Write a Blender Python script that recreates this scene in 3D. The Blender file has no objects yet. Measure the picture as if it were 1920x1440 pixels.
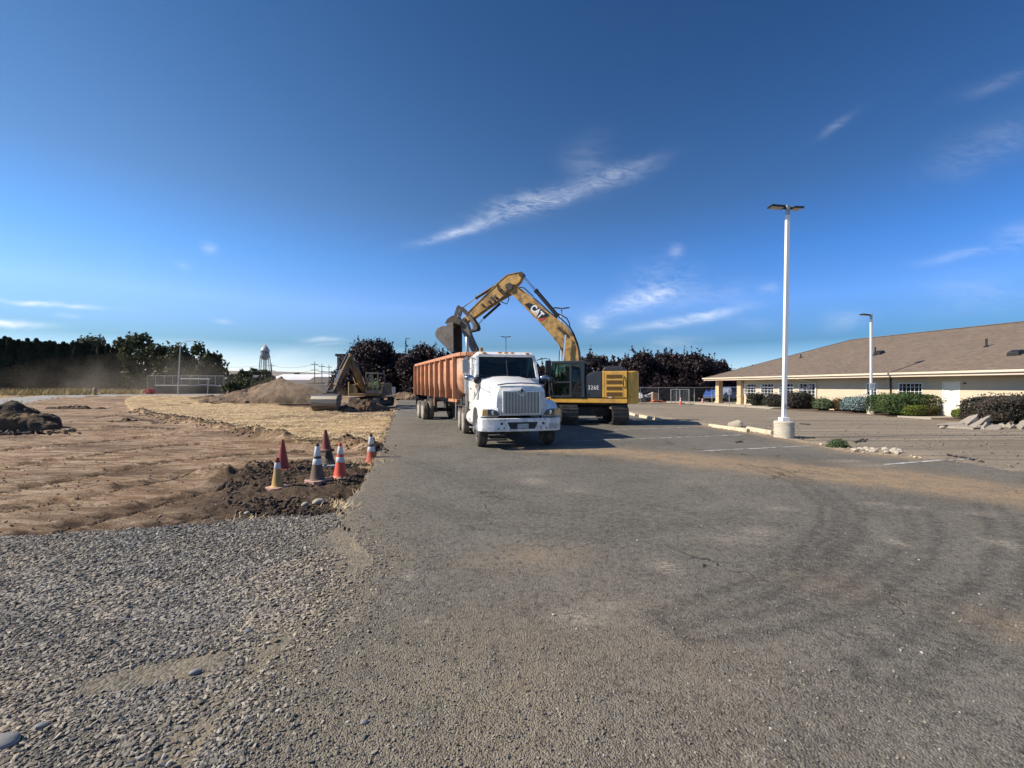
import bpy, math, random
import numpy as np
from mathutils import Matrix, Vector, Euler
random.seed(7); rng = np.random.default_rng(7)
SC = bpy.context.scene; COL = SC.collection
R = math.radians
EYE, FP, HY = 1.85, 810.0, 724.0          # eye height, focal length and horizon row in photo pixels (1920 wide)
# ---------------- camera
cam_d = bpy.data.cameras.new('camera'); cam = bpy.data.objects.new('camera', cam_d); COL.objects.link(cam)
cam_d.sensor_width = 36; cam_d.lens = 36 * FP / 1920; cam_d.shift_y = (HY - 720) / 1920
cam_d.clip_start = 0.05; cam_d.clip_end = 30000
cam.location = (0, 0, EYE); cam.rotation_euler = (R(90), 0, 0); SC.camera = cam
# ---------------- light
SUN_EL = R(39); SUN_AZ = (-1.0, -0.07)     # azimuth of the direction to the sun (x, y)
SUN_STRENGTH, SKY_STRENGTH, EXPOSURE = 5.0, 0.09, 0.55
sd = bpy.data.lights.new('sun', 'SUN'); sd.energy = SUN_STRENGTH; sd.angle = R(0.53); sd.color = (1.0, 0.90, 0.76)
sun = bpy.data.objects.new('sun', sd); COL.objects.link(sun)
_l = math.hypot(*SUN_AZ)
to_sun = Vector((SUN_AZ[0] / _l * math.cos(SUN_EL), SUN_AZ[1] / _l * math.cos(SUN_EL), math.sin(SUN_EL)))
sun.rotation_euler = to_sun.to_track_quat('Z', 'Y').to_euler()
W = bpy.data.worlds.new('World'); SC.world = W; W.use_nodes = True
wt = W.node_tree; wt.nodes.clear()
class N:                                    # tiny node helper
    def __init__(s, tree): s.t = tree
    def new(s, typ, ins=None, **props):
        n = s.t.nodes.new(typ)
        for k, v in props.items(): setattr(n, k, v)
        for k, v in (ins or {}).items():
            sock = n.inputs[k]
            if isinstance(v, bpy.types.NodeSocket): s.t.links.new(v, sock)
            else: sock.default_value = v
        return n
    def m(s, op, a, b=0.0, c=None, clamp=False):
        d = {0: a, 1: b}
        if c is not None: d[2] = c
        return s.new('ShaderNodeMath', d, operation=op, use_clamp=clamp).outputs[0]
    def mix(s, f, a, b, mode='MIX'):
        n = s.new('ShaderNodeMix', None, data_type='RGBA', blend_type=mode)
        for k, v in ((0, f), (6, a), (7, b)):
            if isinstance(v, bpy.types.NodeSocket): s.t.links.new(v, n.inputs[k])
            else: n.inputs[k].default_value = v if k == 0 else (tuple(v) + (1,))[:4]
        return n.outputs[2]
    def ramp(s, f, p0, p1, c0=(0, 0, 0), c1=(1, 1, 1)):
        n = s.new('ShaderNodeMapRange', {0: f, 1: p0, 2: p1, 3: 0.0, 4: 1.0}, clamp=True)
        return n.outputs[0]
    def noise(s, vec, scale, detail=4, rough=0.55, dist=0.0):
        return s.new('ShaderNodeTexNoise', {'Vector': vec, 'Scale': scale, 'Detail': detail, 'Roughness': rough, 'Distortion': dist}).outputs[0]
w = N(wt)
sky = w.new('ShaderNodeTexSky', sky_type='NISHITA', sun_disc=False, sun_elevation=SUN_EL,
            sun_rotation=math.atan2(SUN_AZ[0], SUN_AZ[1]), air_density=1.0, dust_density=0.0, ozone_density=1.6, altitude=900)
skyc = w.new('ShaderNodeHueSaturation', {'Saturation': 1.18, 'Value': 1.0, 'Color': sky.outputs[0]}).outputs[0]
# cirrus: direction-space wisps (u = x/y, v = z/y of the view direction)
tc = w.new('ShaderNodeTexCoord'); sp = w.new('ShaderNodeSeparateXYZ', {0: tc.outputs['Generated']})
# the photograph's dry blue sky: deeper overhead, paler low down and towards the sun
zr = w.new('ShaderNodeValToRGB', {'Fac': sp.outputs[2]}); cr = zr.color_ramp
for p_, c_ in ((.0, (.66, .74, .92)), (.09, (.67, .80, .99)), (.17, (.455, .61, .80)), (.26, (.364, .596, .784)), (.37, (.38, .512, .584)), (.66, (.248, .40, .48)), (1.0, (.208, .352, .44))):
    e_ = cr.elements[0] if p_ == 0 else (cr.elements[1] if p_ == 1 else cr.elements.new(p_)); e_.color = (*c_, 1)
xr = w.new('ShaderNodeMapRange', {0: sp.outputs[0], 1: -.65, 2: .65}).outputs[0]
side = w.mix(xr, (2.32, 1.825, 1.70), (1.19, 1.275, 1.49))
skyc = w.mix(1.0, w.mix(1.0, skyc, zr.outputs[0], 'MULTIPLY'), side, 'MULTIPLY')
yy = w.m('MAXIMUM', sp.outputs[1], 0.02)
cu = w.m('DIVIDE', sp.outputs[0], yy); cv = w.m('DIVIDE', sp.outputs[2], yy)
front = w.ramp(sp.outputs[1], 0.05, 0.2)
uv = w.new('ShaderNodeCombineXYZ', {0: cu, 1: cv, 2: 0.0}).outputs[0]
warp = w.new('ShaderNodeTexNoise', {'Vector': uv, 'Scale': 5.0, 'Detail': 3}).outputs['Color']
wv = w.new('ShaderNodeVectorMath', {0: warp, 1: (0.5, 0.5, 0.5)}, operation='SUBTRACT').outputs[0]
uvw = w.new('ShaderNodeVectorMath', {0: wv, 1: (0.05, 0.05, 0.0), 2: uv}, operation='MULTIPLY_ADD').outputs[0]
su = w.new('ShaderNodeSeparateXYZ', {0: uvw}); wu, wvv = su.outputs[0], su.outputs[1]
rip = w.noise(w.new('ShaderNodeMapping', {'Vector': uvw, 'Rotation': (0, 0, R(-20)), 'Scale': (20, 62, 1)}).outputs[0], 1.0, 7, 0.68, 0.9)
rip = w.ramp(rip, 0.36, 0.74)
soft = w.noise(w.new('ShaderNodeMapping', {'Vector': uvw, 'Rotation': (0, 0, R(-12)), 'Scale': (4, 16, 1)}).outputs[0], 1.0, 4, 0.55, 0.3)
soft = w.ramp(soft, 0.38, 0.66)
CLOUDS = [  # x0, y0, x1, y1 (ends, photo pixels), half width px, strength, ripple share
    (755, 466, 960, 402, 8, .34, .6), (880, 414, 1110, 347, 18, .40, .85), (1050, 365, 1245, 292, 17, .24, .7), (1050, 330, 1150, 262, 34, .10, .3),
    (1120, 592, 1275, 538, 15, .40, .75), (1200, 570, 1262, 540, 6, .30, .4), (1135, 628, 1400, 578, 8, .40, .45), (1240, 598, 1400, 577, 5, .30, .2), (1085, 604, 1140, 606, 13, .34, .7), (1160, 540, 1330, 520, 40, .14, .8),
    (1250, 565, 1420, 545, 22, .14, .4), (1255, 469, 1290, 466, 11, .16, .5), (1530, 260, 1615, 203, 7, .13, .5), (1415, 546, 1470, 541, 9, .26, .3),
    (-60, 556, 228, 580, 5, .75, .1), (-60, 603, 118, 612, 6, .80, .1), (30, 566, 90, 570, 4, .35, .1), (100, 589, 160, 594, 4, .25, .1),
    (1715, 492, 1990, 447, 9, .24, .3), (1850, 450, 1990, 420, 18, .13, .3), (370, 455, 412, 466, 9, .30, .3), (318, 492, 356, 499, 7, .16, .3),
    (400, 598, 440, 602, 5, .25, .2), (560, 632, 660, 640, 5, .45, .2), (590, 645, 655, 647, 3, .4, .1), (1720, 330, 1990, 215, 34, .08, .6),
    (1780, 190, 1990, 110, 12, .08, .5), (1180, 655, 1330, 640, 12, .20, .4), (1530, 606, 1640, 600, 14, .15, .4), (1690, 560, 1990, 540, 36, .10, .5),
    (1380, 600, 1470, 612, 8, .16, .3), (430, 655, 640, 660, 14, .25, .4), (180, 655, 560, 690, 26, .16, .4)]
tot = None
for x0, y0, x1, y1, hw, st, rp in CLOUDS:
    a0, b0, a1, b1 = (x0 - 960) / FP, (HY - y0) / FP, (x1 - 960) / FP, (HY - y1) / FP
    cx, cy, L = (a0 + a1) / 2, (b0 + b1) / 2, math.hypot(a1 - a0, b1 - b0) / 2 * 0.72
    an = math.atan2(b1 - b0, a1 - a0); ca, sa = math.cos(an), math.sin(an); Hh = hw / FP
    du, dv = w.m('SUBTRACT', wu, cx), w.m('SUBTRACT', wvv, cy)
    p = w.m('DIVIDE', w.m('ADD', w.m('MULTIPLY', du, ca), w.m('MULTIPLY', dv, sa)), L)
    q = w.m('DIVIDE', w.m('SUBTRACT', w.m('MULTIPLY', dv, ca), w.m('MULTIPLY', du, sa)), Hh)
    e = w.m('EXPONENT', w.m('MULTIPLY', w.m('ADD', w.m('MULTIPLY', p, p), w.m('MULTIPLY', q, q)), -1.0))
    tex = w.m('ADD', w.m('MULTIPLY', rip, rp), w.m('MULTIPLY', soft, 1 - rp))
    e = w.m('MULTIPLY', w.m('MULTIPLY', e, tex), st * 1.5)
    tot = e if tot is None else w.m('ADD', tot, e)
cm = w.m('MULTIPLY', w.m('MINIMUM', tot, 0.92), front)
skym = w.mix(cm, skyc, (9.0, 9.4, 10.2))
bg = w.new('ShaderNodeBackground', {'Color': skym, 'Strength': SKY_STRENGTH})
wo = w.new('ShaderNodeOutputWorld', {'Surface': bg.outputs[0]})
SC.view_settings.view_transform = 'Standard'; SC.view_settings.look = 'None'
SC.view_settings.exposure = EXPOSURE; SC.view_settings.gamma = 1.0; SC.view_settings.use_curve_mapping = False
SC.cycles.max_bounces = 8; SC.cycles.diffuse_bounces = 2; SC.cycles.transparent_max_bounces = 24; SC.cycles.volume_bounces = 0
# ---------------- terrain and pixel helpers
def sst(a, b, x):
    t = np.clip((np.asarray(x, float) - a) / (b - a), 0, 1); return t * t * (3 - 2 * t)
def terrain(x, y): return 0.6 * sst(38, 56, y) * sst(-9, -22, x)
def G(px, py):
    """photo pixel of a point on the ground -> world x, y"""
    D = FP * EYE / (py - HY)
    for _ in range(12): D = FP * (EYE - float(terrain((px - 960) / FP * D, D))) / (py - HY)
    return ((px - 960) / FP * D, D)
def P(px, py, D): return Vector(((px - 960) / FP * D, D, EYE - (py - HY) / FP * D))
# ---------------- numpy noise
def _h(ix, iy, s):
    n = (ix.astype(np.int64) * 374761393 + iy.astype(np.int64) * 668265263 + s * 1442695041) & 0x7fffffff
    n = ((n ^ (n >> 13)) * 1274126177) & 0x7fffffff
    return ((n ^ (n >> 16)) & 0xffff) / 65535.0
def vnoise(x, y, s=0):
    x = np.asarray(x, float); y = np.asarray(y, float)
    ix, iy = np.floor(x), np.floor(y); fx, fy = x - ix, y - iy
    fx = fx * fx * (3 - 2 * fx); fy = fy * fy * (3 - 2 * fy)
    a, b, c, d = _h(ix, iy, s), _h(ix + 1, iy, s), _h(ix, iy + 1, s), _h(ix + 1, iy + 1, s)
    return (a + (b - a) * fx) * (1 - fy) + (c + (d - c) * fx) * fy
def fbm(x, y, o=4, s=0, g=0.5):
    t = 0; a = 1; n = 0
    for i in range(o):
        t = t + a * vnoise(x * 2 ** i + 17.3 * i, y * 2 ** i - 9.1 * i, s + i); n += a; a *= g
    return t / n - 0.5
def pip(poly, x, y):
    x = np.asarray(x); y = np.asarray(y); r = np.zeros(x.shape, bool); n = len(poly)
    for i in range(n):
        x0, y0 = poly[i]; x1, y1 = poly[(i + 1) % n]
        if y0 == y1: continue
        c = ((y0 > y) != (y1 > y)) & (x < (x1 - x0) * (y - y0) / (y1 - y0) + x0); r ^= c
    return r
def pdist(line, x, y):
    d = np.full(np.shape(x), 1e9)
    for (x0, y0), (x1, y1) in zip(line[:-1], line[1:]):
        dx, dy = x1 - x0, y1 - y0; t = np.clip(((x - x0) * dx + (y - y0) * dy) / (dx * dx + dy * dy + 1e-12), 0, 1)
        d = np.minimum(d, np.hypot(x - x0 - t * dx, y - y0 - t * dy))
    return d
# ---------------- objects
def tag(o, label=None, cat=None, group=None, kind=None):
    if label: o['label'] = label
    if cat: o['category'] = cat
    if group: o['group'] = group
    if kind: o['kind'] = kind
    return o
def thing(name, label, cat, loc=(0, 0, 0), rz=0.0, group=None, rot=None):
    o = bpy.data.objects.new(name, None); COL.objects.link(o); o.empty_display_size = 0.2
    o.location = loc; o.rotation_euler = rot if rot else (0, 0, rz)
    return tag(o, label, cat, group)
def copy_tree(o, parent=None):
    c = o.copy(); COL.objects.link(c)
    if parent: c.parent = parent
    for ch in list(o.children): copy_tree(ch, c)
    return c
def mesh_np(name, v, f, mat=None, smooth=False, parent=None):
    """v (n,3), f (m,k) arrays -> object"""
    me = bpy.data.meshes.new(name); v = np.ascontiguousarray(v, np.float32); f = np.ascontiguousarray(f, np.int32)
    k = f.shape[1]; me.vertices.add(len(v)); me.vertices.foreach_set('co', v.ravel())
    me.loops.add(f.size); me.loops.foreach_set('vertex_index', f.ravel())
    me.polygons.add(len(f)); me.polygons.foreach_set('loop_start', np.arange(len(f), dtype=np.int32) * k)
    me.polygons.foreach_set('use_smooth', np.full(len(f), smooth))
    me.update(calc_edges=True)
    if mat: me.materials.append(mat)
    o = bpy.data.objects.new(name, me); COL.objects.link(o)
    if parent: o.parent = parent
    return o
def attr(o, name, vals):
    a = o.data.attributes.new(name, 'FLOAT', 'POINT'); a.data.foreach_set('value', np.ascontiguousarray(vals, np.float32))
class MB:
    def __init__(s): s.v = []; s.f = []; s.mi = []
    def add(s, vs, fs, m=0):
        b = len(s.v); s.v += [tuple(p) for p in vs]; s.f += [tuple(b + i for i in f) for f in fs]; s.mi += [m] * len(fs); return s
    def box(s, c, d, rot=None, m=0, taper=None):
        hx, hy, hz = d[0] / 2, d[1] / 2, d[2] / 2; tx = taper or 1.0
        vs = [Vector((x * hx * (tx if z > 0 else 1), y * hy * (tx if z > 0 else 1), z * hz)) for z in (-1, 1) for y in (-1, 1) for x in (-1, 1)]
        if rot is not None:
            M = rot if isinstance(rot, Matrix) else Euler(rot).to_matrix()
            vs = [M @ p for p in vs]
        c = Vector(c)
        return s.add([p + c for p in vs], [(0, 2, 3, 1), (4, 5, 7, 6), (0, 1, 5, 4), (2, 6, 7, 3), (0, 4, 6, 2), (1, 3, 7, 5)], m)
    def b2(s, x0, x1, y0, y1, z0, z1, m=0): return s.box(((x0 + x1) / 2, (y0 + y1) / 2, (z0 + z1) / 2), (abs(x1 - x0), abs(y1 - y0), abs(z1 - z0)), None, m)
    def bar(s, a, b, w, h, m=0, up=(0, 0, 1)):
        a, b = Vector(a), Vector(b); d = b - a; z = d.normalized(); u = Vector(up)
        if abs(z.dot(u)) > .98: u = Vector((1, 0, 0))
        x = u.cross(z).normalized(); y = z.cross(x)
        M = Matrix((x, y, z)).transposed()
        return s.box((a + b) / 2, (w, h, d.length), M, m)
    def tube(s, pts, r, n=8, m=0, caps=True):
        pts = [Vector(p) for p in pts]; k = len(pts); rs = r if isinstance(r, (list, tuple)) else [r] * k
        vs = []; prev = None
        for i, p in enumerate(pts):
            d = (pts[min(i + 1, k - 1)] - pts[max(i - 1, 0)]).normalized()
            u = prev if prev is not None else (Vector((0, 0, 1)) if abs(d.z) < .9 else Vector((1, 0, 0)))
            x = (u - d * u.dot(d)); x = x.normalized() if x.length > 1e-6 else d.orthogonal().normalized(); y = d.cross(x); prev = x
            for j in range(n):
                a = 2 * math.pi * j / n; vs.append(p + (x * math.cos(a) + y * math.sin(a)) * rs[i])
        fs = [(i * n + j, i * n + (j + 1) % n, (i + 1) * n + (j + 1) % n, (i + 1) * n + j) for i in range(k - 1) for j in range(n)]
        if caps: fs += [tuple(range(n - 1, -1, -1)), tuple((k - 1) * n + j for j in range(n))]
        return s.add(vs, fs, m)
    def lathe(s, prof, c=(0, 0, 0), axis='z', n=24, m=0, flip=False):
        vs = []; c = Vector(c)
        for r, h in prof:
            for j in range(n):
                a = 2 * math.pi * j / n; x, y = r * math.cos(a), r * math.sin(a)
                p = {'z': (x, y, h), 'x': (h, x, y), 'y': (y, h, x)}[axis]; vs.append(Vector(p) + c)
        k = len(prof)
        fs = [(i * n + j, i * n + (j + 1) % n, (i + 1) * n + (j + 1) % n, (i + 1) * n + j) for i in range(k - 1) for j in range(n)]
        if prof[0][0] > 1e-5: fs.append(tuple(range(n - 1, -1, -1)))
        if prof[-1][0] > 1e-5: fs.append(tuple((k - 1) * n + j for j in range(n)))
        return s.add(vs, fs, m)
    def prism(s, poly, axis, a, b, m=0):
        def p3(p, h): return {'x': (h, p[0], p[1]), 'y': (p[0], h, p[1]), 'z': (p[0], p[1], h)}[axis]
        n = len(poly); vs = [p3(p, a) for p in poly] + [p3(p, b) for p in poly]
        return s.add(vs, [tuple(range(n - 1, -1, -1)), tuple(range(n, 2 * n))] + [(i, (i + 1) % n, n + (i + 1) % n, n + i) for i in range(n)], m)
    def loft(s, rings, m=0, closed=True, caps=True):
        n = len(rings[0]); vs = [p for r in rings for p in r]; k = len(rings); fs = []
        for i in range(k - 1):
            for j in range(n if closed else n - 1): fs.append((i * n + j, i * n + (j + 1) % n, (i + 1) * n + (j + 1) % n, (i + 1) * n + j))
        if caps and closed: fs += [tuple(range(n - 1, -1, -1)), tuple((k - 1) * n + j for j in range(n))]
        return s.add(vs, fs, m)
    def mod(s, fn): s.v = [tuple(fn(*p)) for p in s.v]; return s
    def build(s, name, mats, parent=None, bevel=0, seg=2, smooth=35, sub=0, solid=0, loc=None, rot=None):
        import bmesh
        me = bpy.data.meshes.new(name); me.from_pydata(s.v, [], s.f)
        for mm in (mats if isinstance(mats, (list, tuple)) else [mats]): me.materials.append(mm)
        if any(s.mi): me.polygons.foreach_set('material_index', s.mi)
        bm = bmesh.new(); bm.from_mesh(me); bmesh.ops.remove_doubles(bm, verts=bm.verts, dist=1e-5); bmesh.ops.recalc_face_normals(bm, faces=bm.faces); bm.to_mesh(me); bm.free()
        if smooth:
            me.polygons.foreach_set('use_smooth', [True] * len(me.polygons)); me.set_sharp_from_angle(angle=R(smooth))
        me.update(); o = bpy.data.objects.new(name, me); COL.objects.link(o)
        if parent: o.parent = parent
        if loc: o.location = loc
        if rot: o.rotation_euler = rot
        if solid: md = o.modifiers.new('s', 'SOLIDIFY'); md.thickness = solid; md.offset = 0
        if bevel:
            md = o.modifiers.new('b', 'BEVEL'); md.width = bevel; md.segments = seg; md.limit_method = 'ANGLE'; md.angle_limit = R(30); md.harden_normals = True
        if sub: md = o.modifiers.new('u', 'SUBSURF'); md.levels = sub; md.render_levels = sub
        return o
# ---------------- materials
_mats = {}
def mat(name, col, rough=0.6, metal=0.0, var=0.12, scale=3.0, bump=0.0, bscale=30.0, dirt=None, damt=0.0, dscale=2.5, spec=0.5, coat=0.0, stretch=None, isl=0.0, two=None):
    """painted / plain surface: colour with soft noise variation, optional blotches of a second colour, bump, per-leaf variation"""
    if name in _mats: return _mats[name]
    m = bpy.data.materials.new(name); m.use_nodes = True; t = m.node_tree; t.nodes.clear(); n = N(t)
    co = n.new('ShaderNodeTexCoord').outputs['Object']
    if stretch: co = n.new('ShaderNodeMapping', {'Vector': co, 'Scale': stretch}).outputs[0]
    f = n.noise(co, scale, 5, 0.6)
    k = n.new('ShaderNodeMapRange', {0: f, 1: 0.3, 2: 0.7, 3: 1 - var, 4: 1 + var}).outputs[0]
    c = n.new('ShaderNodeMix', None, data_type='RGBA', blend_type='MULTIPLY'); c.inputs[0].default_value = 1
    c.inputs[6].default_value = tuple(col) + (1,); t.links.new(n.new('ShaderNodeCombineColor', {0: k, 1: k, 2: k}).outputs[0], c.inputs[7]); c = c.outputs[2]
    if two:
        g = n.ramp(n.noise(co, two[1], 4, 0.6), 0.42, 0.62); c = n.mix(g, c, two[0])
    if isl:
        ri = n.new('ShaderNodeNewGeometry').outputs['Random Per Island']
        kk = n.new('ShaderNodeMapRange', {0: ri, 1: 0.0, 2: 1.0, 3: 1 - isl, 4: 1 + isl}).outputs[0]
        c = n.mix(1.0, c, n.new('ShaderNodeCombineColor', {0: kk, 1: kk, 2: kk}).outputs[0], 'MULTIPLY')
    rg = rough
    if dirt:
        d = n.ramp(n.noise(co, dscale, 8, 0.68, 0.4), 0.62 - damt * 0.35, 0.78 - damt * 0.2); d = n.m('MULTIPLY', d, min(1, .45 + damt))
        c = n.mix(d, c, dirt); rg = n.m('ADD', n.m('MULTIPLY', d, (0.85 - rough)), rough)
    b = n.new('ShaderNodeBsdfPrincipled', {'Base Color': c, 'Roughness': rg, 'Metallic': metal, 'Specular IOR Level': spec, 'Coat Weight': coat})
    if bump:
        bn = n.new('ShaderNodeBump', {'Strength': 1.0, 'Distance': bump, 'Height': n.noise(co, bscale, 4, 0.6)}); t.links.new(bn.outputs[0], b.inputs['Normal'])
    n.new('ShaderNodeOutputMaterial', {'Surface': b.outputs[0]}); _mats[name] = m; return m
def glass(name, tint=(0.35, 0.5, 0.48), tr=0.6, rough=0.02):
    if name in _mats: return _mats[name]
    m = bpy.data.materials.new(name); m.use_nodes = True; t = m.node_tree; t.nodes.clear(); n = N(t)
    fr = n.new('ShaderNodeFresnel', {'IOR': 1.5}).outputs[0]
    a = n.new('ShaderNodeBsdfTransparent', {'Color': tuple(x * tr for x in tint) + (1,)}).outputs[0]
    g = n.new('ShaderNodeBsdfGlossy', {'Color': (.9, .95, 1, 1), 'Roughness': rough}).outputs[0]
    d = n.new('ShaderNodeBsdfDiffuse', {'Color': (.02, .03, .03, 1)}).outputs[0]
    ad = n.new('ShaderNodeMixShader', {0: 0.12, 1: a, 2: d}).outputs[0]
    n.new('ShaderNodeOutputMaterial', {'Surface': n.new('ShaderNodeMixShader', {0: fr, 1: ad, 2: g}).outputs[0]}); _mats[name] = m; return m
def text_mesh(name, s, size, material, parent, M, extrude=0.004, offset=0.0, sx=1.0):
    cu = bpy.data.curves.new(name, 'FONT'); cu.body = s; cu.size = size; cu.align_x = 'CENTER'; cu.align_y = 'CENTER'; cu.extrude = extrude; cu.space_character = 1.12 if len(s) > 3 else 1.0; cu.offset = offset
    o = bpy.data.objects.new(name, cu); COL.objects.link(o); bpy.context.view_layer.update()
    me = bpy.data.meshes.new_from_object(o.evaluated_get(bpy.context.evaluated_depsgraph_get())); bpy.data.objects.remove(o)
    me.transform(M @ Matrix.Diagonal((sx, 1, 1, 1))); me.materials.clear(); me.materials.append(material); me.name = name
    o = bpy.data.objects.new(name, me); COL.objects.link(o); o.parent = parent; return o
# ================= GROUND: one fine sheet, cut into its zones (lot, milled lot, dirt, gravel, straw, path, grass)
def gp(*pts): return [G(*p) for p in pts]
LOT = gp((770, 741), (742, 752), (738, 776), (716, 830), (706, 862), (690, 885), (655, 925), (630, 958), (652, 1000), (700, 1050), (665, 1085), (575, 1180), (450, 1300), (345, 1460)) + \
      [(-1.6, 0), (-2.5, -40), (90, -40), (90, -6)] + gp((1920, 886), (1840, 872), (1760, 862), (1600, 848), (1450, 818), (1330, 800), (1190, 776), (1120, 764), (1000, 752), (880, 742))
GRAV = gp((628, 960), (560, 963), (450, 972), (300, 984), (150, 995), (0, 1004)) + [(-40, -1.5), (-40, -40), (0, -40), (0, 1)] + gp((345, 1460), (450, 1300), (575, 1180), (665, 1085), (700, 1050), (652, 1000))
MILL = gp((880, 742), (1000, 752), (1120, 764), (1190, 776), (1330, 800), (1450, 818), (1600, 848), (1760, 862), (1840, 872), (1920, 886)) + [(90, -6), (90, 20), (26, 24), (22.5, 42), (16, 46.5), (2, 47.5), (-8, 60)]
STRAW = gp((232, 756), (255, 747), (330, 744), (430, 748), (520, 758), (610, 771), (690, 778), (737, 777), (718, 824), (705, 850), (690, 838), (640, 828), (560, 826), (480, 812), (400, 797), (330, 786), (250, 770))
PATH = gp((-300, 764), (0, 754), (110, 747), (280, 739), (420, 738), (430, 743), (250, 745), (120, 752), (0, 761), (-300, 778))
GRASS = gp((-600, 752), (0, 743), (140, 741), (260, 739), (290, 736), (0, 735), (-600, 735))
ASPHALT_ARCS = [gp((1400, 872), (1500, 905), (1555, 950), (1560, 990), (1525, 1050), (1440, 1105), (1270, 1165)), gp((1450, 878), (1545, 918), (1590, 965), (1582, 1010), (1520, 1075)),
    gp((1700, 950), (1735, 1000), (1715, 1060), (1620, 1120), (1460, 1170), (1300, 1190)), gp((1850, 950), (1895, 1030), (1880, 1110), (1800, 1190), (1660, 1270)), gp((720, 850), (850, 890), (1000, 960), (1300, 985)),
    gp((760, 930), (900, 990), (1120, 1010), (1400, 960)), gp((1150, 880), (1280, 900), (1330, 935)), gp((900, 905), (1050, 925), (1250, 960), (1480, 1040))]
BAND = gp((1010, 842), (1180, 850), (1300, 862), (1450, 878), (1600, 890), (1780, 912), (1960, 935))
PIT = gp((425, 890), (470, 868), (560, 858), (690, 861), (703, 880), (655, 925), (625, 955), (540, 962), (430, 945))
rows = np.concatenate([np.arange(1500, 900, -2.2), np.arange(900, 760, -1.4), np.arange(760, 729, -0.9), np.array([728.4, 727.6, 727, 726.4, 725.9, 725.4, 725.0, 724.7, 724.45, 724.25, 724.1])])
dd = FP * EYE / (rows - HY)
ks = np.concatenate([[-6, -3.6, -2.6, -2.0, -1.7, -1.5], np.arange(-1.32, 1.33, 2.6 / FP), [1.5, 1.7, 2.0, 2.6, 3.6, 6]])
nr, nc = len(dd), len(ks)
GX = (dd[:, None] * ks[None, :]); GY = np.repeat(dd[:, None], nc, 1)
wob = np.minimum(1.0, GY / 8)
px_ = GX + (fbm(GX * 1.6, GY * 1.6, 4, 11) * .55 + fbm(GX * 9, GY * 9, 3, 12) * .12) * wob; py_ = GY + (fbm(GX * 1.6, GY * 1.6, 4, 21) * .55 + fbm(GX * 9, GY * 9, 3, 22) * .12) * wob
Z_DIRT, Z_LOT, Z_GRAV, Z_MILL, Z_STRAW, Z_PATH, Z_GRASS, Z_FAR = range(8)
def zone(x, y):
    z = np.full(x.shape, Z_DIRT)
    z[(y > 85) | ((x > -8) & (y > 60))] = Z_FAR
    z[pip(MILL, x, y)] = Z_MILL; z[pip(STRAW, x, y)] = Z_STRAW
    z[pip(GRASS, x, y)] = Z_GRASS; z[pip(PATH, x, y)] = Z_PATH
    z[pip(GRAV, x, y)] = Z_GRAV; z[pip(LOT, x, y)] = Z_LOT
    z[(x > 24) & (y > 20)] = np.where(z[(x > 24) & (y > 20)] == Z_DIRT, Z_MILL, z[(x > 24) & (y > 20)])
    return z
ZV = zone(px_, py_)
H0 = terrain(GX, GY)
near = np.clip(1 - GY / 60, 0, 1)
pit = pip(PIT, px_, py_) & (ZV != Z_LOT); pd_ = pdist(PIT + PIT[:1], px_ + fbm(GX * 1.3, GY * 1.3, 3, 191) * .9, py_ + fbm(GX * 1.3, GY * 1.3, 3, 192) * .9); pw = np.clip(.5 + np.where(pit, 1, -1) * pd_ / .9, 0, 1) * (ZV != Z_LOT)
edge = pdist([p for p in LOT[2:9]], GX, GY)                      # distance from the broken asphalt edge by the cones
rut = np.abs(fbm(GX * .35 + GY * 1.9, GY * .5 - GX * .12, 4, 31)) * 0.10
rut += (fbm((GX * .2 + GY) * 6, (GX * 1. - GY * .2) * .5, 3, 35)) * .03
hz = {Z_DIRT: -0.05 + fbm(GX * .5, GY * .5, 4, 41) * .12 + rut - .06 + fbm(GX * 7, GY * 7, 3, 45) * .022,
      Z_LOT: 0.02 + fbm(GX * .12, GY * .12, 2, 51) * .05,
      Z_GRAV: 0.0 + fbm(GX * .7, GY * 1.6, 4, 61) * .07,
      Z_MILL: -0.015 + fbm((GX * .22 + GY) * 2.2, (GX - GY * .22) * .16, 3, 71) * .035 + fbm(GX * .3, GY * .3, 3, 72) * .05,
      Z_STRAW: 0.05 + fbm(GX * 1.1, GY * 1.1, 5, 81) * .22 + fbm(GX * 3.5, GY * 3.5, 3, 86) * .06, Z_PATH: 0.0 + fbm(GX, GY, 2, 91) * .04,
      Z_GRASS: 0.05 + fbm(GX * .5, GY * .5, 3, 95) * .2, Z_FAR: fbm(GX * .02, GY * .02, 3, 99) * .3}
HG = H0.copy()
for k, v in hz.items(): HG = np.where(ZV == k, H0 + v * np.where(k == Z_LOT, 1, np.clip(1.6 - GY / 120, 0, 1)), HG)
HG = HG + pw * (fbm(GX * 2.2, GY * 2.2, 5, 101) * .22 + fbm(GX * 9, GY * 9, 3, 105) * .09 - .02)
for px, py, rx, ry, hh in ((420, 882, .75, .35, .16), (470, 870, .6, .3, .12), (560, 915, .5, .25, .08), (505, 930, .5, .2, .06), (650, 915, .3, .25, -.16), (585, 872, .5, .3, -.08)):
    x, y = G(px, py); HG = HG + np.where(ZV != Z_LOT, hh * np.exp(-((GX - x) / rx) ** 2 - ((GY - y) / ry) ** 2) * (1 + fbm(GX * 5, GY * 5, 4, 193) * 2), 0)
HG = np.where((ZV == Z_DIRT) & (edge < .35) & (GY < 14), HG - .10 * (1 - edge / .35), HG)
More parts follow.
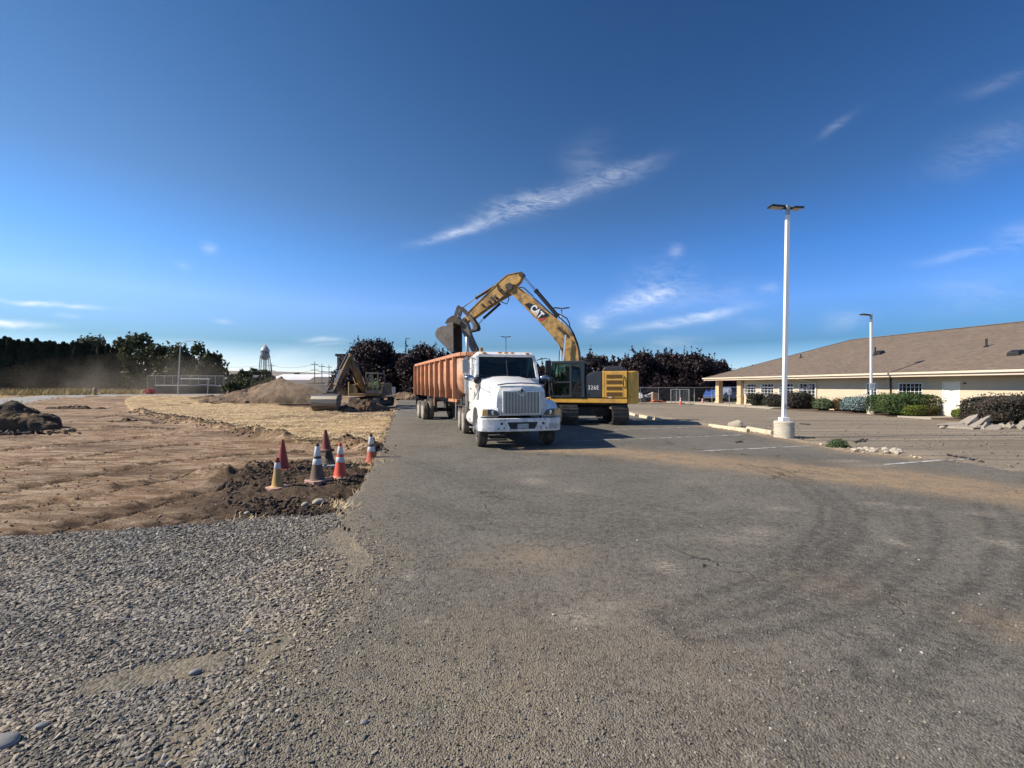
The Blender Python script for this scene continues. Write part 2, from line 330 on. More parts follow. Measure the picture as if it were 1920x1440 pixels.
# a churned ridge along the straw's near edge
SE = gp((705, 850), (690, 838), (640, 828), (560, 826), (480, 812), (400, 797), (330, 786), (250, 770))
sed = pdist(SE, GX, GY)
HG = HG + np.where((ZV != Z_LOT), np.exp(-(sed / .3) ** 2) * np.clip(.05 + fbm(GX * 1.1, GY * 1.1, 4, 111) * .75, 0, .38), 0)
HG[:, :3] = np.where(GY[:, :3] > 30, HG[:, :3], HG[:, :3])
def ground_z(x, y):
    """height of the built sheet at a point (nearest grid vertex)"""
    i = int(np.argmin(np.abs(dd - y))); j = int(np.argmin(np.abs(ks - x / max(y, .1)))); return float(HG[i, j])
# attributes
A1 = np.zeros(GX.shape); A2 = np.zeros(GX.shape)
bd = pdist(BAND, GX + fbm(GX * .6, GY * .6, 3, 121) * 1.2, GY + fbm(GX * .8, GY * .8, 3, 122) * 1.0)
lot_dust = np.clip(np.exp(-(bd / (.62 + .05 * np.maximum(GX, 0))) ** 2) * 1.5, 0, 1)
gd = pdist([p for p in GRAV[-6:]] + [G(628, 960)], GX, GY)
lot_dust = np.maximum(lot_dust, .95 * np.exp(-(gd / .42) ** 2)); lot_dust = np.maximum(lot_dust, .6 * np.exp(-(edge / .8) ** 2))
lot_dust = np.maximum(lot_dust, np.clip(.30 * np.exp(-((GX + .2) / 1.7) ** 2 - ((GY - 2.6) / 1.5) ** 2), 0, 1))
stop = pdist(gp((1120, 764), (1190, 776), (1330, 800), (1450, 818), (1600, 848), (1700, 858)), GX, GY)
lot_dust = np.maximum(lot_dust, 1.0 * np.exp(-(stop / .5) ** 2))
arc = np.zeros(GX.shape)
for i, a in enumerate(ASPHALT_ARCS):
    d = pdist(a, GX + fbm(GX * .5, GY * .5, 2, 131) * .25, GY); arc = np.maximum(arc, np.exp(-(np.abs(d - .12) / (.075 if i < 4 else .09)) ** 2) * (1.0 if i < 4 else .55))
TRK = [gp((-80, 925), (120, 893), (290, 862), (440, 846), (560, 842)), gp((-80, 962), (160, 922), (340, 884), (470, 862)), gp((40, 990), (240, 948), (400, 908), (450, 880)), gp((-80, 880), (130, 852), (330, 829), (470, 826)), gp((-60, 845), (160, 826), (360, 806), (420, 806)), gp((60, 812), (200, 795), (330, 800)), gp((110, 790), (220, 775), (300, 790)), gp((250, 985), (420, 945), (500, 940))]
trk = np.zeros(GX.shape); trz = np.zeros(GX.shape); tx_ = GX + fbm(GX * .6, GY * .6, 3, 161) * .35; ty_ = GY + fbm(GX * .6, GY * .6, 3, 162) * .25
for i, a in enumerate(TRK):
    d_ = pdist(a, tx_, ty_); g_ = np.exp(-(d_ / .24) ** 4); lug = np.sin(GX * 20 + GY * 8 + np.abs(d_) * 22); trk = np.maximum(trk, g_ * (.30 + .70 * (lug > .1))); trz = trz - g_ * (.035 + .035 * np.sign(lug) * np.abs(lug) ** .5) + np.exp(-((d_ - .34) / .09) ** 2) * .035
trk = trk * np.clip(fbm(GX * .8, GY * .8, 3, 163) * 3 + .95, 0, 1); HG = np.where((ZV == Z_DIRT) & ~pit, HG + trz * np.clip(1.3 - GY / 40, 0, 1), HG)
A1 = np.where(ZV == Z_LOT, lot_dust, 0.0); A2 = np.where(ZV == Z_LOT, arc, 0.0)
A2 = np.where(ZV == Z_DIRT, trk, A2)
A1 = np.where(ZV == Z_MILL, np.exp(-(stop / .9) ** 2), A1)
A1 = np.where(ZV == Z_DIRT, np.clip(pw * 1.1 + np.exp(-(pdist(gp((420, 930), (560, 935), (650, 900)), GX, GY) / .9) ** 2) * .8 + .9 * np.exp(-(pdist(gp((0, 1004), (300, 984), (628, 960)), GX, GY) / .45) ** 2), 0, 1), A1)
A1 = np.where(ZV == Z_GRAV, np.clip(np.exp(-(gd / .5) ** 2) + .8 * np.exp(-(pdist(gp((190, 1275), (380, 1245)), GX, GY) / .16) ** 2) + .6 * np.exp(-(pdist(gp((20, 1150), (160, 1110)), GX, GY) / .2) ** 2), 0, 1), A1)
A1 = np.where(ZV == Z_STRAW, np.clip(np.exp(-(sed / .6) ** 2) * 1.1 + np.clip(fbm(GX * .35, GY * .5, 4, 181) * 3.2 - .25, 0, .8) + .8 * np.exp(-(pdist(gp((500, 785), (560, 781), (610, 786)), GX, GY) / .9) ** 2) + .9 * (pdist(gp((600, 774), (690, 778), (735, 782)), GX, GY) < 1.2), 0, 1), A1)
A3 = np.zeros(GX.shape)
for px, py, rx, ry, st in ((765, 1082, .06, .10, .9), (657, 1165, .09, .08, .7), (797, 1171, .06, .06, .6), (1250, 1068, .11, .16, .9), (1000, 903, .22, .30, .8), (1075, 922, .26, .2, .5), (1090, 1165, .24, .12, .75), (1140, 1140, .22, .10, .5), (1390, 1015, .4, .2, .6), (1420, 1000, .25, .2, .7), (1680, 1021, .10, .16, .9), (1880, 1022, .14, .2, .8), (990, 888, .5, .25, .4), (1700, 953, .3, .12, .7), (1640, 945, .25, .1, .6), (1460, 955, .16, .1, .7), (1590, 865, .5, .2, .8), (1640, 873, .5, .25, .7), (1300, 905, .4, .3, .4), (1640, 1190, .08, .05, .6), (1400, 1430, .05, .04, .5), (1840, 965, .3, .15, .5)):
    x, y = G(px, py); A3 = np.maximum(A3, st * np.exp(-((GX - x) / rx) ** 2 - ((GY - y) / ry) ** 2))
stn = np.zeros(GX.shape)
for px, py, rx, ry, st in ((990, 1045, .55, .35, .9), (900, 1060, .5, .3, .6), (430, 1400, .6, .5, .5), (860, 1330, .8, .4, .45), (1560, 1100, .5, .4, .25), (1880, 1180, .3, .3, .6), (740, 1040, .4, .35, .6), (1250, 1250, .9, .5, .3)):
    x, y = G(px, py); stn = np.maximum(stn, st * np.exp(-((GX - x) / rx) ** 2 - ((GY - y) / ry) ** 2))
A1 = np.where(ZV == Z_LOT, np.maximum(A1, np.maximum(stn * .8, .75 * np.exp(-((GX + .55) / 1.1) ** 2 - ((GY - 2.6) / 1.0) ** 2))), A1)
vid = np.arange(nr * nc).reshape(nr, nc)
FQ = np.stack([vid[:-1, :-1], vid[:-1, 1:], vid[1:, 1:], vid[1:, :-1]], -1).reshape(-1, 4)
cxm = (px_[:-1, :-1] + px_[1:, 1:]) / 2; cym = (py_[:-1, :-1] + py_[1:, 1:]) / 2
FZ = zone(cxm, cym).reshape(-1)
VV = np.stack([GX, GY, HG], -1).reshape(-1, 3)
def gmat(name, build):
    m = bpy.data.materials.new(name); m.use_nodes = True; t = m.node_tree; t.nodes.clear(); n = N(t)
    co = n.new('ShaderNodeTexCoord').outputs['Object']
    a1 = n.new('ShaderNodeAttribute', None, attribute_name='w1').outputs['Fac']; a2 = n.new('ShaderNodeAttribute', None, attribute_name='w2').outputs['Fac']
    c, h, dist, rough = build(n, co, a1, a2)
    b = n.new('ShaderNodeBsdfPrincipled', {'Base Color': c, 'Roughness': rough, 'Specular IOR Level': .25})
    if h is not None: t.links.new(n.new('ShaderNodeBump', {'Strength': 1.0, 'Distance': dist, 'Height': h}).outputs[0], b.inputs['Normal'])
    n.new('ShaderNodeOutputMaterial', {'Surface': b.outputs[0]}); return m
def mapv(n, co, sc, rz=0): return n.new('ShaderNodeMapping', {'Vector': co, 'Scale': sc, 'Rotation': (0, 0, rz)}).outputs[0]
def g_lot(n, co, a1, a2):
    big = n.noise(co, .35, 5, .6); mid = n.noise(co, 2.2, 6, .65); fine = n.noise(co, 70, 3, .7)
    ag = n.new('ShaderNodeTexVoronoi', {'Vector': co, 'Scale': 95.0}); agc = n.new('ShaderNodeSeparateColor', {0: ag.outputs['Color']}).outputs[0]
    c = n.mix(n.ramp(big, .35, .65), (.114, .105, .086), (.188, .172, .140))
    c = n.mix(n.m('MULTIPLY', n.ramp(mid, .48, .66), .65), c, (.085, .077, .064))
    c = n.mix(n.m('MULTIPLY', n.ramp(agc, .55, 1.0), .55), c, (.27, .25, .215))
    c = n.mix(n.m('MULTIPLY', n.ramp(agc, .32, .0), .6), c, (.035, .034, .033))
    streak = n.noise(mapv(n, co, (.5, 3.2, 1), R(-14)), 1.0, 6, .7)
    c = n.mix(n.m('MULTIPLY', n.ramp(streak, .50, .66), .5), c, (.165, .146, .118))
    wx = n.ramp(n.new('ShaderNodeSeparateXYZ', {0: co}).outputs[0], -.6, 1.2)
    d = n.m('MULTIPLY', a1, n.ramp(n.noise(co, 3.0, 7, .7), .22, .56)); c = n.mix(n.m('MULTIPLY', d, .95), c, n.mix(n.ramp(fine, .3, .7), n.mix(wx, (.175, .145, .10), (.27, .185, .105)), n.mix(wx, (.27, .23, .165), (.41, .30, .185))))
    tr = n.m('MULTIPLY', a2, n.ramp(n.noise(mapv(n, co, (9, 9, 1)), 1.0, 4, .7), .25, .65)); c = n.mix(n.m('MULTIPLY', tr, .62), c, (.045, .042, .037))
    sp = n.ramp(n.noise(mapv(n, co, (2.5, 5, 1)), 1.0, 6, .75), .715, .76); c = n.mix(n.m('MULTIPLY', sp, .6), c, (.34, .32, .29))
    a3 = n.new('ShaderNodeAttribute', None, attribute_name='w3').outputs['Fac']; c = n.mix(n.m('MULTIPLY', a3, n.ramp(n.noise(mapv(n, co, (14, 30, 1), R(10)), 1.0, 5, .75), .42, .60)), c, (.46, .40, .31))
    gr = n.noise(co, 17, 5, .8); c = n.mix(n.m('MULTIPLY', n.ramp(gr, .53, .62), .6), c, (.042, .039, .034)); c = n.mix(n.m('MULTIPLY', n.ramp(gr, .47, .39), .45), c, (.255, .23, .185))
    wv = n.new('ShaderNodeTexVoronoi', {'Vector': n.new('ShaderNodeVectorMath', {0: co, 1: n.new('ShaderNodeTexNoise', {'Vector': co, 'Scale': 2.5, 'Detail': 4}).outputs['Color']}, operation='ADD').outputs[0], 'Scale': .33}, feature='DISTANCE_TO_EDGE').outputs[0]
    ck = n.m('MULTIPLY', n.ramp(wv, .006, .001), n.ramp(n.noise(co, .25, 2), .5, .6)); c = n.mix(n.m('MULTIPLY', ck, .7), c, (.03, .03, .03))
    h = n.m('ADD', n.m('MULTIPLY', ag.outputs['Distance'], -.55), n.m('MULTIPLY', n.noise(co, 28, 4, .7), .9)); h = n.m('ADD', h, n.m('MULTIPLY', ck, -2))
    return c, h, .018, .88
def g_dirt(n, co, a1, a2):
    big = n.noise(mapv(n, co, (.16, .38, 1), R(-10)), 1.0, 5, .6); fine = n.noise(co, 14, 6, .72); vf = n.noise(co, 48, 4, .75)
    st = n.noise(mapv(n, co, (.42, 2.0, 1), R(-9)), 1.0, 8, .72, .6); s2 = n.noise(mapv(n, co, (1.3, 5.5, 1), R(-16)), 1.0, 7, .75, .5); s3 = n.noise(mapv(n, co, (.8, 3.6, 1), R(-4)), 1.0, 8, .75, .8)
    c = n.mix(n.ramp(st, .40, .60), (.165, .098, .051), (.335, .215, .124))
    cr = n.m('MULTIPLY', n.ramp(s3, .47, .55), n.ramp(big, .28, .50)); c = n.mix(n.m('MULTIPLY', cr, .9), c, n.mix(n.ramp(fine, .35, .6), (.46, .33, .21), (.61, .465, .315)))
    c = n.mix(n.m('MULTIPLY', n.ramp(s2, .54, .60), .62), c, (.105, .066, .038))
    c = n.mix(n.m('MULTIPLY', n.ramp(big, .48, .60), .68), c, (.13, .080, .045))
    c = n.mix(n.m('MULTIPLY', n.ramp(a2, .10, .42), .85), c, (.070, .042, .024))
    c = n.mix(n.m('MULTIPLY', n.ramp(vf, .55, .68), .5), c, (.10, .064, .038))
    pm = n.m('MULTIPLY', a1, n.ramp(n.noise(co, 2.6, 7, .72), .16, .46)); c = n.mix(pm, c, n.mix(n.ramp(fine, .38, .62), (.05, .034, .022), (.15, .10, .062)))
    h = n.m('ADD', n.m('ADD', fine, n.m('MULTIPLY', st, 2.0)), n.m('MULTIPLY', s2, -1.0)); return c, n.m('ADD', h, n.m('MULTIPLY', vf, .35)), .07, .95
def g_grav(n, co, a1, a2):
    v = n.new('ShaderNodeTexVoronoi', {'Vector': co, 'Scale': 52.0}); vc = n.new('ShaderNodeSeparateColor', {0: v.outputs['Color']}).outputs[0]
    c = n.mix(vc, (.055, .052, .046), (.20, .187, .16)); c = n.mix(n.m('MULTIPLY', a1, n.ramp(n.noise(co, 3, 6, .7), .3, .6)), c, n.mix(vc, (.19, .155, .105), (.29, .245, .172)))
    return c, n.m('ADD', n.m('MULTIPLY', v.outputs['Distance'], n.m('SUBTRACT', n.m('MULTIPLY', a1, .8), 1.0)), n.m('MULTIPLY', n.noise(co, 60, 4, .7), .5)), .03, .9
def g_mill(n, co, a1, a2):
    st = n.noise(mapv(n, co, (.10, 2.3, 1), R(-14)), 1.0, 6, .62, .2); s2 = n.noise(mapv(n, co, (.3, 7, 1), R(-14)), 1.0, 5, .65); f = n.noise(co, 9, 6, .72)
    c = n.mix(n.ramp(st, .38, .62), (.165, .136, .102), (.30, .25, .186)); c = n.mix(n.m('MULTIPLY', n.ramp(s2, .56, .72), .55), c, (.09, .072, .054))
    c = n.mix(n.m('MULTIPLY', n.ramp(f, .5, .72), .35), c, (.29, .26, .21))
    c = n.mix(n.m('MULTIPLY', a1, n.ramp(n.noise(co, 2.2, 5, .7), .35, .6)), c, (.42, .33, .22))
    return c, n.m('ADD', n.m('MULTIPLY', st, 2.2), f), .05, .95
def g_straw(n, co, a1, a2):
    a = n.noise(mapv(n, co, (2.5, 9, 1), R(20)), 1.0, 6, .7, 1.0); b = n.noise(mapv(n, co, (8, 2.5, 1), R(-25)), 1.0, 6, .7, 1.0); big = n.noise(co, .5, 4, .6)
    c = n.mix(n.ramp(a, .35, .65), (.36, .25, .125), (.60, .45, .255)); c = n.mix(n.m('MULTIPLY', n.ramp(b, .52, .7), .55), c, (.68, .54, .34))
    c = n.mix(n.m('MULTIPLY', n.ramp(big, .50, .60), .75), c, (.30, .20, .105)); pt = n.noise(mapv(n, co, (.7, 1.6, 1), R(-12)), 1.0, 7, .72, .5); c = n.mix(n.m('MULTIPLY', n.ramp(pt, .50, .62), .75), c, (.25, .165, .085))
    c = n.mix(n.m('MULTIPLY', a1, n.ramp(n.noise(co, 1.5, 5, .7), .3, .55)), c, (.13, .09, .058))
    return c, n.m('ADD', a, b), .08, .95
def g_path(n, co, a1, a2):
    f = n.noise(mapv(n, co, (.6, 2, 1)), 1.0, 6, .7); return n.mix(n.ramp(f, .35, .65), (.20, .19, .175), (.33, .315, .29)), f, .03, .95
def g_grass(n, co, a1, a2):
    f = n.noise(co, .8, 6, .7); return n.mix(n.ramp(f, .35, .65), (.20, .155, .07), (.36, .285, .13)), f, .1, .95
def g_far(n, co, a1, a2):
    f = n.noise(co, .02, 6, .7); return n.mix(n.ramp(f, .4, .6), (.13, .12, .07), (.27, .22, .14)), None, 0, .95
ZN = {Z_LOT: ('parking_lot', g_lot), Z_DIRT: ('dirt_ground', g_dirt), Z_GRAV: ('gravel_ground', g_grav), Z_MILL: ('milled_lot', g_mill),
      Z_STRAW: ('straw_ground', g_straw), Z_PATH: ('gravel_path', g_path), Z_GRASS: ('grass_verge', g_grass), Z_FAR: ('far_ground', g_far)}
for k, (nm, fn) in ZN.items():
    F = FQ[FZ == k]; used = np.unique(F); rm = np.zeros(nr * nc, np.int32); rm[used] = np.arange(len(used))
    o = mesh_np(nm, VV[used], rm[F], gmat(nm, fn), True); attr(o, 'w1', A1.ravel()[used]); attr(o, 'w2', A2.ravel()[used]); attr(o, 'w3', A3.ravel()[used]); tag(o, kind='structure')
# ground behind the camera, under and round the fine sheet
b = MB(); d0 = dd[0]
b.add([(-6 * d0, d0, 0), (6 * d0, d0, 0), (6 * dd[-1], dd[-1], -2), (20000, -3000, -2), (-20000, -3000, -2), (-6 * dd[-1], dd[-1], -2)], [(0, 1, 2, 3), (0, 3, 4), (0, 4, 5)])
tag(b.build('ground', gmat('ground', lambda n, co, a1, a2: g_lot(n, co, 0.0, 0.0)), smooth=0), kind='structure')
# painted bay lines, 4 mm above the lot
m_line = mat('worn_line_paint', (.62, .61, .58), .8, var=.2, dirt=(.12, .115, .105), damt=.85, dscale=4)
for n_, (a, c) in enumerate([((1150, 806.5), (1294, 801.5)), ((1060, 828.5), (1392, 815.5)), ((1304, 846.5), (1523, 836)), ((1655, 872), (1832, 858.5))]):
    (x0, y0), (x1, y1) = G(*a), G(*c); L = math.hypot(x1 - x0, y1 - y0); ux, uy = (x1 - x0) / L, (y1 - y0) / L; vs = []; K = 26
    for i in range(K + 1):
        t = i / K; x, y = x0 + ux * L * t, y0 + uy * L * t; wd = .05 + random.uniform(-.008, .008)
        z = ground_z(x, y) + .006
        vs += [(x - uy * wd, y + ux * wd, z), (x + uy * wd, y - ux * wd, z)]
    tag(MB().add(vs, [(2 * i, 2 * i + 1, 2 * i + 3, 2 * i + 2) for i in range(K)]).build('bay_line', m_line, smooth=0), kind='structure')
# ---------- loose stones, clods, straw, grass (uncountable: one object each)
def ico(sub):
    import bmesh
    bm = bmesh.new(); bmesh.ops.create_icosphere(bm, subdivisions=sub, radius=1); v = np.array([p.co[:] for p in bm.verts]); f = np.array([[q.index for q in p.verts] for p in bm.faces]); bm.free(); return v, f
def rotm(n, flat=.35):
    a = rng.uniform(0, 2 * np.pi, n); b = rng.normal(0, flat, n); c = rng.normal(0, flat, n)
    ca, sa, cb, sb, cc, sc = np.cos(a), np.sin(a), np.cos(b), np.sin(b), np.cos(c), np.sin(c); z = np.zeros(n); o = np.ones(n)
    Rz = np.stack([ca, -sa, z, sa, ca, z, z, z, o], -1).reshape(-1, 3, 3); Rx = np.stack([o, z, z, z, cb, -sb, z, sb, cb], -1).reshape(-1, 3, 3); Ry = np.stack([cc, z, sc, z, o, z, -sc, z, cc], -1).reshape(-1, 3, 3)
    return Rz @ Rx @ Ry
def stones(name, pts, size, m, sub=1, flat=.35, asp=(1.0, .72, .5), smooth=True, sink=.25, jit=.22):
    v, f = ico(sub); n = len(pts); size = np.minimum(size, 2.3 * np.median(size)); sh = 1 + rng.normal(0, jit, (n, len(v), 1)) * (1 if sub == 1 else .8)
    s = np.asarray(size)[:, None, None] * np.array(asp)[None, None, :] * rng.uniform(.75, 1.25, (n, 1, 3))
    q = np.einsum('nij,nkj->nki', rotm(n, flat), v[None] * sh * s) + pts[:, None, :]
    q[:, :, 2] += (np.asarray(size)[:, None] * asp[2] * (1 - sink))
    F = (f[None] + (np.arange(n) * len(v))[:, None, None]).reshape(-1, 3)
    return mesh_np(name, q.reshape(-1, 3), F, m, smooth)
def scatter(poly, n, dmin, dmax, power=1.0, keep=None):
    xs = []
    k = np.array(poly); out = np.zeros((0, 2))
    while len(out) < n:
        d = dmin * (dmax / dmin) ** (rng.random(n * 3) ** power); kk = rng.uniform(-1.35, 1.35, n * 3); p = np.stack([kk * d, d], -1)
        ok = pip(poly, p[:, 0], p[:, 1])
        if keep is not None: ok &= keep(p[:, 0], p[:, 1])
        out = np.concatenate([out, p[ok]])
    return out[:n]
def ground_zs(p):
    i = np.clip(np.searchsorted(dd, p[:, 1]), 1, nr - 1) if dd[0] < dd[-1] else None
    i = np.argmin(np.abs(np.log(dd)[None, :] - np.log(np.maximum(p[:, 1], .2))[:, None]), 1) if len(p) < 4000 else np.clip(np.round(np.interp(p[:, 1], dd, np.arange(nr))).astype(int), 0, nr - 1)
    j = np.clip(np.round(np.interp(p[:, 0] / p[:, 1], ks, np.arange(nc))).astype(int), 0, nc - 1); return HG[i, j]
def p3(p): return np.concatenate([p, ground_zs(p)[:, None]], 1)
m_stone = mat('crushed_stone', (.19, .174, .148), .85, var=.25, scale=9, isl=.6, two=((.26, .22, .165), .8))
keepg = lambda x, y: fbm(x * .9, y * 1.8, 3, 141) + .15 - .8 * np.exp(-(pdist(gp((190, 1275), (380, 1245)), x, y) / .13) ** 2) - .5 * np.exp(-(pdist(GRAV[-6:], x, y) / .35) ** 2) > rng.normal(-.08, .14, len(x))
q = scatter(GRAV, 21000, 1.9, 3.6, 1.0, keepg); tag(stones('gravel_stones', p3(q), rng.lognormal(math.log(.0080), .46, len(q)), m_stone, 1, .3, (1.25, .75, .42), False), 'loose grey crushed stone in the near corner beside the lot', 'gravel', kind='stuff')
q = scatter(GRAV, 42000, 3.4, 7.0, 1.0, keepg); o = stones('gravel_stones', p3(q), rng.lognormal(math.log(.0099), .44, len(q)), m_stone, 1, .3, (1.25, .75, .45), False); tag(o, 'grey crushed stone strip along the brown dirt edge', 'gravel', kind='stuff')
q = scatter(LOT, 3200, 1.9, 6.2, 1.0, lambda x, y: rng.random(len(x)) < .95 * np.exp(-pdist(GRAV[-6:], x, y) / .2)); tag(stones('gravel_stones', p3(q), rng.lognormal(math.log(.0075), .42, len(q)), m_stone, 1, .3, (1.25, .75, .45), False), 'stray crushed stone thinning out over the asphalt', 'gravel', kind='stuff')
m_grit = mat('asphalt_grit', (.20, .18, .148), .9, var=.2, scale=20, isl=.55)
q = scatter(LOT, 13000, 1.9, 9, .9, lambda x, y: rng.random(len(x)) < np.clip(np.exp(-pdist(GRAV[-6:] , x, y) / 1.2) + .35 * np.exp(-(x / 1.6) ** 2 - ((y - 2.3) / 1.2) ** 2) + .06, 0, 1))
tag(stones('loose_grit', p3(q), rng.lognormal(math.log(.0040), .45, len(q)), m_grit, 1, .5, (1.1, .8, .6), False), 'fine loose grit over the asphalt beside the gravel', 'gravel', kind='stuff')
m_white = mat('pale_chips', (.36, .34, .30), .9, var=.2, isl=.3)
q = scatter(LOT, 90, 2.2, 16, 1.0); tag(stones('pale_chips', p3(q), rng.lognormal(math.log(.0065), .45, len(q)), m_white, 1, .5, (1.1, .8, .6), False), 'small pale stone chips lying about the asphalt lot', 'stone chips', kind='stuff')
m_clod = mat('soil_clods', (.05, .035, .024), .95, var=.3, scale=6, isl=.6, two=((.11, .078, .052), 2.0))
q = scatter(PIT, 3000, 5.5, 12.5, 1.0, lambda x, y: (~pip(LOT, x, y)) & (fbm(x * 1.3, y * 1.3, 3, 151) > -.06)); tag(stones('soil_clods', p3(q), rng.lognormal(math.log(.015), .65, len(q)), m_clod, 1, .6, (1, .85, .7), False, .3, .3), 'dark churned soil clods round the traffic cones', 'soil', kind='stuff')
q = np.array([[x0 + (x1 - x0) * t + rng.normal(0, .30), y0 + (y1 - y0) * t + rng.normal(0, .28)] for (x0, y0), (x1, y1) in zip(SE[:-1], SE[1:]) for t in rng.random(int(60 * math.hypot(x1 - x0, y1 - y0)))]); q = q[fbm(q[:, 0] * .8, q[:, 1] * .8, 3, 171) > -.02]
tag(stones('soil_clods', p3(q), rng.lognormal(math.log(.022), .7, len(q)), m_clod, 1, .6, (1, .85, .7), False, .3, .3), 'ridge of broken soil along the straw edge', 'soil', kind='stuff')
q = scatter([p for p in gp((0, 1000), (300, 980), (620, 955), (700, 860), (560, 830), (330, 790), (0, 800))], 1500, 5.5, 22, 1.0, lambda x, y: ~pip(LOT, x, y))
tag(stones('soil_crumbs', p3(q), rng.lognormal(math.log(.010), .6, len(q)), mat('dry_crumbs', (.26, .175, .115), .95, var=.3, isl=.4), 1, .6, (1, .85, .7)), 'dry crumbs scattered over the graded dirt', 'soil', kind='stuff')
def blades(name, pts, L, wd, tilt, m, lean=.5):
    n = len(pts); a = rng.uniform(0, 2 * np.pi, n); up = tilt * rng.uniform(.4, 1.3, n); L = L * rng.uniform(.6, 1.4, n)
    d = np.stack([np.cos(a) * np.cos(up), np.sin(a) * np.cos(up), np.sin(up)], -1) * L[:, None]; s = np.stack([-np.sin(a), np.cos(a), np.zeros(n)], -1) * (wd * rng.uniform(.6, 1.4, n))[:, None]
    v = np.stack([pts - s, pts + s, pts + s * .35 + d, pts - s * .35 + d], 1).reshape(-1, 3); return mesh_np(name, v, np.arange(4 * n).reshape(-1, 4), m)
m_straw = mat('straw', (.62, .475, .27), .8, var=.2, isl=.45)
q = scatter(STRAW, 24000, 13, 62, 1.0, lambda x, y: fbm(x * .45, y * .6, 4, 181) < rng.normal(.03, .10, len(x))); z = p3(q); z[:, 2] += .012
tag(blades('straw', z, .22, .012, .18, m_straw), 'pale cut straw spread over the graded soil', 'straw', kind='stuff')
m_dry = mat('dry_grass', (.42, .32, .14), .85, var=.25, isl=.5)
q = np.stack([rng.uniform(-75, -44, 16000), rng.uniform(44, 74, 16000)], -1); q = q[pip(GRASS, q[:, 0], q[:, 1])]
tag(blades('verge_grass', p3(q), .75, .035, 1.1, m_dry), 'tall dry yellow grass in front of the dark evergreen row', 'grass', kind='stuff')
q = np.concatenate([np.array(G(*c)) + rng.normal(0, s, (k, 2)) for c, s, k in (((692, 866), .22, 260), ((640, 928), .14, 120), ((645, 955), .12, 50), ((440, 970), .2, 60), ((600, 832), .5, 200), ((520, 818), .5, 200), ((626, 815), .12, 150), ((666, 862), .2, 120))])
tag(blades('dry_tufts', p3(q), .11, .005, .6, m_straw), 'tufts of dry yellow grass by the broken asphalt edge', 'grass', kind='stuff')
# ================= shared vehicle materials
m_white_paint = mat('white_truck_paint', (.80, .80, .78), .28, var=.04, coat=.4, dirt=(.52, .47, .40), damt=.48, dscale=3.2)
m_bumper = mat('scuffed_white_bumper', (.72, .72, .71), .38, var=.06, dirt=(.22, .21, .20), damt=.42, dscale=5)
m_black = mat('black_plastic', (.018, .018, .019), .5, var=.2)
m_frame = mat('dirty_black_steel', (.03, .028, .026), .7, var=.3, dirt=(.16, .13, .10), damt=.3)
m_chrome = mat('chrome', (.72, .72, .72), .16, 1.0, var=.03)
m_alu = mat('dull_aluminium', (.40, .395, .385), .42, .85, var=.15, dirt=(.22, .19, .15), damt=.3)
m_rubber = mat('tyre_rubber', (.035, .034, .033), .85, var=.2, dirt=(.17, .145, .115), damt=.45, dscale=3)
m_rubber2 = mat('dusty_tyre_rubber', (.05, .048, .045), .9, var=.2, dirt=(.25, .215, .17), damt=.75, dscale=3)
m_rim_dirty = mat('dusty_steel_rim', (.40, .36, .31), .8, .1, var=.15, dirt=(.22, .19, .15), damt=.4)
m_amber = mat('amber_lens', (.75, .30, .06), .2, var=.05)
m_headlens = mat('headlight_lens', (.06, .065, .07), .06, var=.1, spec=.9)
m_bright = mat('headlight_reflector', (.85, .86, .88), .12, .6, var=.05)
m_seat = mat('grey_seat_cloth', (.10, .10, .105), .9, var=.15)
m_plate = mat('worn_licence_plate', (.34, .36, .36), .5, var=.3, scale=14)
m_mirror = mat('mirror_glass', (.75, .78, .8), .03, 1.0, var=0)
m_tan = mat('dusty_tan_panel', (.30, .27, .21), .85, var=.15, dirt=(.2, .17, .12), damt=.3)
m_screen = glass('windscreen_glass', (.42, .52, .52), .55)
m_side_glass = glass('side_window_glass', (.30, .36, .36), .5)
